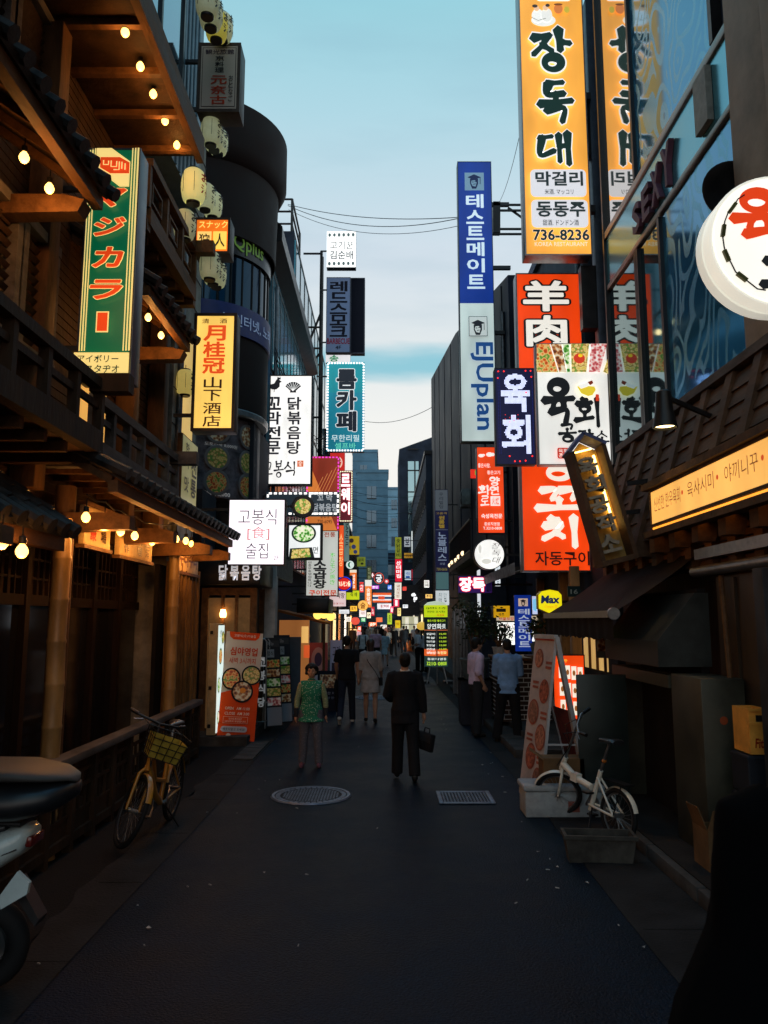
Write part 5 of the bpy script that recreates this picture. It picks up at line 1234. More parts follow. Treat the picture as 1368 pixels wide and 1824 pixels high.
# ---------------------------------------------------------------- signs of the right side
AMB, INK = (241, 166, 66), (20, 52, 44)
WH = (250, 250, 250)
bo_ = {'w': .155, 'ol': (WH, .036), 'e': .5, 'oe': .95}
it = [('t', '집', (952, -70, 1018, 4), (60, 44, 40), {'b': .04, 'ol': (WH, .03), 'e': .6}),
      ('c', (972, 44), 22, 11, (232, 232, 226)), ('c', (962, 36), 11, 13, (238, 238, 232)), ('c', (978, 35), 10, 13, (228, 228, 222)), ('c', (960, 23), 5, 5, (236, 190, 150)), ('c', (976, 22), 5, 5, (236, 190, 150)), ('c', (957, 19), 5, 3, (60, 50, 44)), ('c', (980, 18), 4, 3, (60, 50, 44)), ('l', [(950, 40), (962, 46), (976, 42)], 1, (90, 90, 80)),
      ('c', (999, 25), 8, 9, (206, 120, 60)), ('c', (999, 17), 8, 2, (120, 70, 30)), ('c', (1014, 27), 5, 6, (190, 170, 60)),
      ('b', '장', (948, 64, 1020, 140), INK, bo_), ('b', '독', (957, 156, 1020, 230), INK, bo_), ('b', '대', (953, 250, 1014, 304), INK, bo_),
      ('r', (939, 313, 1036, 360), (226, 226, 232), {'rd': 8, 'e': .9}), ('r', (939, 365, 1037, 412), (226, 226, 232), {'rd': 8, 'e': .9}),
      ('t', '막걸리', (948, 317, 1030, 341), (34, 44, 46), {'b': .03}), ('t', '米酒. マッコリ', (963, 347, 1013, 356), (60, 64, 66)), ('t', '동동주', (948, 369, 1032, 394), (34, 44, 46), {'b': .03}), ('t', '甜酒. ドンドン酒', (958, 399, 1020, 409), (60, 64, 66)),
      ('t', '736-8236', (941, 416, 1037, 434), (24, 40, 46), {'b': .03, 'ol': ((250, 235, 200), .02)}), ('t', 'KOREA RESTAURANT', (943, 437, 1034, 444), (250, 236, 210), {'b': .0})]
psign('amber_sign', 'towering amber sign with big dark green brushed letters and a phone number', (928, -110, 1044, 455), 12, it, xp - .1, d=.3, face=AMB, e=.98, fw=.02, frame=STEEL, group=GR, arms=3, arm_w=.12)
def cap(u, v, s, c1, c2, e1):
    return [('p', [(u - 13 * s, v - 9 * s), (u, v - 15 * s), (u + 14 * s, v - 9 * s), (u, v - 4 * s)], c1), ('p', [(u - 8 * s, v - 6 * s), (u + 8 * s, v - 6 * s), (u + 8 * s, v + 4 * s), (u + 4 * s, v + 14 * s), (u - 4 * s, v + 14 * s), (u - 8 * s, v + 4 * s)], c1),
            ('p', [(u - 5 * s, v - 2 * s), (u + 2 * s, v - 3 * s), (u + 5 * s, v + 2 * s), (u + 3 * s, v + 10 * s), (u - 3 * s, v + 9 * s), (u - 6 * s, v + 3 * s)], c2, {'e': e1}), ('l', [(u + 12 * s, v - 8 * s), (u + 12 * s, v + 5 * s)], 1.2 * s, c1), ('l', [(u - 4 * s, v + 1 * s), (u - 1 * s, v + 1 * s)], 1.6 * s, c1), ('l', [(u + 1 * s, v), (u + 4 * s, v)], 1.6 * s, c1), ('l', [(u - 2 * s, v + 6 * s), (u + 3 * s, v + 5 * s)], 1.2 * s, c1)]
BL = (0, 36, 120)
it = [('r', (818, 288, 880, 547), BL, {'m': backlit((6, 50, 140), .62, .55, .9)}), ('r', (831, 309, 866, 342), (120, 156, 180), {'e': .5})] + cap(848, 326, .92, (6, 22, 66), (120, 156, 180), .5)
it += [('v', '테스트메이트', (833, 348, 864, 524), (205, 225, 235), {'b': .025, 'g': .16, 'e': .8, 'keep': 0}), ('r', (834, 571, 867, 606), (40, 50, 60), {'n': 'border'}), ('r', (835, 572, 866, 605), (205, 215, 212), {'e': .7})] + cap(850, 591, .92, (24, 28, 36), (205, 215, 212), .7)
it += [('rot', 'EJUplan', (836, 617, 876, 768), (22, 70, 130), {'b': .02})]
psign('blue_white_sign', 'very tall sign, blue above and white below, with a capped graduate emblem', (818, 288, 880, 787), 20, it, 3.5, d=.3, face=(196, 214, 212), e=.78, fw=.02, frame=FB, group=GR, arms=4, arm_w=.1, fm=backlit((200, 216, 212), .74, .4, .9))
ORG_ = (236, 66, 14)
it = [('t', '羊', (939, 502, 1019, 557), (235, 232, 222), {'b': .035, 'ol': ((16, 14, 14), .05)}), ('t', '肉', (943, 567, 1014, 622), (235, 232, 222), {'b': .035, 'ol': ((16, 14, 14), .05)}),
      ('b', '양', (962, 800, 1022, 862), (250, 240, 225), {'w': .17}), ('b', '꼬', (952, 874, 1030, 914), (250, 240, 225), {'w': .17}), ('b', '치', (960, 926, 1024, 976), (250, 240, 225), {'w': .17}),
      ('t', '자동구이', (946, 984, 1040, 1008), (44, 14, 10), {'b': .02})]
psign('lamb_sign', 'tall orange red sign with white outlined characters and a black bottom line', (925, 487, 1043, 1018), 13, it, 3.55, d=.28, face=ORG_, e=.98, fw=.02, frame=STEEL, group=GR)
RD = (255, 40, 30)
dots = [(889, 662), (899, 662), (938, 661), (947, 661), (888, 674), (948, 672), (915, 822), (924, 822), (934, 821), (946, 813), (906, 813), (938, 700)]
it = [('led', '육회', (893, 666, 947, 814), (206, 214, 255), 2.15, 1.7, {'vert': 1, 'b': .028}), ('dots', dots, 1.5, RD, 2.0), ('dots', [(900 + 2.5 * i, 740 + 2.5 * j) for i in range(12) for j in range(6) if (i * 7 + j * 3) % 9 == 0], .9, RD, 1.0), ('dots', [(888 + 3 * i, 666 + 2.6 * j) for i in range(2) for j in range(56)] + [(949, 680 + 2.6 * j) for j in range(50)], .5, (40, 50, 150), .8)]
psign('led_sign', 'dark blue dot matrix sign with glowing white letters and red dots', (882, 656, 953, 828), 11.6, it, None, d=.16, face=(10, 12, 62), e=.55, fw=.012, group=GR)
WT = (240, 239, 232)
it = []
for i, (a, c, d_, e_, s_) in enumerate(((957, 982, 958, 996, 0), (984, 1003, 998, 1010, 4), (1005, 1017, 1012, 1017, 2), (1020, 1053, 1020, 1046, 1), (1056, 1085, 1050, 1070, 4))):
    it.append(('p', [(a, 613), (c, 613), (e_, 664), (d_, 664)], (120, 60, 40), {'n': 'dish_picture', 'm': food(i, .85)}))
it += [('p', [(957, 640), (962, 648), (957, 664)], (90, 120, 50), {'m': food(3, .8)}), ('p', [(1085, 640), (1076, 664), (1085, 668)], (220, 200, 180), {'m': food(3, .85)}), ('c', (1034, 640), 10, 9, (206, 60, 36)), ('c', (1036, 635), 4, 3, (245, 205, 40)), ('l', [(1004, 628), (1008, 634), (1006, 642), (1012, 648)], 1.2, (20, 26, 40)),
       ('b', '육', (967, 680, 1022, 756), (14, 16, 20), {'w': .17}), ('b', '회', (1022, 712, 1066, 762), (14, 16, 20), {'w': .16}), ('b', '공', (992, 757, 1024, 790), (14, 16, 20), {'w': .13}), ('b', '작', (1026, 768, 1054, 792), (14, 16, 20), {'w': .13}), ('b', '소', (1056, 770, 1080, 792), (14, 16, 20), {'w': .13}),
       ('p', [(1027, 692), (1036, 690), (1058, 692), (1060, 698), (1054, 707), (1046, 709), (1034, 704)], (226, 200, 50)), ('p', [(1028, 690), (1042, 686), (1050, 682), (1046, 692), (1034, 696)], (246, 246, 240)), ('p', [(1046, 684), (1054, 681), (1056, 686), (1050, 690)], (120, 40, 20)),
       ('r', (1059, 706, 1065, 718), (206, 60, 30), {'n': 'seal', 'rd': 1.5}), ('r', (988, 800, 1008, 819), (190, 50, 34), {'n': 'seal', 'rd': 3}), ('t', '육회', (990, 802, 1006, 809), (240, 225, 215)), ('t', '공작', (990, 810, 1006, 817), (240, 225, 215))]
psign('beef_tartare_sign', 'white sign with black brushed letters under a fan of food pictures', (957, 612, 1085, 828), 11.9, it, 3.55, d=.2, face=WT, e=.93, fw=.012, frame=STEEL, group=GR)
W2 = (250, 240, 232)
it = [('c', (858, 812), 5, 3, W2), ('c', (862, 811), 3, 2, W2), ('c', (873, 810), 6, 4, W2), ('c', (879, 810), 3, 3, W2), ('t', '좋은사람,', (852, 826, 874, 834), W2), ('t', '좋은고기', (868, 839, 891, 846), W2),
      ('b', '양', (872, 851, 890, 866), W2, {'w': .13}), ('b', '연', (872, 868, 890, 882), W2, {'w': .13}), ('b', '화', (852, 866, 871, 882), W2, {'w': .13}), ('b', '로', (856, 884, 870, 902), W2, {'w': .13}), ('r', (873, 885, 890, 902), W2, {'n': 'seal'}), ('t', '火爐', (875, 887, 888, 900), ORG_),
      ('t', '숙성육전문', (856, 916, 893, 924), W2, {'b': .02}), ('t', '종로직영점', (861, 931, 888, 937), W2), ('t', 'T.3210-0808', (859, 939, 892, 944), W2)]
psign('brazier_sign', 'narrow orange sign with white script and a square seal under the blue and white sign', (850, 796, 898, 950), 19.6, it, 3.5, d=.25, face=(232, 70, 26), e=.98, fw=.015, frame=FB, group=GR)
it = [('v', '장독대', (876, 966, 892, 1004), (40, 40, 40), {'b': -.005, 'sh': .3}), ('c', (855, 978), 3, 8, (215, 214, 208), {'e': .95}), ('c', (866, 1000), 9, 5, (222, 221, 212), {'e': .95})]
psign('white_round_sign', 'round glowing white sign with slanting black script', (844, 960, 899, 1015), 17, it, 3.4, arms=1, d=.22, face=(248, 247, 242), e=1.08, shape='round', group=GR)
it = [('t', '장독', (819, 1029, 863, 1053), (255, 236, 240), {'b': .045, 'e': 1.7, 'ol': ((236, 24, 60), .05), 'oe': 1.2}), ('r', (866, 1028, 875, 1054), (26, 16, 60), {'e': .6})]
psign('led_banner', 'purple led banner with glowing pink white letters under the round white sign', (815, 1025, 877, 1057), 17.6, it, 3.4, arms=1, d=.2, face=(44, 12, 84), e=.8, fw=.015, group=GR)
it = [('r', (776, 873, 798, 910), (96, 104, 112), {'e': .45}), ('v', '우리빌딩', (783, 877, 790, 907), (40, 44, 54)), ('t', '고품격', (777, 913, 796, 917), (170, 140, 60)), ('v', '원룸텔', (782, 919, 792, 942), (196, 160, 50), {'b': .02}), ('r', (776, 944, 798, 945), (110, 116, 130)), ('v', '노블레스', (780, 948, 795, 1000), (160, 175, 200), {'b': .02, 'keep': 0}), ('t', '호텔', (783, 1003, 792, 1007), (140, 150, 170)), ('t', '730-0606', (777, 1012, 796, 1017), (170, 150, 70)), ('r', (776, 1020, 798, 1050), (90, 130, 132), {'e': .45})]
psign('vertical_sign', 'dim navy vertical sign with grey and gold letters on the dark block', (775, 872, 799, 1051), 34, it, 3.4, d=.25, face=(18, 24, 66), e=.45, fw=.01, frame=FB, group=GR)
psign('small_menu_sign', 'pale menu sign standing under the dim navy sign', (776, 1052, 800, 1078), 33, [('v', '치맥', (781, 1055, 787, 1074), (120, 130, 130)), ('v', '안주', (790, 1055, 796, 1074), (120, 130, 130))], 3.4, arms=1, d=.2, face=(215, 222, 224), e=.85, fw=0, group=GR)
psign('red_corner_sign', 'small glowing red and green sign on the blue grey house', (838, 836, 850, 852), 26, [('r', (846, 838, 849, 846), (120, 180, 60), {'e': .9})], 3.3, arms=1, d=.15, face=(232, 50, 36), e=1, fw=0, group=GR)
psign('thin_lit_sign', 'thin bright white sign edge beside the round white sign', (882, 1008, 891, 1044), 18.4, [('v', '술집', (884, 1012, 889, 1040), (60, 70, 80))], 3.3, arms=1, d=.2, face=(235, 245, 250), e=1, fw=0, group=GR)
it = [('r', (924, 1066, 941, 1080), (226, 200, 180), {'e': .55})] + cap(932.5, 1074, .42, (30, 26, 40), (226, 200, 180), .5) + [('v', '테스트메이트', (923, 1084, 943, 1153), (190, 205, 225), {'b': .02, 'g': .12, 'e': .6, 'keep': 0})]
psign('blue_banner', 'small royal blue banner sign with white letters over the brick wall', (917, 1060, 947, 1160), 14.3, it, 3.2, d=.06, face=(10, 52, 160), e=.5, fw=0, group=GR)
it = [('t', '장 독 대', (889, 1112, 920, 1120), (150, 110, 90)), ('c', (905, 1138), 14, 8, (222, 224, 214)), ('c', (925, 1135), 10, 10, (226, 228, 218))]
psign('menu_lightboard', 'bright white lit panel under the orange strip above the brick wall', (884, 1107, 958, 1150), 16.9, it, None, d=.1, face=(248, 250, 244), e=1.6, fw=.02, group=GR)
psign('strip_sign', 'cream strip with orange letters on top of the bright lit panel', (884, 1097, 958, 1106), 16.8, [('t', '여름보양 냉면', (889, 1099, 930, 1105), (200, 70, 20), {'b': .02})], None, d=.08, face=(226, 206, 176), e=.65, fw=0, group=GR)
it = [('r', (884, 1084, 901, 1090), (20, 16, 8)), ('t', '맥주', (888, 1092, 898, 1098), (60, 40, 10))]
psign('yellow_box', 'yellow crate shaped sign under the dark awning', (879, 1079, 908, 1100), 16.2, it, 3.3, arms=1, d=.3, face=(222, 166, 20), e=.7, fw=0, group=GR)
psign('blue_oval_sign', 'narrow edge of a pale blue round sign beside the yellow shield', (948, 1062, 957, 1094), 13.4, [('p', [(949, 1068), (955, 1066), (955, 1090), (949, 1086)], (120, 190, 225), {'e': 1})], 3.2, arms=1, d=.15, face=(190, 200, 235), e=.9, fw=0, group=GR)
it = [('t', '16', (1016, 1050, 1029, 1058), (150, 165, 160), {'b': .02})]
psign('house_number', 'dark house number plate with two pale digits', (1011, 1044, 1034, 1063), 11.3, it, 3.5, arms=1, d=.03, e=0, fm=paint((30, 52, 54), .4), fw=0, group=GR)
it = [('t', '메뉴', (994, 1172, 1012, 1180), (250, 200, 60))]
for r_ in range(3):
    for c_ in range(4):
        x, y = 996 + c_ * 11, 1184 + r_ * 31 + c_ * 1.5; it += [('r', (x, y, x + 9, y + 24), (252, 240, 220), {'n': 'price_card'}), ('c', (x + 4.5, y + 12), 2.6, 5, (150, 90, 40), {'n': 'dish_picture'})]
psign('menu_lightbox', 'glowing red menu light box with rows of white cards behind the green metal board', (985, 1166, 1043, 1284), 11, it, None, d=.14, face=(236, 70, 16), e=1.0, fw=.015, group=GR)
it = [('t', '치킨', (1064, 1106, 1078, 1116), (200, 190, 190)), ('r', (1062, 1120, 1080, 1160), (70, 74, 60), {'m': food(1, 0)})]
psign('tattered_posters', 'crumpled posters hanging by the olive hatch', (1061, 1100, 1082, 1172), 10.2, it, None, d=.03, e=0, fm=paint((110, 110, 102), .7), fw=0, group=GR)

# big round sign on the right edge
C1, C2 = PY(1270, 420, 5.9), PY(1397, 420, 5.9); rr_ = C2.x - C1.x
it = [('c', (0, 0), .94, .94, (252, 248, 236), {'n': 'panel', 'm': backlit((255, 248, 232), 1.12, .2, 1.2)}), ('b', '육', (-.66, -.74, .12, .14), (222, 62, 16), {'w': .145}), ('b', '회', (-.32, .2, .6, .8), (24, 20, 18), {'w': .125})]
t = sign('round_sign', 'large round glowing white sign with a red brushed letter at the right edge', 2 * rr_, 2 * rr_, (C2.x, 6.05, C2.z - rr_), (-1, -1, 1, 1), it, face=(250, 244, 226), e=.95, d=.14, frame=backlit((246, 240, 222), .8, .15), shape='round', group=GR, brackets=(((C2.x + .3, 6.25, C2.z), (C2.x + .9, 6.25, C2.z), .08),))
obj('back_disc', MB().lathe([(rr_ * .9, .09), (rr_ * .985, .10), (rr_ * 1.0, .12), (rr_ * 1.0, .20), (rr_ * .97, .22), (0, .22)], (0, 0, rr_), 48, 'Y'), backlit((240, 236, 220), .6, .2), t, 40, True)
obj('teal_gap', MB().lathe([(rr_ * .95, .071), (rr_ * .95, .12)], (0, 0, rr_), 48, 'Y'), paint((20, 110, 120), .4), t, 40, True)
b = MB(); pts = []
for k in range(15):
    a = R(125 + k * 9); pts.append((rr_ * .82 * math.cos(a), -.095 - .004 * (k % 2), rr_ + rr_ * .82 * math.sin(a) + .012 * math.sin(k * 2.3)))
b.tube(pts, .006, 6); obj('bulb_wire', b, BLACKM, t, None, True)
for k in (2, 5, 8, 11):
    p = Vector(pts[k]); d_ = (Vector(pts[k + 1]) - Vector(pts[k - 1])).normalized(); obj('wire_clip', MB().beam(p - d_ * .05, p + d_ * .05, .03, .03), mat('olive_clip', (.12, .11, .03), .5), t, None, True)
# long amber lightbox of the beef restaurant, facing the lane
YF, YN = 8.1, 2.6; Wd = YF - YN
it = []
for s, a, c in (('신선한 한우육회', 7.98, 7.26), ('육사시미', 7.08, 6.5), ('야끼니꾸', 6.28, 5.7), ('화로구이', 5.5, 4.9), ('한우전문', 4.7, 4.1)):
    it.append(('t', s, (-(a - 5.35), .10, -(c - 5.35), .25), (110, 66, 24), {'b': -.004, 'e': .8}))
for y in (7.17, 6.39, 5.6, 4.8): it.append(('c', (-(y - 5.35), .175), .022, .022, (196, 70, 20)))
t = sign('amber_lightbox', 'long amber light box with brown letters under the boarded canopy', Wd, .40, (2.9, 5.35, 3.07), (-Wd / 2, 0, Wd / 2, .40), it, face=(255, 186, 92), e=1.0, d=.12, fw=.03, frame=WALNUT, yaw=R(-90), group=GR)
b = MB().box(-Wd / 2, -.05, -.045, Wd / 2, .35, -.002); obj('added_glow', b, backlit((255, 160, 50), 1.7, .3), t, None, True)  # glow added under the box to light the beams and shutters below
b = MB().box(-Wd / 2 - .1, -.12, .401, Wd / 2, -.02, .47).box(-Wd / 2 - .1, -.12, -.11, Wd / 2, -.02, -.046)
obj('rail', b, WALNUT, t, None, True)
# tilted house shaped signboard with wooden letters
p = PY(1094, 992, 9.0)
t = thing('house_signboard', 'tilted house shaped wooden signboard with thick pale letters lit in yellow', 'sign', (p.x, 9.0, p.z - .02), GR)
Rm = Matrix.Rotation(R(-14), 4, 'Y')
def hx(mb): return mb.xf(Rm)
w_, h_ = .165, 1.30
obj('back_board', hx(MB().prism([(-w_, .05, 0), (w_, .05, 0), (w_, .05, h_), (0, .05, h_ + .14), (-w_, .05, h_)], (0, .04, 0))), mat('lit_board', (.42, .27, .08), .55, 0, .2, 5, (1, 1, .3)), t, None, True)
b = MB()
b.box(-w_ - .05, -.22, -.06, w_ + .05, .1, -.001); b.box(-w_ - .05, -.22, 0, -w_ - .001, .1, h_ + .02); b.box(w_ + .001, -.22, 0, w_ + .05, .1, h_ + .02)
obj('side_frame', hx(b), WALNUT, t, None, True)
b = MB()
for s in (-1, 1): b.beam((s * (w_ + .06), -.06, h_ + .02), (0, -.06, h_ + .2), .34, .04, (0, 0, 1))
obj('gable_roof', hx(b), mat('blue_tile', (.08, .10, .22), .5, 0, .2, 12), t, None, True)
for i, c in enumerate('육회공작소'):
    vs, fs, w, h = text_mesh(c, .035); n = len(vs); ed = {}
    for f in fs:
        for j in range(len(f)): ed[(f[j], f[(j + 1) % len(f)])] = 1
    ext = [e for e in ed if (e[1], e[0]) not in ed]
    x0, z0, s_ = -.15 + (i % 2) * .03, h_ - .08 - i * .235, .24
    fr = [(x0 + s_ * q[0], -.12, z0 - .2 + .21 * q[1]) for q in vs]; bk = [(q[0], -.05, q[2]) for q in fr]
    b = MB().add(fr, fs).add(fr + bk, [(e[0], e[1], n + e[1], n + e[0]) for e in ext])
    obj('wooden_letter', hx(b), mat('pale_letter', (.34, .29, .22), .6, 0, .15, 6), t, None, True)
obj('spot_strip', hx(MB().box(-.10, -.02, h_ + .02, .10, .01, h_ + .035).box(.10, .01, .35, .125, .03, h_ - .05)), lamp('strip_amber', (1, .60, .15), 9), t, None, True)
obj('bracket', MB().beam((.2, .06, .9), (.95, .06, 1.0), .05, .05).beam((.15, .06, .55), (.9, .06, .62), .05, .05), BLACKM, t, None, True)
# yellow shield sign
p = PY(979, 1094, 11.5); Wm = PY(1000, 1070, 11.5).x - PY(958, 1070, 11.5).x; Hm = PY(979, 1050, 11.5).z - p.z
t = thing('shield_sign', 'yellow shield shaped beer sign with dark blue letters', 'sign', (p.x, 11.5, p.z), GR)
pts = [(0, 0), (.5, .22), (.5, .78), (.36, .93), (.0, 1), (-.36, .93), (-.5, .78), (-.5, .22)]
obj('cabinet', MB().prism([(x * Wm, .1, z * Hm) for x, z in pts], (0, -.16, 0)), paint((205, 180, 20), .4), t, None, True)
f = obj('face', MB().add([(x * Wm * .97, -.064, Hm * (.02 + .96 * z)) for x, z in pts], [tuple(range(8))]), backlit((242, 226, 16), .95, .1), t, None, True)
sign_items(f, [('t', 'Max', (-.38, .26, .38, .56), (16, 36, 70), {'b': .05, 'sh': .1}), ('t', 'Cream 生', (-.24, .62, .3, .76), (190, 80, 20), {'b': .0, 'sh': .2})], lambda u, v: (u * Wm, (1 - v) * Hm), .9, -.066)
obj('bracket', MB().beam((Wm * .5, .02, Hm * .5), (Wm * .5 + .6, .02, Hm * .5), .04, .04), BLACKM, t, None, True)

# the clutter of small lit signs towards the end of the lane
for u, v, w, h, Y, col, e, txt, what in ((608, 1040, 8, 14, 44, (240, 235, 225), 1.1, '한식', 'white upright sign left of the neon oval'), (594, 1030, 7, 20, 39, (60, 40, 120), .8, '당구', 'violet upright sign between the grey sign and the neon oval'), (644, 1046, 7, 18, 58, (236, 60, 50), 1.2, '치킨', 'red upright sign left of the white topped orange one'),
    (630, 1084, 12, 9, 47, (255, 190, 60), 1.3, '포차', 'amber flat sign left of the round amber one'), (620, 1103, 10, 8, 43, (250, 245, 235), 1.3, '김밥', 'white flat sign over the left pavement'), (647, 1104, 8, 7, 52, (90, 190, 120), 1.1, '약', 'green square sign over the left pavement'), (657, 1096, 7, 10, 60, (255, 235, 200), 1.4, '면', 'cream square sign left of the red and blue one'),
    (664, 1112, 14, 7, 66, (250, 110, 60), 1.4, '곱창', 'orange flat sign over the crowd centre'), (684, 1116, 12, 6, 72, (255, 245, 235), 1.5, '맥주', 'white flat sign over the crowd, right of the orange one'), (694, 1046, 7, 8, 78, (60, 120, 230), 1.2, '노래', 'blue square sign right of the striped fascia'), (698, 1086, 6, 12, 68, (240, 60, 110), 1.2, '술', 'pink upright sign right of the red price'),
    (668, 1046, 14, 6, 82, (200, 60, 220), 1.0, '클럽', 'purple flat sign under the ringed letter'), (711, 1090, 6, 14, 52, (255, 225, 140), 1.2, '국수', 'pale amber upright sign under the brown round one'), (722, 1080, 9, 6, 57, (230, 240, 250), 1.2, '편의', 'cold white flat sign on the black shop panel'), (760, 1040, 9, 13, 40, (255, 250, 240), 1.1, '카페', 'white square sign left of the dim navy sign foot'), (764, 1062, 12, 7, 36, (255, 200, 110), 1.2, '주점', 'warm flat sign over the column sign'),
    (640, 1120, 6, 9, 48, (255, 90, 60), 1.3, '회', 'red square sign at head height on the left'), (655, 1068, 9, 6, 70, (245, 245, 245), 1.2, '호텔', 'tiny white flat sign under the orange topped sign')):
    psign('street_sign', 'small lit ' + what, (u - w / 2, v - h / 2, u + w / 2, v + h / 2), Y, [('v' if h > w * 1.2 else 't', txt, (u - w * .36, v - h * .38, u + w * .36, v + h * .38), (40, 30, 30) if sum(col) > 480 else (250, 245, 240), {'b': .02})], (-2.9 if u < 660 else None) if u < 690 else 2.9, arms=1, d=.2, face=col, e=e, fw=0, group=GF)
# ---------------------------------------------------------------- bulbs
def bulb(name, label, loc, group, r=.038, e=5, col=(1, .56, .13), cap_=True, pw=9.0):
    t = thing(name, label, 'light bulb', loc, group)
    if cap_:
        ld = bpy.data.lights.new('bulb_light', 'POINT'); ld.energy = pw; ld.color = (1, .40, .09); ld.shadow_soft_size = .03
        lo_ = bpy.data.objects.new('bulb_light', ld); COL.objects.link(lo_); lo_.parent = t; lo_.location = (0, 0, -r * 1.25 - .045)
    obj('glass', MB().lathe([(0, -r * 1.25), (r * .55, -r * 1.1), (r * .95, -r * .5), (r, 0), (r * .8, r * .55), (r * .45, r * 1.0), (r * .4, r * 1.2)], (0, 0, 0), 14), lamp('bulb_%d_%d' % (e, col[1] * 100), col, e), t, 60, True)
    if cap_:
        obj('socket', MB().lathe([(r * .42, r * 1.1), (r * .62, r * 1.15), (r * .6, r * 2.3), (r * .3, r * 2.5), (0, r * 2.5)], (0, 0, 0), 12), BLACKM, t, 50, True)
        obj('cord', MB().tube([(0, 0, r * 2.4), (0, 0, r * 4.2)], .006, 6), BLACKM, t, None, True)
    return t
def bulb_run(px, x, first_label, labels, group, **k):
    proto = None; P_ = []
    for i, (u, v) in enumerate(px):
        p = PX(u, v, x); P_.append(p)
        if proto is None: proto = bulb('light_bulb', labels[i], p, group, **k)
        else: dup(proto, p, None, labels[i])
    return P_
ordn = ['first', 'second', 'third', 'fourth', 'fifth', 'sixth', 'seventh', 'eighth', 'ninth', 'tenth', 'eleventh', 'twelfth']
def cable(name, label, P_, lift, cat='cable', r=.008):
    b = MB(); pts = []
    for i in range(len(P_)):
        pts.append(Vector(P_[i]) + Vector((0, 0, lift)))
        if i + 1 < len(P_): pts.append((Vector(P_[i]) + Vector(P_[i + 1])) / 2 + Vector((0, 0, lift - .03)))
    return tag(obj(name, b.tube(pts, r, 6), BLACKM), label, cat)
g_ = 'warm bulbs under the eaves of the timber restaurant'
a = [(223, 57), (250, 118), (273, 167), (294, 215), (315, 258)]
P1 = bulb_run(a, -2.62, '', ['glowing bulb under the top overhang, %s from the top of the photo' % ordn[i] for i in range(5)], g_, r=.042, pw=4.5)
P2 = bulb_run([(43, 280), (88, 335)], -2.75, '', ['glowing bulb under the upper tiled eave, ' + s for s in ('the higher of two beside the green sign', 'the lower of two beside the green sign')], g_)
P3 = bulb_run([(264, 565), (287, 597)], -2.75, '', ['glowing bulb right of the green sign, ' + s for s in ('nearer of two under the small eave', 'farther of two under the small eave')], g_)
lowp = [(153, 921), (186, 932), (215, 946), (240, 954), (271, 964), (314, 960), (331, 963), (341, 969), (356, 974), (364, 982)]
P4 = bulb_run(lowp, -2.72, '', ['caged bulb along the lower eave, %s from the left of ten' % ordn[i] for i in range(10)], g_, r=.04)
P5 = bulb_run([(3, 965), (39, 981)], -2.5, '', ['caged bulb by the left edge under the nearest lower eave, ' + s for s in ('cut by the photo edge', 'fully visible')], g_, r=.042)
cable('bulb_cable', 'thin black cable linking the bulbs along the lower eave', P4, .21)
cable('bulb_cable', 'thin black cable linking the bulbs under the top overhang', P1, .21)
a = [(531, 573), (537, 592), (542, 612), (546, 629), (551, 646)]
for i, (u, v) in enumerate(a):
    p = PY(u, v, 26.4 + i * .9)
    if i == 0: pr = bulb('light_bulb', 'small bulb on the slanting blue roofline, topmost of five', p, 'bulbs on the slanting roofline', r=.09, e=6, col=(1, .62, .28), cap_=False)
    else: dup(pr, p, None, 'small bulb on the slanting blue roofline, %s of five from the top' % ordn[i])
for i, (u, v) in enumerate([(802, 1007), (806, 1002), (813, 998), (818, 992), (825, 986)]):
    p = PX(u, v, 2.32)
    if i == 0:
        pr = thing('railing_lamp', 'little round lamp on the terrace railing, first from the left', 'lamp', p, 'lamps on the terrace railing')
        obj('globe', MB().ball((0, 0, 0), .075), lamp('globe_warm', (1, .72, .42), 2.2), pr, 60, True); obj('stem', MB().tube([(0, 0, -.07), (0, 0, -.3)], .015, 6), BLACKM, pr, None, True)
    else: dup(pr, p, None, 'little round lamp on the terrace railing, %s from the left' % ordn[i])
for i, (u, v) in enumerate([(566, 1095), (577, 1094), (589, 1098)]):
    p = PY(u, v, 19.6 + i * .5)
    if i == 0:
        pr = thing('globe_lamp', 'yellow globe lamp under the black fascia, first from the left', 'lamp', p, 'yellow globe lamps under the black fascia')
        obj('globe', MB().ball((0, 0, 0), .115), lamp('globe_yellow', (1, .70, .13), 1.7), pr, 60, True); obj('stem', MB().tube([(0, 0, .11), (0, 0, .3)], .015, 6), BLACKM, pr, None, True)
    else: dup(pr, p, None, 'yellow globe lamp under the black fascia, %s from the left' % ordn[i])
p = PX(1184, 748, 2.75)
t = thing('spotlight', 'black cone spotlight on the boarded canopy', 'spotlight', p, None)
obj('shade', MB().lathe([(.04, .3), (.07, .28), (.085, .1), (.12, -.08), (.11, -.08), (.07, .1)], (0, 0, 0), 20), BLACKM, t, 50, True)
obj('bulb', MB().disc((0, 0, -.055), .10, 'Z', 20), lamp('spot_warm', (1, .72, .30), 7), t, None, True)
obj('arm', MB().beam((0, 0, .24), (.58, .15, .05), .04, .04), BLACKM, t, None, True)
sl_ = bpy.data.lights.new('spotlight_lamp', 'SPOT'); sl_.energy = 45; sl_.color = (1, .56, .18); sl_.spot_size = R(110); sl_.spot_blend = .6; sl_.shadow_soft_size = .05
so_ = bpy.data.objects.new('spotlight_lamp', sl_); COL.objects.link(so_); so_.parent = t; so_.location = (0, 0, -.07); so_.rotation_euler = (R(-12), R(22), 0)

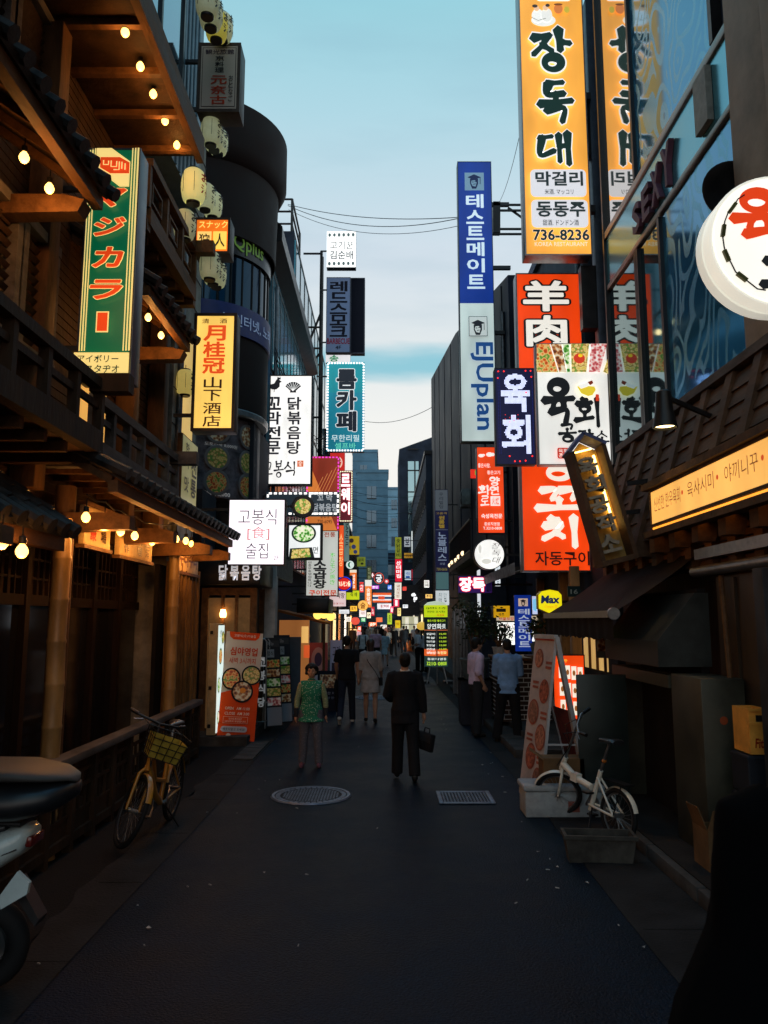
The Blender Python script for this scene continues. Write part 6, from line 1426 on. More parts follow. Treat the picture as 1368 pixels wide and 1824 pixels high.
# ---------------------------------------------------------------- paper lanterns
def lantern(label, loc, lit, red=False, r=.15, h=.42, col=None):
    t = thing('paper_lantern', label, 'lantern', loc, 'paper lanterns along the timber restaurant')
    prof = []
    for i in range(17):
        a = i / 16; z = h * (a - .5); prof.append((r * (.62 + .38 * math.sin(math.pi * a) ** .5) * (1 + .018 * (i % 2)), z))
    c = col or (.60, .66, .52)
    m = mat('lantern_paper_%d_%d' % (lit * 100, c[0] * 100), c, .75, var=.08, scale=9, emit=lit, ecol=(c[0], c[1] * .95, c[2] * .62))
    obj('shade', MB().lathe(prof, (0, 0, 0), 20), m, t, 30, True)
    for s, n in ((1, 'top_cap'), (-1, 'bottom_cap')):
        obj(n, MB().lathe([(0, s * h * .56), (r * .5, s * h * .56), (r * .56, s * h * .53), (r * .56, s * h * .47)], (0, 0, 0), 18), BLACKM, t, 40, True)
    obj('ribs', MB().tube([(r * 1.0 * math.cos(4), r * math.sin(4), h * .3), (r * 1.04 * math.cos(4.1), r * 1.04 * math.sin(4.1), 0), (r * math.cos(4), r * math.sin(4), -h * .3)], .003, 5).tube([(r * math.cos(5), r * math.sin(5), h * .3), (r * 1.04 * math.cos(5), r * 1.04 * math.sin(5), 0), (r * math.cos(5), r * math.sin(5), -h * .3)], .003, 5), BLACKM, t, None, True)
    for s, c0, z0 in (('お', 0, .02), ('酒', 0, -.15)):
        vs, fs, w, hh = text_mesh(s, .02); b = MB()
        b.add([((r * 1.03) * math.cos(R(-42 + 58 * q[0])), (r * 1.03) * math.sin(R(-42 + 58 * q[0])), z0 + .13 * q[1]) for q in vs], fs)
        obj('lettering', b, mat('lantern_red', (.45, .05, .03), .7) if red else BLACKM, t, None, True)
    obj('hook', MB().tube([(0, 0, h * .55), (0, 0, h * .75)], .006, 6), BLACKM, t, None, True)
    return t
YC = (.62, .55, .12)
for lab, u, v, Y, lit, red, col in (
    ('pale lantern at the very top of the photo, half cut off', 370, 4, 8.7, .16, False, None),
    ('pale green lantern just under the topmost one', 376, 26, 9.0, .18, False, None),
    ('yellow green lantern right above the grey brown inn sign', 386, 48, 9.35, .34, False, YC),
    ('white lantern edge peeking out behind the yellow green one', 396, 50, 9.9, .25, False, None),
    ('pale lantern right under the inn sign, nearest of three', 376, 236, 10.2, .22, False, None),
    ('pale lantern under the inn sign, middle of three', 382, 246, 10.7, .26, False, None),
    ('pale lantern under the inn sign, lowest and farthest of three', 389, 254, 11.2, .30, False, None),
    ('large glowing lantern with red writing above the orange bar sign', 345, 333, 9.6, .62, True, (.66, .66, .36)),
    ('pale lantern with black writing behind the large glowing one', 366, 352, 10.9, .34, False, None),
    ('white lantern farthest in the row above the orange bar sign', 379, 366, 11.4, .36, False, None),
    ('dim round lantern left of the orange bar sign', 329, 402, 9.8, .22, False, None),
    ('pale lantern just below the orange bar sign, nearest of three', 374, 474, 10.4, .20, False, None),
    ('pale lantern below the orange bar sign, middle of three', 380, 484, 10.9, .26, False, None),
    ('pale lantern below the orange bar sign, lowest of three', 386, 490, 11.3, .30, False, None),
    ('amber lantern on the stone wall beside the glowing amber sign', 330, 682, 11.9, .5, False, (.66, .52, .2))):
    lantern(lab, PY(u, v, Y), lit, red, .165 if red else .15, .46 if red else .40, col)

# ---------------------------------------------------------------- lit wooden boards over the door
CW = mat('cream_board', (.50, .36, .17), .6, 0, .18, 4, (1, .3, 1))
def wboard(label, y0, y1, z0, z1, txt, x=-3.05, vert=True, lit=.0):
    t = thing('wooden_signboard', label, 'signboard', (x, (y0 + y1) / 2, z0), 'wooden boards over the restaurant door', R(90))
    w = y1 - y0; h = z1 - z0
    obj('board', MB().bev(-w / 2, -.03, 0, w / 2, .03, h, .01), CW, t, 30, True)
    f = MB().box(-w / 2 - .03, -.05, -.04, w / 2 + .03, .04, -.001).box(-w / 2 - .03, -.05, h + .001, w / 2 + .03, .04, h + .04)
    obj('frame', f, BEAM, t, None, True)
    face = obj('face', MB().add([(-w / 2 + .02, -.0325, .02), (w / 2 - .02, -.0325, .02), (w / 2 - .02, -.0325, h - .02), (-w / 2 + .02, -.0325, h - .02)], [(0, 1, 2, 3)]), CW, t, None, True)
    sign_items(face, txt, lambda u, v: ((u - .5) * w, (1 - v) * h), 0, -.034)
DKB, RDB = (50, 26, 10), (150, 40, 20)
wboard('cream wooden board with red strokes behind the second bulb', 7.7, 8.45, 2.86, 3.26, [('v', '大衆', (.2, .1, .42, .9), RDB, {'b': .03}), ('v', '酒場', (.58, .1, .8, .9), DKB, {'b': .02})])
wboard('amber wooden board with dark brushed writing between the two post lamps', 8.75, 10.0, 2.84, 3.16, [('v', '手作', (.12, .1, .26, .9), DKB, {'b': .02}), ('v', '料理', (.5, .1, .64, .9), DKB, {'b': .02}), ('v', '居酒', (.74, .1, .88, .9), DKB, {'b': .02})])
wboard('pale wooden board with large brushed letters right of the bamboo post', 11.2, 12.5, 2.82, 3.24, [('t', '수리수리', (.08, .2, .92, .8), (110, 70, 50), {'b': .03})])
it = [('v', '한국', (.2, .08, .42, .5), (50, 46, 30), {'b': .02}), ('v', '전통', (.56, .25, .9, .9), (40, 36, 26), {'b': .03}), ('t', '맛', (.15, .62, .42, .85), (60, 50, 30), {'b': .02})]
p0, p1 = PX(313, 815, -3.2), PX(349, 815, -3.2)
t = thing('brushed_signboard', 'yellow green upright board with dark brushed writing on the stone wall', 'signboard', (-3.18, (p0.y + p1.y) / 2, 3.95), None, R(90))
w = abs(p1.y - p0.y) * .8; h = 1.05
obj('board', MB().bev(-w / 2, -.04, 0, w / 2, .04, h, .01), BEAM, t, 30, True)
f = obj('face', MB().add([(-w / 2 + .02, -.043, .02), (w / 2 - .02, -.043, .02), (w / 2 - .02, -.043, h - .02), (-w / 2 + .02, -.043, h - .02)], [(0, 1, 2, 3)]), backlit((196, 186, 116), .26, .5, 1.4), t, None, True)
sign_items(f, it, lambda u, v: ((u - .5) * w, (1 - v) * h), .1, -.046)

# ---------------------------------------------------------------- standing boards and banners, left
# tall light box beside the bamboo screen; its lit side faces the lane
t = thing('tall_lightbox', 'tall thin light box with food pictures on its bright side next to the bamboo screen', 'sign', (-2.86, 13.58, .18), None, R(89))
Hh, Ww = 1.86, .5
obj('cabinet', MB().bev(-Ww / 2, -.02, 0, Ww / 2, .13, Hh, .01), mat('cream_cabinet', (.48, .38, .22), .6, 0, .12, 6), t, 30, True)
f = obj('face', MB().add([(-Ww / 2 + .02, -.024, .03), (Ww / 2 - .02, -.024, .03), (Ww / 2 - .02, -.024, Hh - .03), (-Ww / 2 + .02, -.024, Hh - .03)], [(0, 1, 2, 3)]), backlit((226, 246, 240), 1.0, .12), t, None, True)
sign_items(f, [('food', (.72, .13), .2, .06, 3, {'e': .9}), ('food', (.4, .3), .24, .075, 0, {'e': .9}), ('food', (.25, .56), .22, .07, 2, {'e': .9}), ('food', (.25, .85), .15, .06, 2, {'e': .9}), ('t', '안주', (.12, .06, .45, .12), (50, 60, 60))], lambda u, v: ((u - .5) * Ww, (1 - v) * Hh), .9, -.027)
for z in (.12, .75, 1.68): obj('hinge', MB().box(-Ww / 2 - .012, .06, z, -Ww / 2 - .001, .11, z + .06), BLACKM, t, None, True)
def stand_banner(name, label, W_, H_, loc, yaw, lean, rect, items, col, frame=True, cat='banner', group=None, roll=0, e=0.0, m=None):
    t = thing(name, label, cat, loc, group, yaw)
    Mx = Matrix.Rotation(lean, 4, 'X') @ Matrix.Rotation(roll, 4, 'Y')
    obj('board', MB().bev(-W_ / 2, 0, 0, W_ / 2, .02, H_, .004).xf(Mx), GREYR, t, None, True)
    u0, v0, u1, v1 = rect
    f = obj('print', MB().add([(-W_ / 2, -.003, 0), (W_ / 2, -.003, 0), (W_ / 2, -.003, H_), (-W_ / 2, -.003, H_)], [(0, 1, 2, 3)]).xf(Mx), m or paint(col, .55, e), t, None, True)
    n0 = len(f.children)
    sign_items(f, items, lambda u, v: ((u - (u0 + u1) / 2) / (u1 - u0) * W_, (v1 - v) / (v1 - v0) * H_), e, -.006)
    for c in f.children:
        for v in c.data.vertices: v.co = Mx @ v.co
    if frame:
        b = MB()
        for s in (-1, 1):
            b.tube([Mx @ Vector((s * W_ * .42, .03, H_ * .98)), (s * W_ * .42, .03 + H_ * .22 + math.sin(-lean) * H_ * .2, 0)], .012, 6)
        obj('stand', b, STEEL, t, None, True)
    return t
LETR = (196, 70, 30)
it = [('r', (0, 0, 75, 195), (206, 196, 184)), ('p', [(0, 112), (75, 90), (75, 195), (0, 195)], (226, 74, 18), {'n': 'panel'}), ('p', [(6, 0), (69, 0), (67, 9), (60, 14), (15, 14), (8, 9)], (226, 74, 18), {'n': 'panel'}), ('t', '고봉식(食)의술집', (16, 4, 60, 10), (240, 220, 200)),
      ('t', '심야영업', (11, 28, 66, 43), (200, 62, 20), {'b': .025}), ('t', '새벽 3시까지', (10, 47, 64, 58), (196, 80, 40), {'b': .01}), ('food', (18, 86), 19, 20, 0), ('food', (58, 78), 20, 18, 3), ('food', (42, 108), 22, 20, 1), ('c', (43, 106), 6, 5, (236, 150, 60)),
      ('t', 'OPEN   AM 11:00', (11, 136, 60, 141), (245, 225, 205)), ('t', 'CLOSE  AM 3:00', (11, 145, 60, 150), (245, 225, 205)), ('r', (9, 153, 58, 165), (240, 200, 170)), ('r', (9.6, 153.6, 57.4, 164.4), (226, 74, 18)), ('t', '일요일,월요일은', (20, 155, 46, 158.5), (240, 210, 190)), ('t', '10시까지 영업합니다', (13, 159.5, 54, 163), (240, 210, 190)),
      ('r', (6, 170, 58, 180), (190, 190, 200), {'rd': 4.8}), ('t', '해웃지말고 오세요!', (10, 172.5, 54, 177.5), (40, 50, 80)), ('c', (22, 193), 7, 6, (215, 205, 195)), ('c', (22, 187), 5, 5, (215, 205, 195))]
p = PG(419, 1326)
stand_banner('standing_banner', 'orange and cream standing banner with three dish pictures and opening hours', .64, 1.84, (p.x, p.y, .06), R(14), R(-7), (0, 0, 75, 195), it, (206, 196, 184), roll=R(4.2))
# pair of dark menu boards and their frame
gm = 'dark photo menu boards on the shop step'
def photos(n, m_):
    o = [('r', (8, 5, 92, 16), (60, 66, 70)), ('t', '메뉴', (20, 7, 60, 14), (150, 155, 160)), ('r', (10, 20, 60, 34), (150, 155, 158)), ('t', '정식', (16, 23, 54, 31), (50, 54, 60))]
    for i in range(n): o.append(('r', (10, 38 + i * 16, 90, 51 + i * 16), (60, 50, 44), {'m': food(i + m_, 0), 'n': 'dish_picture'}))
    return o + [('r', (6, 118, 94, 148), (126, 132, 142))]
p = PG(500, 1268); stand_banner('menu_board', 'dark menu board with grey food photos, the nearer of two', .34, 1.62, (-2.02, 14.55, .16), R(35), R(-6), (0, 0, 100, 150), photos(5, 0), (44, 50, 56), group=gm)
stand_banner('menu_board', 'dark menu board with grey food photos, the farther of two', .34, 1.66, (-1.9, 15.1, .16), R(35), R(-6), (0, 0, 100, 150), photos(5, 2), (40, 46, 54), group=gm)
t = thing('board_stand', 'empty arched steel display frame on the shop step', 'stand', (-2.45, 14.3, .16))
b = MB()
for y in (0, .35): b.tube([(-.3, y, 0), (-.3, y, 1.55), (-.26, y, 1.6), (.26, y, 1.6), (.3, y, 1.55), (.3, y, 0)], .014, 8)
for z in (.12, .45): b.tube([(-.3, 0, z), (.3, 0, z)], .012, 6); b.tube([(-.3, 0, z), (-.3, .35, z)], .01, 6); b.tube([(.3, 0, z), (.3, .35, z)], .01, 6)
obj('frame', b, STEEL, t, 50, True)
for i, c in enumerate('고봉식당'):
    vs, fs, w, h = text_mesh(c, .03); obj('lettering', MB().add([(.16 + .13 * q[0], -.02, 1.1 - i * .24 + .17 * q[1]) for q in vs], fs), paint((215, 215, 215), .5, .15), t, None, True)
t = thing('grey_panel', 'plain grey side panel beyond the menu boards', 'panel', (-2.05, 16.6, .16))
obj('sheet', MB().bev(-2.3, 16.4, .16, -1.75, 16.46, 1.75, .01), GREYR, t)
obj('post', MB().box(-2.34, 16.38, .16, -2.302, 16.48, 1.8), BLACKM, t)
# poster stands
it = [('r', (0, 0, 40, 42), (200, 96, 92)), ('c', (20, 22), 15, 16, (226, 170, 160)), ('c', (20, 22), 8, 9, (90, 70, 100)), ('r', (2, 34, 18, 44), (230, 220, 225)), ('t', '무한리필', (4, 56, 36, 64), (60, 30, 40), {'b': .02}), ('t', '삼겹살', (8, 68, 34, 74), (180, 40, 40))]
p = PG(578, 1236)
stand_banner('poster_stand', 'pink and white poster stand with a round dish behind the woman in green', .46, 1.55, (-1.62, 19.2, .0), 0, R(-4), (0, 0, 40, 84), it, (232, 224, 236))
stand_banner('poster_stand', 'lilac poster stand right of the pink one', .3, 1.6, (-1.22, 19.8, .0), 0, R(-4), (0, 0, 40, 84), [('t', '고기', (8, 8, 32, 22), (70, 60, 90)), ('r', (6, 30, 34, 56), (60, 54, 76)), ('r', (6, 60, 34, 66), (120, 110, 140))], (216, 206, 234))
stand_banner('poster_stand', 'dark blue poster stand in front of the pink and lilac ones', .56, .92, (-1.28, 18.4, .0), 0, R(-4), (0, 0, 60, 84), [('r', (6, 8, 54, 36), (50, 54, 62), {'m': food(1, 0)}), ('t', '특별한 저녁', (8, 44, 52, 50), (150, 150, 165)), ('t', '국내산 한우', (12, 54, 48, 59), (150, 150, 165))], (26, 30, 44))
# black fascia, orange awning and warm stall beyond
t = thing('stall', 'small warm lit stall with an orange awning beneath a black fascia', 'stall', (-2.4, 20, 0))
obj('fascia', MB().bev(PY(528, 1085, 18.6).x, 18.6, PY(550, 1092, 18.6).z, PY(585, 1085, 18.6).x, 20.4, PY(550, 1065, 18.6).z, .02), BLACKM, t, 30)
obj('awning', MB().prism([(-2.6, 19.0, 2.36), (-1.45, 19.0, 2.05), (-1.45, 19.0, 2.0), (-2.6, 19.0, 2.30)], (0, 2.2, 0)), mat('orange_awning', (.42, .12, .03), .7, 0, .15), t)
obj('glow_wall', MB().box(-2.8, 20.8, .1, -2.0, 20.86, 2.1), backlit((236, 150, 80), .28, .4, 1.5), t)  # wall glows by itself in place of lamp light falling on it
obj('lit_menu', MB().box(PY(537, 1130, 18.9).x, 18.9, 1.55, PY(549, 1130, 18.9).x, 18.95, 1.95), backlit((255, 196, 110), .8, .2), t)
obj('lit_menu', MB().box(PY(541, 1150, 18.8).x, 18.8, 1.2, PY(551, 1150, 18.8).x, 18.85, 1.5), backlit((226, 90, 40), .8, .2), t)
obj('post', MB().box(-1.5, 19.05, 0, -1.44, 19.12, 2.0), BEAM, t)
t = thing('red_lantern', 'small round red lantern far along the left shopfronts', 'lantern', PY(633, 1106, 36))
obj('shade', MB().ball((0, 0, 0), (.2, .2, .18)), lamp('lantern_red_lit', (.9, .10, .06), 1.0), t, 60, True)
obj('cap', MB().lathe([(.08, .16), (.09, .2), (0, .22)], (0, 0, 0), 12), BLACKM, t, None, True)

# ---------------------------------------------------------------- right side props
t = thing('a_frame_sign', 'leaning white framed banner stand with red dish pictures on the right kerb', 'sign stand', (1.95, 9.5, 0))
AP = Vector((1.98, 9.55, 1.90)); fr0, fr1 = Vector((1.80, 9.22, 0)), Vector((1.66, 9.86, 0)); dv = (fr1 - fr0) / 2
A0, A1 = AP - dv * .92, AP + dv * .92
b = MB(); nrm = (fr1 - fr0).cross(AP - fr0).normalized(); nrm = nrm if nrm.x < 0 else -nrm
obj('panel', MB().prism([fr0, fr1, A1, A0], -nrm * .02), mat('banner_cloth', (.42, .36, .34), .6, 0, .08, 4), t)
pan = [c for c in t.children][0]
def onp(a, z): lo = fr0.lerp(fr1, a); hi = A0.lerp(A1, a); return lo.lerp(hi, z) + nrm * .006
for (a, z, ra, rz, s_) in ((.68, .86, .2, .06, 4), (.3, .66, .22, .075, 0), (.7, .52, .25, .08, 1), (.28, .38, .23, .08, 4), (.62, .25, .23, .08, 0), (.25, .12, .2, .08, 1)):
    obj('bowl_picture', MB().add([onp(a + ra * math.cos(k * .2618), z + rz * math.sin(k * .2618)) for k in range(24)], [tuple(range(24))]), mat('pic_rim', (.30, .08, .05), .6), pan)
    obj('dish_picture', MB().add([onp(a + .85 * ra * math.cos(k * .2618), z + .85 * rz * math.sin(k * .2618)) + nrm * .003 for k in range(24)], [tuple(range(24))]), mat('pic_dish_%d' % s_, [(.34, .10, .06), (.26, .12, .08), 0, 0, (.38, .16, .10)][s_], .6, 0, .35, 22), pan)
for (a, z) in ((.2, .83), (.72, .70), (.22, .52), (.75, .37), (.2, .25)):
    for k in range(2): obj('lettering', MB().add([onp(a - .14, z - .03 * k), onp(a + .14, z - .03 * k), onp(a + .14, z - .03 * k + .016), onp(a - .14, z - .03 * k + .016)], [(0, 1, 2, 3)]), mat('pic_rim', (.30, .08, .05), .6), pan)
obj('header', MB().add([onp(.0, .975), onp(1, .975), onp(1, 1.0), onp(0, 1.0)], [(0, 1, 2, 3)]), mat('pic_red', (.4, .06, .04), .6), pan)
b = MB(); bk0, bk1 = Vector((2.36, 9.2, .0)), Vector((2.34, 9.8, .0))
b.beam(A0, bk0, .05, .12); b.beam(A1, bk1, .05, .05); b.beam(A0, A1, .05, .05); b.beam(fr0, A0, .03, .03); b.beam(fr0.lerp(A0, .35), bk0.lerp(A0, .35), .02, .02)
obj('frame', b, mat('white_frame', (.42, .42, .43), .5, 0, .1), t)
obj('back_panel', MB().prism([bk0.lerp(A0, .1), bk1.lerp(A1, .1), bk1.lerp(A1, .55), bk0.lerp(A0, .55)], (-.012, 0, 0)), mat('red_print', (.20, .04, .03), .6, 0, .3, 6), t)
WFO = mat('foam_white', (.32, .34, .35), .8, 0, .08, 14, bump=.15)
t = thing('foam_box', 'long white styrofoam box on the ground behind the white bicycle', 'box', (1.93, 8.85, 0))
obj('body', MB().bev(1.52, 8.62, .0, 2.36, 9.0, .27, .02), WFO, t, 40)
obj('lid', MB().bev(1.50, 8.6, .272, 2.38, 9.02, .335, .02), WFO, t, 40)
obj('label_print', MB().box(1.98, 8.615, .06, 2.1, 8.6195, .17), paint((150, 90, 80), .7), t)
t = thing('cardboard_box', 'brown cardboard box lying on the white styrofoam box behind the bicycle', 'box', (1.98, 8.95, .336))
KR = mat('cardboard', (.14, .078, .036), .8, 0, .15, 5)
obj('body', MB().bev(1.74, 8.72, .337, 2.2, 8.98, .60, .008), KR, t); obj('flap', MB().beam((1.74, 8.72, .602), (1.6, 8.74, .70), .26, .006), KR, t)
t = thing('cardboard_box', 'open brown cardboard box on the pavement by the olive hatch', 'box', (2.72, 6.6, .12))
b = MB().box(2.58, 6.42, .121, 2.83, 6.73, .14)
b.box(2.58, 6.42, .141, 2.588, 6.73, .43); b.box(2.822, 6.42, .141, 2.83, 6.73, .43); b.box(2.589, 6.42, .141, 2.821, 6.428, .43); b.box(2.589, 6.722, .141, 2.821, 6.73, .43)
obj('body', b, KR, t)
obj('flap', MB().prism([(2.58, 6.42, .431), (2.83, 6.42, .431), (2.80, 6.36, .60), (2.61, 6.37, .60)], (0, .006, 0)).prism([(2.58, 6.43, .431), (2.58, 6.72, .431), (2.52, 6.70, .60), (2.52, 6.46, .61)], (.006, 0, 0)), KR, t)
obj('print', MB().box(2.64, 6.417, .22, 2.76, 6.4195, .25).box(2.66, 6.4172, .28, 2.74, 6.4196, .3), paint((96, 60, 34), .8), t)
t = thing('beer_crate', 'orange plastic bottle crate on top of the dark crates at the right edge', 'crate', (3.05, 6.4, 1.05))
OC = mat('orange_crate', (.78, .33, .05), .45, 0, .1, 6)
b = MB().box(2.89, 6.26, 1.052, 3.06, 6.275, 1.30); b.box(2.89, 6.27, 1.352, 3.06, 6.29, 1.40); b.box(2.89, 6.262, 1.30, 2.945, 6.29, 1.352); b.box(3.005, 6.262, 1.30, 3.06, 6.29, 1.352)
b.box(2.89, 6.291, 1.052, 2.905, 6.55, 1.40); b.box(3.045, 6.291, 1.052, 3.06, 6.55, 1.40); b.box(2.906, 6.535, 1.052, 3.044, 6.55, 1.40); b.box(2.906, 6.291, 1.052, 3.044, 6.534, 1.07)
b.box(2.885, 6.25, 1.28, 3.065, 6.262, 1.30); b.box(2.885, 6.25, 1.385, 3.065, 6.262, 1.405)
obj('body', b, OC, t)
vs, fs, w, h = text_mesh('Fitz', .03, .15); obj('lettering', MB().add([(2.925 + .10 * q[0], 6.258, 1.10 + .075 * q[1]) for q in vs], fs), paint((150, 40, 20), .5), t)
obj('slot_shade', MB().box(2.946, 6.2745, 1.301, 3.004, 6.289, 1.351), DARKIN, t)  # dark plate in the slot stands for the shade inside the crate
t = thing('crate_stack', 'stack of dark crates under the orange bottle crate', 'crate', (2.99, 6.4, .12))
b = MB()
for k in range(3):
    z = .121 + k * .31; b.bev(2.86, 6.26, z, 3.09, 6.56, z + .3, .01); b.box(2.855, 6.252, z + .26, 3.095, 6.57, z + .285)
obj('crates', b, mat('dark_crate', (.018, .02, .026), .5, 0, .1), t)
# concrete trough
t = thing('planter_trough', 'empty grey rectangular planter trough on the ground before the bicycle', 'planter', (1.9, 7.15, 0))
TR = mat('trough_plastic', (.06, .055, .048), .8, 0, .25, 5, bump=.2)
def trap(z, g): return [(-.30 - g, -.12 - g, z), (.30 + g, -.12 - g, z), (.30 + g, .12 + g, z), (-.30 - g, .12 + g, z)]
b = MB().loft([trap(0, -.03), trap(.2, 0), trap(.205, .015), trap(.235, .015), trap(.235, -.012), trap(.06, -.04)], True)
b.xf(Matrix.Rotation(R(-5), 4, 'Z')); obj('body', b, TR, t, 30, True)
b = MB().loft([trap(.061, -.042), trap(.13, -.03)], True); b.xf(Matrix.Rotation(R(-5), 4, 'Z')); obj('soil', b, mat('soil', (.03, .022, .016), .95, 0, .3, 20, bump=.6), t, None, True)
# inflatable column sign
p = PY(777, 1180, 26.5)
t = thing('column_sign', 'round column shaped light sign with a yellow green top and rows of white menu lines', 'sign', (p.x, 26.5, 0), GR)
rc = .40; z0, z1 = .55, PY(777, 1073, 26.5).z
e_ = [(z0, z0 + .36, (40, 70, 66), .6), (z0 + .36, z0 + .58, (232, 100, 40), .95), (z0 + .58, z0 + .62, (20, 30, 32), .4), (z0 + .62, z1 - .95, (22, 32, 34), .4), (z1 - .95, z1 - .92, (206, 110, 70), .7), (z1 - .92, z1 - .5, (24, 40, 44), .4), (z1 - .5, z1 - .1, (200, 222, 30), .95)]
obj('cap', MB().lathe([(0, z1 + .05), (rc * .7, z1), (rc, z1 - .1)], (0, 0, 0), 32), paint((210, 220, 190), .5, .7), t, 60, True)
for a, c, col, ee in e_: obj('band', MB().lathe([(rc, a), (rc, c)], (0, 0, 0), 32), paint(col, .5, ee), t, 60, True)
bd = t.children[-1]
def wrap(s, zc, h, a0, a1, col, ee, bld=.02):
    vs, fs, w, hh = text_mesh(s, bld); obj('lettering', MB().add([((rc + .006) * math.sin(R(a0 + (a1 - a0) * q[0])), -(rc + .006) * math.cos(R(a0 + (a1 - a0) * q[0])), zc + h * q[1]) for q in vs], fs), paint(col, .5, ee), bd, None, True)
wrap('오늘하루도 수고했소', z1 - .24, .08, -60, 60, (40, 60, 10), .5); wrap('한잔만 모시겠소', z1 - .36, .08, -50, 50, (40, 60, 10), .5); wrap('숙성육', z1 - .48, .09, 0, 40, (200, 100, 20), .8)
wrap('좋은사람 좋은고기', z1 - .66, .08, -48, 48, (190, 220, 40), .9); wrap('양연화로', z1 - .9, .18, -50, 50, (240, 245, 240), 1.0)
for k in range(6):
    zc = z1 - 1.1 - k * .125
    wrap(['생갈비', '목살', '가브리살', '항정살', '삼겹살', '껍데기'][k], zc, .075, -56, -8, (235, 240, 235), 1.0); wrap('15,000', zc, .07, 12, 56, (190, 220, 60), .95)
wrap('숙성육전문', z0 + .42, .1, -45, 55, (255, 225, 190), 1); wrap('3210-0808', z0 + .05, .12, -55, 55, (190, 230, 60), 1); wrap('종로직영점', z0 + .22, .08, -50, 50, (225, 235, 230), 1)
b = MB()
for k in range(4): a = R(45 + 90 * k); b.tube([(rc * .8 * math.cos(a), rc * .8 * math.sin(a), z0), (rc * 1.2 * math.cos(a), rc * 1.2 * math.sin(a), 0)], .02, 6)
b.tube([(0, -rc - .02, 0), (0, -rc - .02, z1 - .9)], .02, 6)
obj('stand', b, STEEL, t, None, True)
b = MB()
for s in (-1, 1): b.bev(s * .45 - .2, -.3, 0, s * .45 + .2, .3, .08, .03)
obj('ballast', b, BLACKM, t, None, True)
t = thing('yellow_globe', 'yellow round lamp globe above the pair of white shirts', 'lamp', PY(751, 1115, 30))
obj('globe', MB().ball((0, 0, 0), (.2, .2, .16)), lamp('globe_amber', (.85, .52, .08), .75), t, 60, True)
obj('stem', MB().tube([(0, 0, -.15), (0, 0, -.5)], .03, 6), BLACKM, t, None, True)
# traffic cones
for i, (u, v) in enumerate(((723, 1158), (730, 1160))):
    p = PG(u, v)
    if i == 0:
        pr = thing('traffic_cone', 'orange traffic cone beyond the dark suited pedestrians, left of a pair', 'cone', (p.x, p.y, .0), 'orange traffic cones')
        obj('body', MB().lathe([(.19, .04), (.04, .72), (0, .73)], (0, 0, 0), 18), mat('cone_orange', (.8, .17, .03), .5), pr, 50, True); obj('base', MB().bev(-.22, -.22, 0, .22, .22, .04, .01), mat('cone_base', (.5, .1, .03), .6), pr, None, True); obj('stripe', MB().lathe([(.142, .24), (.112, .36)], (.0, 0, 0), 18), paint((225, 225, 225), .4), pr, None, True)
    else: dup(pr, (p.x, p.y, 0), None, 'orange traffic cone beyond the dark suited pedestrians, right of a pair')
# ---------------------------------------------------------------- plants
LEAF = mat('leaf', (.028, .05, .024), .5, 0, .35, 9)
def plant(label, loc, r, h, n, pot=(.28, .36), potm=None, cat='plant'):
    t = thing('potted_plant', label, cat, loc, 'potted shrubs by the brick wall'); rr = random.Random(label)
    pr_, ph = pot
    obj('pot', MB().lathe([(0, 0), (pr_ * .72, 0), (pr_, ph * .9), (pr_ * 1.08, ph * .92), (pr_ * 1.08, ph), (pr_ * .95, ph), (pr_ * .9, ph * .9), (0, ph * .9)], (0, 0, 0), 24), potm or mat('pot_grey', (.09, .12, .13), .6), t, 40, True)
    st = MB(); lf = MB()
    for k in range(9):
        a = rr.uniform(0, 6.28); q = rr.uniform(.2, .9); tip = Vector((r * q * math.cos(a), r * q * math.sin(a), ph + h * rr.uniform(.5, .95))); mid = tip * .5 + Vector((0, 0, ph * .5 + .05))
        st.tube([(0, 0, ph * .85), mid, tip], [.016, .011, .005], 5)
        for j in range(n // 9):
            c = mid.lerp(tip, rr.uniform(.1, 1.15)) + Vector((rr.gauss(0, r * .22), rr.gauss(0, r * .22), rr.gauss(0, h * .10)))
            d = Vector((rr.uniform(-1, 1), rr.uniform(-1, 1), rr.uniform(-.9, .6))).normalized(); s = rr.uniform(.05, .10); w = d.cross(Vector((rr.random(), rr.random(), 1))).normalized() * s * .3
            lf.add([c, c + d * s * .5 + w, c + d * s, c + d * s * .5 - w], [(0, 1, 2, 3)])
    obj('stems', st, BEAM, t, None, True); obj('foliage', lf, LEAF, t, None, True)
p = PY(845, 1150, 16.2); plant('bushy dark shrub in a blue grey pot behind the man in the pink shirt', (p.x, 16.2, .9), .5, 1.15, 900, (.3, .42))
t = thing('pot_pedestal', 'dark plinth under the bushy shrub', 'plinth', (p.x, 16.2, 0)); obj('block', MB().bev(p.x - .32, 15.9, .0, p.x + .3, 16.5, .9, .02), PLASTER, t); obj('cap', MB().bev(p.x - .35, 15.87, .9005, p.x + .33, 16.53, .8995 + .001, .0001), PLASTER, t)
p = PY(880, 1170, 15.3); plant('thin leafy shrub on the brick wall in front of the lit panel', (p.x + .1, 15.3, 1.382), .42, .55, 330, (.13, .2), mat('pot_white', (.4, .4, .4), .5))
p = PY(957, 1160, 13.6); plant('small shrub between the blue banner and the awning', (p.x, 13.6, 1.50), .3, .5, 260, (.12, .2))
t = thing('plant_shelf', 'wooden shelf post holding the small shrub', 'shelf', (p.x, 13.6, .22)); obj('post', MB().box(p.x - .08, 13.5, .22, p.x + .08, 13.7, 1.47), POSTW, t); obj('top', MB().bev(p.x - .2, 13.4, 1.471, p.x + .2, 13.8, 1.498, .008), POSTW, t)
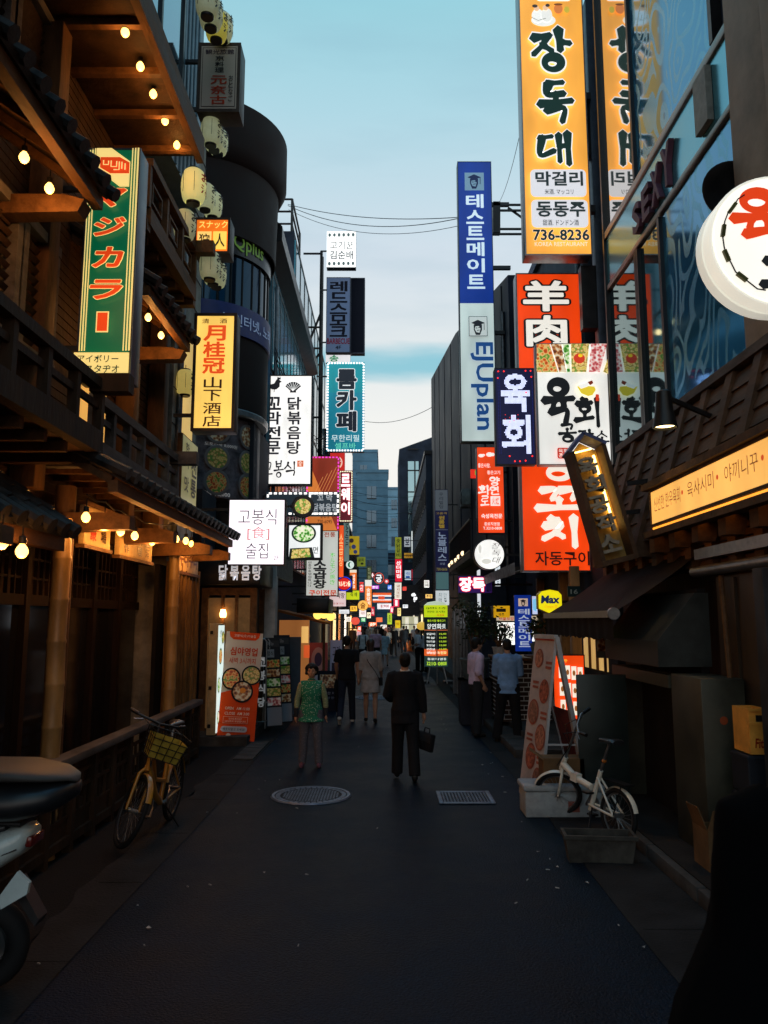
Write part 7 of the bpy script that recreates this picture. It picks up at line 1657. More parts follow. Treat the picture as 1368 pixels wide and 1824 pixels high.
# ---------------------------------------------------------------- overhead wires
def wire(label, a, b_, sag, r=.012):
    a, b_ = Vector(a), Vector(b_); pts = [a.lerp(b_, i / 24) - Vector((0, 0, sag * 4 * (i / 24) * (1 - i / 24))) for i in range(25)]
    tag(obj('overhead_wire', MB().tube(pts, r, 5), BLACKM), label, 'wire', 'wires across the sky')
A_, B_ = PY(513, 364, 27), PY(818, 387, 20.2)
wire('upper of the three wires from the blue block to the tall blue and white sign', A_, B_, .25)
wire('middle of the three wires from the blue block to the tall blue and white sign', A_ + Vector((0, 0, -.05)), B_ + Vector((0, 0, -.03)), .5)
wire('lowest of the three wires from the blue block to the tall blue and white sign', A_ + Vector((0, .2, -.1)), B_ + Vector((0, .1, -.2)), .55, .009)
wire('thin far wire crossing the pale sky below the cloud bank', PY(640, 748, 60), PY(772, 724, 52), .6, .02)
for k_ in range(4): wire(['uppermost', 'second', 'third', 'lowest'][k_] + ' of four far cables over the lit signs', PY(606, 868 + 12 * k_, 62), PY(770, 880 + 9 * k_, 55), .5 + .2 * k_, .018)
for k_ in range(3): wire(['top', 'middle', 'bottom'][k_] + ' cable running along the pale glass building', (-2.62, 17.8, 8.6 - .12 * k_), (-2.66, 30.1, 9.3 - .1 * k_), .35 + .1 * k_, .014)
wire('fine wire rising from the sign bracket to the top of the amber sign', PY(888, 362, 19.9), PY(929, 225, 13), .2, .006)
t = thing('sign_bracket', 'steel lattice bracket between the tall blue and white sign and the right wall', 'bracket', PY(905, 380, 20.1))
b = MB()
for v in (365, 375, 408, 417): b.beam(PY(880, v, 20.15), PY(950, v, 20.15), .05, .05)
b.beam(PY(905, 370, 20.2), PY(940, 395, 20.2), .05, .05); b.beam(PY(884, 362, 20.2), PY(884, 417, 20.2), .2, .2)
obj('frame', b, BLACKM, t)

# ---------------------------------------------------------------- bicycles
def bicycle(name, label, loc, yaw, rw, base, paintm, steer, fold=False, basket=False, lean=0):
    t = thing(name, label, 'bicycle', loc, None, yaw)
    LE_ = Matrix.Rotation(lean, 4, 'X')
    RUB = mat('tyre_rubber', (.014, .014, .015), .75, 0, .1)
    xr, xf = -base / 2, base / 2
    hd_top = Vector((xf - (.20 if not fold else .16), 0, rw * 2 + (.22 if not fold else .16))); hd_bot = Vector((xf - (.10 if not fold else .1), 0, rw * 2 + .05))
    ax = (hd_top - hd_bot).normalized()
    St = Matrix.Translation(hd_bot) @ Matrix.Rotation(steer, 4, ax) @ Matrix.Translation(-hd_bot)
    def wheel(cx, M, nm):
        w = obj(nm, MB().torus((cx, 0, rw), rw - .022, .023, 'Y', 40, 8).xf(M), RUB, t, 60, True)
        obj('rim', MB().torus((cx, 0, rw), rw - .05, .011, 'Y', 40, 6).xf(M), STEEL if fold else BLACKM, w, 60, True)
        b = MB()
        for k in range(24):
            a = 2 * math.pi * k / 24; s = .02 * (1 if k % 2 else -1)
            b.tube([(cx + .02 * math.cos(a + .5), s, rw + .02 * math.sin(a + .5)), (cx + (rw - .05) * math.cos(a), 0, rw + (rw - .05) * math.sin(a))], .0018, 4)
        obj('spokes', b.xf(M), STEEL, w, None, True); obj('hub', MB().tube([(cx, -.05, rw), (cx, .05, rw)], .022, 10).xf(M), STEEL, w, 50, True)
    wheel(xr, LE_, 'wheel'); wheel(xf, LE_ @ St, 'wheel')
    bb = Vector((xr + base * .42, 0, rw * (.86 if not fold else 1.1))); seat = Vector((xr + base * .26, 0, rw * 2 + (.18 if not fold else .12)))
    fm = MB()
    if not fold:
        fm.tube([hd_bot + ax * .02, hd_bot * .45 + bb * .55 + Vector((0, 0, -.06)), bb], [.034, .036, .034], 12); fm.tube([hd_top - ax * .02, hd_bot * .5 + bb * .5 + Vector((0, 0, .06)), bb.lerp(seat, .35)], .022, 10); fm.tube([bb, seat], .022, 10)
    else:
        fm.tube([hd_bot + ax * .04, hd_bot.lerp(bb, .5) + Vector((0, 0, .07)), bb + Vector((-.02, 0, .16))], [.036, .034, .032], 12); fm.tube([bb + Vector((0, 0, -.06)), seat], .024, 10)
        h_ = hd_bot.lerp(bb, .5) + Vector((0, 0, .07)); fm.beam(h_ + Vector((-.05, 0, .0)), h_ + Vector((.05, 0, .01)), .07, .085)
    for s in (-1, 1):
        fm.tube([bb + Vector((0, s * .03, 0)), (xr + .05, s * .065, rw), (xr, s * .065, rw)], .013, 8); fm.tube([seat.lerp(bb, .2) + Vector((0, s * .02, 0)), (xr, s * .065, rw)], .011, 8)
    fm.tube([hd_bot - ax * .01, hd_top], .028, 10)
    obj('frame', fm.xf(LE_), paintm, t, 60, True)
    fk = MB()
    fk.tube([hd_bot, hd_bot - ax * .03], .026, 10)
    for s in (-1, 1): fk.tube([hd_bot + Vector((0, s * .02, -.01)), hd_bot + Vector((.01, s * .06, -.06)), (xf - .02, s * .062, rw + .05), (xf, s * .062, rw)], [.016, .017, .013, .011], 8)
    obj('fork', fk.xf(LE_ @ St), paintm, t, 60, True)
    hz_ = (.24 if not fold else .40); hb = hd_top + ax * hz_
    b = MB().tube([hd_top, hb], .014, 8)
    b.tube([hb + Vector((-.10, -.28, .03)), hb + Vector((-.03, -.2, .02)), hb, hb + Vector((-.03, .2, .02)), hb + Vector((-.10, .28, .03))], .012, 8)
    obj('handlebar', b.xf(LE_ @ St), STEEL if fold else BLACKM, t, 60, True)
    for s in (-1, 1):
        obj('grip', MB().tube([hb + Vector((-.05, s * .22, .023)), hb + Vector((-.115, s * .295, .032))], .019, 8).xf(LE_ @ St), BLACKM, t, 60, True)
        obj('brake_lever', MB().tube([hb + Vector((-.01, s * .17, .0)), hb + Vector((-.03, s * .25, -.03))], .007, 6).xf(LE_ @ St), STEEL, t, 60, True)
    b = MB()
    for s in (-1, 1): b.tube([hb + Vector((0, s * .15, 0)), hb + Vector((.14, s * .10, -.03)), hb + Vector((.12, s * .02, -.22)), hd_bot + Vector((.05, 0, .02))], .005, 5)
    obj('brake_cable', b.xf(LE_ @ St), BLACKM, t, 60, True)
    sp = seat + (seat - bb).normalized() * (.16 if not fold else .30)
    obj('seat_post', MB().tube([seat - (seat - bb) * .1, sp], .014, 8).xf(LE_), STEEL, t, 60, True)
    sd = MB(); rings = []
    for x, w, z in ((-.14, .075, .0), (-.10, .085, .012), (-.02, .06, .0), (.08, .028, -.004), (.14, .018, -.01)):
        rings.append([sp + Vector((x, w * math.cos(k * .628), z + .025 + .026 * math.sin(k * .628))) for k in range(10)])
    obj('saddle', sd.loft(rings).xf(LE_), mat('saddle_vinyl', (.016, .016, .018), .35), t, 60, True)
    for M, cx, nm in ((LE_, xr, 'mudguard'), (LE_ @ St, xf, 'mudguard')):
        b = MB(); rr_ = rw + .018; v_ = []
        for k in range(19):
            a = R((20 if cx < 0 else 30) + k * (8 if cx < 0 else 6.6)); 
            for y, d in ((-.028, -.012), (0, 0), (.028, -.012)): v_.append((cx + (rr_ + d) * math.cos(a) * (1), y, rw + (rr_ + d) * math.sin(a)))
        b.add(v_, [(3 * k + j, 3 * k + j + 1, 3 * k + j + 4, 3 * k + j + 3) for k in range(18) for j in range(2)]); obj(nm, b.xf(M), paintm, t, 60, True)
    ck = MB().tube([bb + Vector((0, -.05, 0)), bb + Vector((0, .05, 0))], .02, 10).lathe([(0, -.045), (.08, -.045), (.08, -.04), (0, -.04)], bb, 24, 'Y')
    ck.tube([bb + Vector((0, -.055, 0)), bb + Vector((.10, -.06, -.13))], .01, 6); ck.tube([bb + Vector((0, .055, 0)), bb + Vector((-.10, .06, .13))], .01, 6)
    obj('crank', ck.xf(LE_), STEEL, t, 50, True)
    for q in (Vector((.10, -.11, -.13)), Vector((-.10, .11, .13))): obj('pedal', MB().bev(bb.x + q.x - .045, q.y - .04, bb.z + q.z - .01, bb.x + q.x + .045, q.y + .04, bb.z + q.z + .01, .004).xf(LE_), BLACKM, t, None, True)
    obj('kickstand', MB().tube([bb + Vector((-.08, .03, -.02)), (bb.x - .17, .17, .005)], .009, 6).xf(Matrix.Identity(4)), BLACKM, t, None, True)
    if basket:
        b = MB(); c = hd_bot + ax * .10 + Vector((.22, 0, .06)); W0, W1, D0, D1, H_ = .15, .18, .10, .13, .24
        for i in range(5):
            z = H_ * i / 4; w = W0 + (W1 - W0) * i / 4; d = D0 + (D1 - D0) * i / 4
            b.tube([c + Vector((-d, -w, z)), c + Vector((d, -w, z)), c + Vector((d, w, z)), c + Vector((-d, w, z))], .0045, 5, closed=True)
        for k in range(5):
            f = -1 + k * .5
            for s in (-1, 1): b.tube([c + Vector((s * D0, W0 * f, 0)), c + Vector((s * D1, W1 * f, H_))], .004, 5); b.tube([c + Vector((D0 * f, s * W0, 0)), c + Vector((D1 * f, s * W1, H_))], .004, 5)
        bk = obj('basket', b.xf(LE_ @ St), BLACKM, t, None, True)
        obj('basket_liner', MB().loft([[c + Vector((x * .94, y * .94, z)) for x, y in ((-D, -Wd_), (D, -Wd_), (D, Wd_), (-D, Wd_))] for D, Wd_, z in ((D0, W0, .005), (D1 - .01, W1 - .01, H_ * .8))], False).xf(LE_ @ St), mat('basket_yellow', (.34, .26, .04), .5), bk, None, True)
    else:
        obj('rear_rack', MB().beam((xr - .16, 0, rw * 2 + .05), (xr + .16, 0, rw * 2 + .06), .11, .012).tube([(xr - .1, .05, rw * 2 + .05), (xr, .065, rw)], .006, 5).tube([(xr - .1, -.05, rw * 2 + .05), (xr, -.065, rw)], .006, 5).xf(LE_), BLACKM, t, None, True)
        obj('reflector', MB().ball(seat + Vector((-.05, 0, .1)), (.015, .03, .02)).xf(LE_), mat('amber_reflector', (.5, .14, .02), .3), t, 60, True)
    return t
YEL = mat('bike_yellow', (.36, .17, .012), .35, 0, .05, coat=.5)
fw_ = PG(256, 1514)
bicycle('yellow_bicycle', 'yellow hire bicycle with a wire basket leaning by the lattice fence', (fw_.x - .06, fw_.y + .53, .004), R(-91), .33, 1.08, YEL, R(38), False, True, R(-4))
fw_ = PG(996, 1462); rw_ = PG(1094, 1500)
bc = (fw_ + rw_) / 2; yw = math.atan2(fw_.y - rw_.y, fw_.x - rw_.x)
bicycle('white_bicycle', 'white folding bicycle parked in front of the styrofoam box', (bc.x, bc.y, .004), yw, .25, .98, mat('bike_white', (.72, .68, .58), .35, 0, .05, coat=.5), R(52), True, False, R(3))
# ---------------------------------------------------------------- scooter cut by the left edge
t = thing('delivery_scooter', 'white scooter with a dark rounded top box at the left edge', 'scooter', (-2.55, 4.75, 0))
WP = mat('scooter_white', (.50, .58, .58), .3, 0, .05, coat=.6)
BP = mat('scooter_black', (.012, .013, .016), .4, 0, .1)
GLD = mat('grey_lid', (.06, .058, .056), .5, 0, .1)
def shell(secs, n=20, pw=2.6):
    """rounded sections along X: (x, yhalf, z0, z1)"""
    rings = []
    for x, w, a, c in secs:
        ring = []
        for k in range(n):
            q = 2 * math.pi * k / n; cx, sx = math.cos(q), math.sin(q)
            ring.append((x, 4.75 + w * math.copysign(abs(cx) ** (2 / pw), cx), (a + c) / 2 + (c - a) / 2 * math.copysign(abs(sx) ** (2 / pw), sx)))
        rings.append(ring)
    return MB().loft(rings)
obj('top_box', shell([(-2.72, .05, 1.02, 1.12), (-2.70, .2, .95, 1.15), (-2.55, .26, .93, 1.16), (-2.1, .26, .95, 1.165), (-1.92, .22, 1.0, 1.165), (-1.83, .1, 1.06, 1.16), (-1.81, .03, 1.09, 1.14)]), BP, t, 60)
obj('top_box_lid', shell([(-2.72, .05, 1.16, 1.18), (-2.68, .2, 1.168, 1.22), (-2.5, .255, 1.17, 1.275), (-2.15, .255, 1.17, 1.27), (-1.95, .21, 1.17, 1.23), (-1.84, .1, 1.165, 1.195), (-1.815, .03, 1.15, 1.165)]), GLD, t, 60)
obj('tail_fairing', shell([(-2.05, .07, .84, .90), (-2.09, .13, .76, .92), (-2.25, .17, .66, .88), (-2.5, .2, .50, .78), (-2.8, .22, .38, .66), (-3.0, .2, .36, .6)]), WP, t, 60)
obj('seat', shell([(-2.2, .08, .88, .93), (-2.35, .14, .82, .95), (-2.7, .16, .74, .92), (-3.1, .14, .72, .88)]), BP, t, 60)
obj('rear_rack', MB().tube([(-2.6, 4.65, .95), (-2.1, 4.65, .93), (-2.1, 4.85, .93), (-2.6, 4.85, .95)], .015, 8), BLACKM, t)
obj('tail_wing', MB().prism([(-2.06, 4.56, .70), (-1.99, 4.56, .64), (-2.0, 4.56, .58), (-2.14, 4.56, .50), (-2.16, 4.56, .56)], (0, .03, 0)), WP, t)
obj('tail_light', MB().bev(-2.075, 4.66, .80, -2.035, 4.84, .86, .012), mat('tail_red', (.12, .008, .006), .2, coat=.5), t, 40)
obj('rear_mudguard', MB().prism([(-2.12, 4.69, .62), (-1.98, 4.69, .40), (-2.0, 4.69, .36), (-2.16, 4.69, .58)], (0, .12, 0)), BP, t)
obj('panel_seam', MB().tube([(-2.10, 4.62, .80), (-2.3, 4.585, .73), (-2.6, 4.56, .62), (-2.9, 4.54, .52)], .005, 5), BP, t)
obj('wheel', MB().torus((-2.3, 4.75, .25), .19, .062, 'Y', 36, 10), mat('tyre_rubber', (.014, .014, .015), .75), t, 60)
whl = t.children[-1]; obj('rim', MB().lathe([(0, -.04), (.13, -.045), (.14, 0), (.13, .045), (0, .04)], (-2.3, 4.75, .25), 24, 'Y'), STEEL, whl, 40)
obj('wheel', MB().torus((-3.55, 4.75, .25), .19, .062, 'Y', 36, 10), mat('tyre_rubber', (.014, .014, .015), .75), t, 60)
obj('exhaust', MB().tube([(-2.85, 4.5, .24), (-2.5, 4.48, .26), (-2.15, 4.48, .33)], [.03, .055, .06], 14), STEEL, t, 50)
obj('footrest', MB().bev(-2.32, 4.43, .33, -2.18, 4.55, .36, .01), STEEL, t)
obj('front_fairing', shell([(-3.2, .16, .3, .7), (-3.45, .2, .3, .95), (-3.6, .15, .45, 1.0)]), WP, t, 60)
obj('handlebar', MB().tube([(-3.4, 4.45, 1.02), (-3.42, 4.75, 1.0), (-3.4, 5.05, 1.02)], .018, 8), BLACKM, t)
# ---------------------------------------------------------------- people
def fuse(mb, vox, it=3):
    """melt overlapping closed shapes into one continuous skin"""
    me = bpy.data.meshes.new('t'); me.from_pydata(mb.v, [], mb.f); me.validate()
    o = bpy.data.objects.new('t', me); BENCH.collection.objects.link(o)
    r = o.modifiers.new('r', 'REMESH'); r.mode = 'VOXEL'; r.voxel_size = vox; r.use_smooth_shade = True
    s = o.modifiers.new('s', 'SMOOTH'); s.iterations = it; s.factor = .5
    with bpy.context.temp_override(scene=BENCH, view_layer=BENCH.view_layers[0]): dg = bpy.context.evaluated_depsgraph_get()
    dg.update()
    m2 = bpy.data.meshes.new_from_object(o.evaluated_get(dg)); q = MB()
    q.v = [tuple(v.co) for v in m2.vertices]; q.f = [list(p.vertices) for p in m2.polygons]; q.m = [0] * len(q.f)
    bpy.data.objects.remove(o); bpy.data.meshes.remove(m2); bpy.data.meshes.remove(me)
    return q
SKIN = mat('skin', (.38, .21, .14), .5, 0, .06, 8)
HAIR = mat('hair_black', (.012, .010, .009), .5, 0, .2, 30, (1, 1, .2), .4)
def cloth(key, col, sc=7): return mat('cloth_' + key, col, .85, 0, .12, sc, bump=.35, bscale=16)
def ell(c, w, d, n=18): return [(c[0] + w * math.cos(2 * math.pi * k / n), c[1] + d * math.sin(2 * math.pi * k / n), c[2]) for k in range(n)]
def lerpv(a, b, t): return Vector(a).lerp(Vector(b), t)
PEOPLE = 'people in the lane'
def person(label, loc, yaw, h, cfg, vox=.011, group=PEOPLE):
    t = thing('person', label, 'person', loc, group, yaw)
    S = h / 1.72; g = cfg.get('girth', 1.0); fem = cfg.get('fem', 0)
    # skeleton
    legs, low = [], 9
    for sd, (a, kb, sp) in zip((-1, 1), cfg.get('legs', ((0, 0, .02), (0, 0, .02)))):
        hip = Vector((sd * .09 * (1 + .1 * fem), 0, .90)); a, kb = R(a), R(kb)
        knee = hip + Vector((sd * sp * .5, .43 * math.sin(a), -.43 * math.cos(a))); ank = knee + Vector((sd * sp * .5, .41 * math.sin(a - kb), -.41 * math.cos(a - kb)))
        ft = R(cfg.get('toe', 0)) if not cfg.get('feet') else R(cfg['feet'][0 if sd < 0 else 1])
        legs.append((hip, knee, ank, ft, sd)); low = min(low, ank.z - .075 - max(0, math.sin(-ft)) * .12)
    dz = Vector((0, 0, -low)); legs = [(a + dz, b + dz, c + dz, f, s) for a, b, c, f, s in legs]; lift = -low
    lean = R(cfg.get('lean', 0))
    def up(p):   # torso leans about the hips
        p = Vector(p); z = p.z - .9; return Vector((p.x, p.y * math.cos(lean) + z * math.sin(lean), .9 + lift + z * math.cos(lean) - p.y * math.sin(lean)))
    arms = []
    shw = (.178 if not fem else .158) * (1 + (g - 1) * .6)
    for sd, (s, o, e, i) in zip((-1, 1), cfg.get('arms', ((0, 6, 8, 0), (0, 6, 8, 0)))):
        s, o, e = R(s), R(o), R(e); sh = up((sd * shw, 0, 1.405)); du = Vector((sd * math.sin(o), math.sin(s) * math.cos(o), -math.cos(s) * math.cos(o))).normalized()
        el = sh + du * .29; df = Vector((sd * (math.sin(o) * .4 - i), math.sin(s + e), -math.cos(s + e))).normalized(); wr = el + df * .245
        arms.append((sh, el, wr, df, sd))
    hp, hy = cfg.get('head', (0, 0)); Mh = Matrix.Rotation(R(hy), 4, 'Z') @ Matrix.Rotation(R(-hp), 4, 'X'); hc = up((0, .015, 1.605)); nk = up((0, -.005, 1.49))
    hx_ = lambda p: nk + (Mh @ (Vector(p) - Vector((0, 0, 0)))) + (hc - nk) * 0
    H0 = nk + Mh @ Vector((0, .025, .125))
    def hd(x, y, z): return H0 + Mh @ Vector((x, y, z))
    M3 = Mh.to_3x3()
    TOR = [(.86, .150, .105, 0), (.93, .160 + .012 * fem, .112, -.005), (1.02, .148, .102, 0), (1.12, .138 - .012 * fem, .095, .005), (1.24, .155 - .008 * fem, .108, .008), (1.35, .165 - .01 * fem, .105, 0), (1.42, .135, .085, -.005), (1.465, .075, .065, -.008)]
    # one skin
    b = MB()
    b.loft([[up(p) for p in ell((0, yo, z), w * g * .96, d * g * .96)] for z, w, d, yo in TOR])
    b.tube([up((0, -.01, 1.43)), nk, H0 + Mh @ Vector((0, -.012, -.06))], [.060, .052, .054], 12)
    b.ball(H0 + Mh @ Vector((0, -.008, .018)), (.074, .092, .098), 18, 12, M3); b.ball(hd(0, .018, -.045), (.056, .066, .062), 14, 9, M3); b.ball(hd(0, .022, -.085), (.034, .042, .026), 12, 8, M3)
    b.ball(hd(0, .090, -.012), (.013, .018, .024), 8, 6, M3); b.ball(hd(0, .096, -.03), (.017, .014, .011), 8, 6, M3)
    for s in (-1, 1): b.ball(hd(s * .076, -.005, -.005), (.010, .020, .032), 8, 6, M3); b.ball(hd(s * .038, .058, -.025), (.024, .022, .022), 8, 6, M3)
    for hip, kn, an, f, sd in legs:
        b.tube([hip + Vector((0, 0, .05)), lerpv(hip, kn, .35), kn, lerpv(kn, an, .3) + Vector((0, -.012, 0)), lerpv(kn, an, .75), an], [.088 * g, .08 * g, .054, .057, .038, .036], 12)
        d = Vector((.18 * sd * .3, math.cos(f), math.sin(f))).normalized(); b.tube([an + Vector((0, -.045, -.04)), an + d * .06 + Vector((0, 0, -.04)), an + d * .155 + Vector((0, 0, -.052))], [.034, .036, .026], 10)
    for sh, el, wr, df, sd in arms:
        b.tube([sh + Vector((-sd * .03, 0, .005)), sh, lerpv(sh, el, .4), el, lerpv(el, wr, .3), wr], [.055, .053, .045 * g, .038, .040, .026], 12)
        side = Vector((sd, 0, 0)); lat = df.cross(side).normalized() if abs(df.dot(side)) < .95 else Vector((0, 1, 0)); nrm = lat.cross(df).normalized()
        if vox < .016:
            b.tube([wr, wr + df * .035, wr + df * .085], [(.017, .022), (.015, .037), (.013, .036)] if 0 else [.024, .030, .027], 10)
            curl = nrm * (-sd * .018)
            for k, (o_, ln) in enumerate(((-.030, .062), (-.010, .076), (.011, .080), (.031, .070))):
                p = wr + df * .08 + lat * o_; b.tube([p, p + df * ln * .5 + curl * .3, p + df * ln * .9 + curl * 1.3], [.0115, .0105, .0085], 8)
            p = wr + df * .03 + lat * .026; b.tube([p, p + (df * .6 + lat * .7).normalized() * .035, p + (df * .85 + lat * .4).normalized() * .068], [.014, .012, .0095], 8)
        else: b.ball(wr + df * .07, (.03, .03, .075), 10, 8, df.to_track_quat('Z', 'Y').to_matrix())
    bodym = obj('body', fuse(b, vox, 2), cfg.get('skin', SKIN), t, 60, True); bodym.scale = (S,) * 3
    def part(name, mb, m, v=None, it=4, sm=60):
        o = obj(name, fuse(mb, v or vox * 1.15, it) if v != 0 else mb, m, t, sm, True); o.scale = (S,) * 3; return o
    # clothes
    tp = cfg['top']; k_ = tp.get('grow', .012); hem = tp.get('hem', .86); fl = tp.get('flare', 0)
    rings = [(z, w * g + k_, d * g + k_, yo) for z, w, d, yo in TOR if z > hem + .03]
    z, w, d, yo = rings[0]; rings = [(hem, w + .006 + fl, d + .006 + fl * .8, yo), ((hem + z) / 2, w + .004 + fl * .6, d + .004 + fl * .5, yo)] + rings
    if tp.get('cone'): rings = [(z, w + tp['cone'] * max(0, 1.40 - z), d + tp['cone'] * .6 * max(0, 1.40 - z), yo) for z, w, d, yo in rings]
    b = MB().loft([[up(p) for p in ell((0, yo, z), w, d)] for z, w, d, yo in rings])
    sl = tp.get('sleeve', 'long')
    for sh, el, wr, df, sd in arms:
        q = tp.get('slack', .012)
        pts = {'none': [], 'short': [sh, lerpv(sh, el, .35), lerpv(sh, el, .72)], 'elbow': [sh, lerpv(sh, el, .5), lerpv(sh, el, 1.0), lerpv(el, wr, .18)], 'long': [sh, lerpv(sh, el, .45), el, lerpv(el, wr, .5), lerpv(el, wr, .96)]}[sl]
        if pts:
            rs = {'short': [.056, .058, .062], 'elbow': [.056, .054, .05, .052], 'long': [.056, .053, .046, .042, .036]}[sl]
            b.tube([sh + Vector((-sd * .06, 0, .012))] + pts, [.05 + q] + [r_ * (1 + (g - 1) * .5) + q for r_ in rs], 12)
        else: b.tube([sh + Vector((-sd * .06, 0, .01)), sh + Vector((sd * .015, 0, 0))], [.055, .056], 12)
    part(tp.get('name', 'shirt'), b, tp['m'])
    if tp.get('collar'):
        b = MB().torus((0, 0, 0), .058, .013, 'Z', 20, 8); b.xf(Matrix.Translation(nk + Vector((0, 0, -.012))) @ Matrix.Rotation(R(12) + lean, 4, 'X')); part('collar', b, tp['collar'], 0)
    bt = cfg.get('bottom')
    if bt:
        q = bt.get('grow', .012); b = MB()
        b.loft([[Vector(p) + Vector((0, 0, lift)) for p in ell((0, yo, z), w * g + q * .6, d * g + q * .6)] for z, w, d, yo in ((.80, .145, .105, 0), (.86, .152, .108, 0), (.93, .16, .112, -.005), (1.02, .148, .102, 0))])
        if bt['kind'] == 'trousers':
            for hip, kn, an, f, sd in legs: b.tube([hip + Vector((0, 0, .06)), lerpv(hip, kn, .3), kn, lerpv(kn, an, .45), an + Vector((0, -.004, -.025))], [.088 * g + q, .083 * g + q, .058 + q * 1.3, .054 + q * 1.4, .046 + q * 1.8], 14)
        part(bt.get('name', 'trousers'), b, bt['m'])
    sm_ = cfg.get('shoe', (cloth('shoe_black', (.012, .011, .011)), 1))[0]
    for hip, kn, an, f, sd in legs:
        d = Vector((.06 * sd, math.cos(f), math.sin(f))).normalized(); b = MB()
        b.tube([an + Vector((0, -.06, -.035)), an + Vector((0, -.02, -.03)), an + d * .07 + Vector((0, 0, -.04)), an + d * .165 + Vector((0, 0, -.05))], [.036, .045, .044, .032], 12)
        part('shoe', b, sm_, max(vox, .009), 2)
    hr = cfg.get('hair', {}); v_ = hr.get('v', 0); b = MB()
    b.ball(hd(0, -.020 - hr.get('back', 0), .036), (.084 + v_, .094 + v_, .090 + v_), 18, 12, M3); b.ball(hd(0, -.048, -.01), (.077 + v_, .062 + v_, .078 + v_), 16, 10, M3)
    if hr.get('long'):
        b.ball(hd(0, -.06, -.08), (.07, .05, .12), 14, 9, M3)
    if hr.get('perm'):
        rr = random.Random(3)
        for k in range(110):
            th, ph = rr.uniform(0, 6.28), rr.uniform(-.55, 1.5); p = Vector((.1 * math.cos(th) * math.cos(ph), .105 * math.sin(th) * math.cos(ph) - .028, .105 * math.sin(ph) + .02))
            if p.y > .015 and p.z < .075: continue
            b.ball(hd(*p), .034, 8, 6)
    part('hair', b, hr.get('m', HAIR), vox, 2)
    if cfg.get('face'):
        b = MB(); e = MB(); mo = MB()
        for s in (-1, 1):
            e.ball(hd(s * .030, .076, .006), (.012, .008, .0045), 10, 6, M3); b.tube([hd(s * .014, .086, .026), hd(s * .030, .088, .030), hd(s * .046, .078, .026)], [.003, .004, .003], 6)
        mo.tube([hd(-.022, .078, -.062), hd(0, .086, -.060), hd(.022, .078, -.062)], [.003, .005, .003], 6)
        part('eyes', e, mat('eye_dark', (.02, .014, .012), .3), 0); part('brows', b, HAIR, 0); part('mouth', mo, mat('lips', (.30, .10, .08), .5), 0)
    return t, dict(arms=[[x * S if isinstance(x, Vector) and j < 3 else x for j, x in enumerate(a)] for a in arms], up=lambda p: up(p) * S, S=S)
def place(t, p):   # a point of a figure in world coordinates
    return Matrix.Translation(t.location) @ Matrix.Rotation(t.rotation_euler.z, 4, 'Z') @ Vector(p)
BLK, CHAR = cloth('black', (.010, .010, .012)), cloth('charcoal', (.022, .023, .027))
NAV = cloth('navy', (.014, .018, .032))
# man in a dark suit
p = PG(722, 1391)
t, J = person('person in a black suit walking away down the lane with a briefcase', (p.x, p.y, .004), R(2), 1.62, dict(
    legs=((10, 4, .02), (-10, 6, .03)), feet=(0, -22), arms=((8, 14, 62, .42), (-4, 12, 8, .0)), lean=3, head=(-16, 0), girth=1.06,
    top=dict(m=BLK, name='jacket', hem=.74, grow=.026, flare=.012, slack=.018, collar=cloth('white_collar', (.6, .6, .6))), bottom=dict(kind='trousers', m=BLK, grow=.02), shoe=(mat('leather_black', (.010, .010, .010), .35), 1)))
hnd = place(t, J['arms'][1][2] + J['arms'][1][3] * .12)
t = thing('briefcase', 'black briefcase hanging from the hand of the suited person', 'briefcase', (hnd.x, hnd.y, hnd.z - .06))
M = Matrix.Translation((.015, .0, -.17)) @ Matrix.Rotation(R(10), 4, 'Y') @ Matrix.Scale(.82, 4)
obj('case', MB().bev(-.045, -.19, -.16, .045, .19, .12, .02).xf(M @ Matrix.Rotation(R(36), 4, 'Z')), BLK, t, 40, True)
obj('flap', MB().bev(-.052, -.17, -.02, -.046, .17, .115, .003).xf(M @ Matrix.Rotation(R(36), 4, 'Z')), CHAR, t, 40, True)
obj('handle', MB().tube([Vector((0, -.07, .12)), Vector((0, -.06, .19)), Vector((0, .06, .19)), Vector((0, .07, .12))], .011, 8).xf(M @ Matrix.Rotation(R(36), 4, 'Z')), BLK, t, 50, True)
# woman in green
def floral(key, base, dot):
    m = mat('cloth_' + key, base, .85, 0, 0)
    n = m.node_tree; q = n.nodes['Principled BSDF']; tx = n.nodes.new('ShaderNodeTexCoord'); v = n.nodes.new('ShaderNodeTexVoronoi'); v.inputs['Scale'].default_value = 34; v.inputs['Randomness'].default_value = 1
    r = n.nodes.new('ShaderNodeValToRGB'); ramp_set(r.color_ramp, [(.22, dot), (.30, base)])
    n.links.new(tx.outputs['Object'], v.inputs['Vector']); n.links.new(v.outputs['Distance'], r.inputs[0]); n.links.new(r.outputs[0], q.inputs['Base Color']); return m
p = PG(553, 1366)
t, J = person('person in a green floral blouse and grey trousers walking toward the camera', (p.x, p.y, .004), R(182), 1.42, dict(
    legs=((6, 8, .05), (-2, 2, .05)), feet=(4, 0), arms=((-2, 15, 8, .05), (2, 15, 8, .05)), girth=1.16, fem=1, head=(-4, 0), face=1, hair=dict(perm=1, v=.010, back=.016), skin=mat('skin_tan', (.44, .23, .14), .5, 0, .06, 8),
    top=dict(m=floral('green_floral', (.020, .17, .10), (.42, .52, .40)), name='blouse', hem=.76, grow=.02, flare=.035, sleeve='none', collar=cloth('green_collar', (.03, .22, .14))),
    bottom=dict(kind='trousers', m=floral('grey_floral', (.09, .09, .11), (.20, .16, .19)), grow=.014), shoe=(cloth('plum_shoe', (.14, .06, .09)), 1)), vox=.0095)
b = MB()
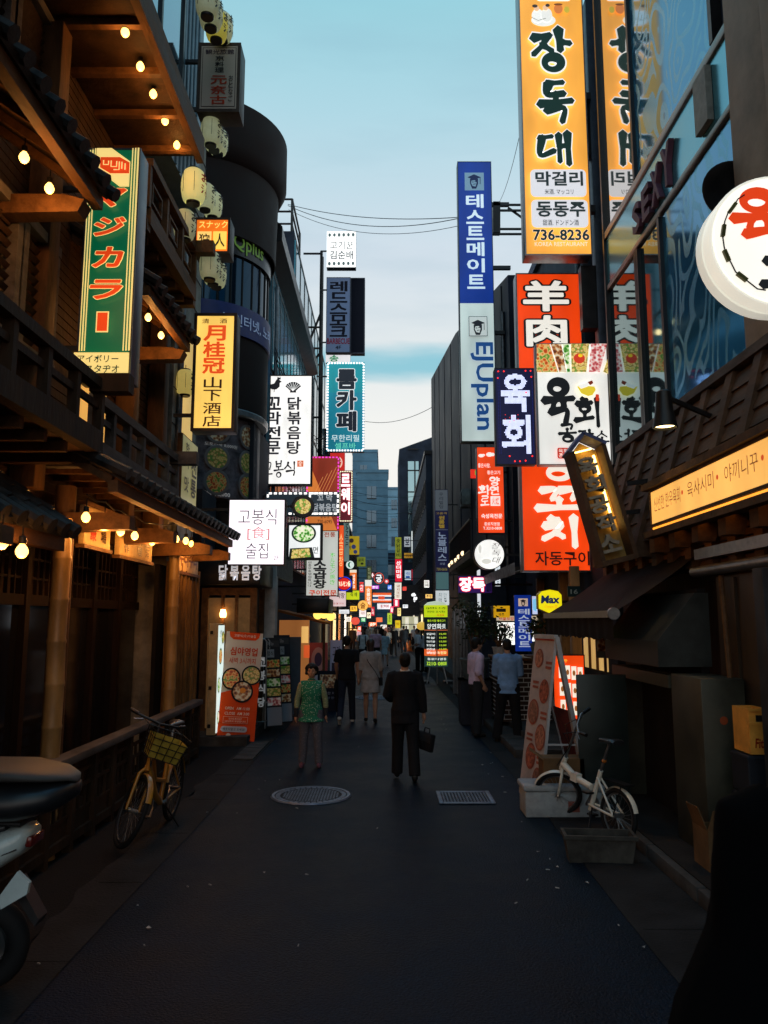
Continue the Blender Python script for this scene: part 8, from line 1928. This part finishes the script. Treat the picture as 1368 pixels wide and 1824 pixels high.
for a in J['arms']:
    sh, el, wr = [Vector(x) / J['S'] for x in a[:3]]; b = MB().tube([sh, lerpv(sh, el, .5), el, lerpv(el, wr, .55)], [.062, .058, .052, .048], 12)
    o = obj('sleeve', fuse(b, .011, 3), floral('lace_sleeve', (.20, .24, .13), (.42, .42, .28)), t, 60, True); o.scale = (J['S'],) * 3
    b = MB().tube([lerpv(el, wr, .56), wr, wr + a[3] * .05], [.043, .036, .034], 12)
    o = obj('arm_cover', fuse(b, .011, 2), CHAR, t, 60, True); o.scale = (J['S'],) * 3
b = MB().torus((0, 0, 0), .07, .006, 'Z', 24, 6); b.xf(Matrix.Translation(Vector(J['up']((0, .012, 1.455))) / J['S']) @ Matrix.Rotation(R(-28), 4, 'X')); o = obj('necklace', b, mat('necklace_dark', (.06, .03, .02), .4), t, 60, True); o.scale = (J['S'],) * 3
# couple
p = PG(617, 1288)
t, J = person('person in a black T-shirt, dark jeans and white sneakers walking away', (p.x, p.y, .004), R(-3), 1.76, dict(
    legs=((-10, 30, .01), (12, 4, .02)), feet=(-48, 2), arms=((6, 9, 35, .1), (-6, 9, 10, 0)), lean=2, head=(-6, 0), top=dict(m=BLK, name='shirt', hem=.85, grow=.018, sleeve='short'), bottom=dict(kind='trousers', m=NAV, grow=.01), shoe=(cloth('white_shoe', (.55, .55, .52)), 1)))
hnd = place(t, J['arms'][0][2] + J['arms'][0][3] * .1)
t = thing('umbrella', 'folded black umbrella hanging beside the person in the black T-shirt', 'umbrella', (hnd.x - .03, hnd.y, hnd.z))
obj('canopy', MB().tube([(0, 0, -.02), (-.01, 0, -.15), (0, 0, -.45), (.01, 0, -.70)], [.02, .045, .035, .008], 10), BLK, t, 50, True)
obj('handle', MB().tube([(0, 0, -.02), (0, 0, .08), (.02, 0, .11), (.05, 0, .10)], .01, 8), BLACKM, t, 50, True); obj('tip', MB().tube([(.01, 0, -.70), (.012, 0, -.78)], .006, 6), STEEL, t, 50, True)
p = PG(660, 1288)
GD = cloth('grey_dress', (.34, .31, .30))
t, J = person('person in a loose grey short dress and black flat shoes walking away', (p.x, p.y, .004), R(0), 1.66, dict(
    legs=((6, 3, .0), (-4, 6, .0)), feet=(0, -14), arms=((2, 11, 12, 0), (8, 11, 30, 0)), fem=1, head=(-4, 4), hair=dict(m=mat('hair_brown', (.03, .016, .012), .45, 0, .2, 30), v=.004, long=1),
    top=dict(m=GD, name='dress', hem=.60, grow=.035, flare=.03, sleeve='elbow', slack=.03), shoe=(cloth('shoe_black', (.012, .011, .011)), 1)))
b = MB().tube([Vector(J['up'](q)) / J['S'] for q in ((-.13, -.05, 1.43), (-.05, -.155, 1.25), (.10, -.165, 1.05), (.19, -.10, .88))], .007, 6); o = obj('bag_strap', b, BLK, t, 50, True); o.scale = (J['S'],) * 3
q = place(t, J['up']((.22, .02, .84))); t2 = thing('handbag', 'small dark shoulder bag on the hip of the person in the grey dress', 'handbag', q); obj('bag', MB().bev(-.04, -.11, -.09, .04, .11, .07, .02), BLK, t2, 40, True); obj('clasp', MB().box(.04, -.02, .0, .045, .02, .02), STEEL, t2, None, True)
# two men at the right
p = PG(850, 1312)
t, J = person('person in a pale pink shirt with rolled sleeves standing sideways, hand in pocket', (p.x, p.y, .006), R(-72), 1.74, dict(
    legs=((2, 2, .03), (-3, 2, .03)), arms=((0, 8, 8, 0), (-14, 10, 42, .12)), head=(3, 0), face=1, hair=dict(v=.008), girth=1.05, top=dict(m=cloth('pink', (.62, .48, .64)), hem=.90, grow=.022, sleeve='elbow', slack=.02, collar=cloth('pink', (.62, .48, .64))), bottom=dict(kind='trousers', m=CHAR, grow=.018), shoe=(mat('leather_black', (.010, .010, .010), .35), 1)))
p = PG(907, 1322)
t, J = person('person in a blue shirt and black trousers standing with back to the camera', (p.x, p.y, .006), R(-8), 1.74, dict(
    legs=((3, 2, .12), (-2, 2, .07)), arms=((12, 5, 88, .5), (12, 5, 88, .5)), head=(4, 8), girth=1.04, top=dict(m=cloth('blue', (.18, .32, .56)), hem=.80, grow=.026, flare=.012, sleeve='elbow', slack=.024, collar=cloth('blue_collar', (.20, .34, .58))), bottom=dict(kind='trousers', m=BLK, grow=.02), shoe=(mat('leather_black', (.010, .010, .010), .35), 1)))
# dark close figure at the right edge
person('dark blurred person in black seen from behind at the right edge', (1.25, 2.30, .02), R(4), 1.84, dict(
    legs=((2, 2, .03), (-2, 2, .03)), arms=((0, 7, 4, 0), (0, 7, 4, 0)), girth=1.12, top=dict(m=mat('deep_black_cloth', (.0012, .0012, .0015), .95, 0, 0, spec=.05), name='coat', hem=.30, grow=.05, cone=.40, slack=.04), bottom=dict(kind='trousers', m=BLK)), vox=.014)
# middle distance
FV = .017
def far(label, u, v, yaw, h, **c): 
    p = PG(u, v); c.setdefault('bottom', dict(kind='trousers', m=CHAR)); return person(label, (p.x, p.y, .004), R(yaw), h, c, vox=FV)
WHT, PNK, LBL = cloth('white', (.74, .76, .80)), cloth('rose', (.70, .42, .54)), cloth('light_blue', (.40, .58, .68))
walk, walk2 = ((14, 6, .02), (-12, 14, .02)), ((-12, 14, .02), (12, 5, .02))
m_ = dict(face=1)
t, J = far('person in a white shirt with dark backpack straps walking toward the camera', 646, 1192, 176, 1.72, legs=walk, face=1, top=dict(m=WHT, hem=.86, sleeve='short', grow=.02))
b = MB()
for s in (-1, 1): b.tube([Vector(J['up'](q)) / J['S'] for q in ((s * .11, -.08, 1.43), (s * .12, .07, 1.42), (s * .13, .14, 1.2), (s * .15, .06, 1.0))], .022, 8)
o = obj('backpack_straps', b, NAV, t, 50, True); o.scale = (J['S'],) * 3
far('person in a pink short sleeved shirt walking toward the camera', 669, 1190, 184, 1.74, legs=walk2, face=1, girth=1.12, top=dict(m=PNK, hem=.88, sleeve='short', grow=.02))
far('person in a light blue dress walking beside the pink shirt', 686, 1186, 180, 1.60, legs=walk, fem=1, face=1, hair=dict(long=1), top=dict(m=LBL, name='dress', hem=.55, sleeve='elbow', grow=.025, flare=.04), bottom=None)
far('person in a white blouse just behind the light blue dress', 692, 1168, 170, 1.60, legs=walk2, fem=1, face=1, hair=dict(long=1), top=dict(m=WHT, hem=.84, sleeve='elbow'))
far('person in an open black jacket over a pale shirt, nearest of the dark pair', 702, 1168, 182, 1.74, legs=walk, face=1, top=dict(m=BLK, name='jacket', hem=.76, grow=.025, collar=WHT))
far('person in a dark grey suit walking away left of the orange cones', 719, 1166, 4, 1.74, legs=walk2, top=dict(m=CHAR, name='jacket', hem=.76, grow=.025))
far('person in a white shirt facing left, left of the talking pair beside the column sign', 744, 1196, 100, 1.74, arms=((5, 8, 60, .3), (0, 8, 12, 0)), face=1, top=dict(m=WHT, hem=.9, sleeve='elbow', grow=.022), bottom=dict(kind='trousers', m=BLK))
far('person in a white shirt with back turned, right of the pair by the column sign', 756, 1197, 40, 1.72, arms=((5, 8, 70, .3), (0, 8, 12, 0)), top=dict(m=cloth('pale_blue', (.58, .64, .76)), hem=.9, sleeve='elbow', grow=.022), bottom=dict(kind='trousers', m=BLK))
far('person in a grey shirt and jeans working at the warm lit stall', 546, 1222, -100, 1.68, arms=((10, 8, 60, .1), (20, 8, 60, .1)), top=dict(m=cloth('stall_grey', (.30, .28, .27)), hem=.84, sleeve='short'), bottom=dict(kind='trousers', m=cloth('denim', (.05, .08, .14))))
far('person in a pale shirt standing in the lit shop doorway', 738, 1160, 200, 1.7, face=1, top=dict(m=WHT, hem=.86, sleeve='short'))
# crowd: three figures, copied with other clothes
cp = []
for i, (lab, fem, hair, mt, name, bot) in enumerate((('a', 0, {}, CHAR, 'shirt', dict(kind='trousers', m=BLK)), ('b', 1, dict(long=1), GD, 'dress', None), ('c', 0, {}, WHT, 'shirt', dict(kind='trousers', m=NAV)))):
    p = PG((628, 656, 712)[i], (1164, 1152, 1154)[i])
    t, J = person(('person in charcoal at the left edge of the crowd', 'person in a grey dress in the front row of the crowd', 'person in a white shirt in the front row of the crowd')[i], (p.x, p.y, .004), R((178, 182, 176)[i]), (1.72, 1.62, 1.75)[i],
                  dict(legs=(walk, walk2, walk)[i], fem=fem, hair=hair, face=1, top=dict(m=mt, name=name, hem=.85 if bot else .55, sleeve=('long', 'elbow', 'short')[i], flare=.03 if fem else 0), bottom=bot), vox=.024, group='crowd at the far end of the lane')
    cp.append(t)
cols = [('charcoal', CHAR), ('white', WHT), ('navy', NAV), ('light blue', LBL), ('rose', PNK), ('black', BLK), ('grey', GD)]
spots = [(634, 1150), (642, 1156), (650, 1146), (662, 1146), (668, 1153), (674, 1147), (680, 1152), (684, 1145), (690, 1149), (696, 1146), (706, 1148), (716, 1147), (724, 1151), (729, 1147), (657, 1143), (677, 1142), (700, 1142), (665, 1140), (688, 1140), (645, 1142), (722, 1142), (709, 1140)]
rows = {}
for i, (u, v) in enumerate(spots):
    p = PG(u, v); cn, cm = cols[(i * 3 + 1) % 7]; src = cp[(i * 2 + 1) % 3]; kind = 'dress' if src is cp[1] else 'shirt'
    near = sorted(range(len(spots)), key=lambda k: -spots[k][1]); rk = near.index(i)
    dup(src, (p.x, p.y, .004), R((170, 190, 0, 182)[i % 4] + i), 'distant person in a %s %s, %s crowd centre, %s row' % (cn, kind, 'far left of' if u < 650 else 'left of' if u < 672 else 'near' if u < 694 else 'right of' if u < 714 else 'far right of', ['front', 'second', 'third', 'hindmost'][min(3, rk * 4 // len(spots))]), remat={'shirt': cm, 'dress': cm})
bpy.data.objects.remove(TXO[0]); bpy.data.scenes.remove(BENCH)
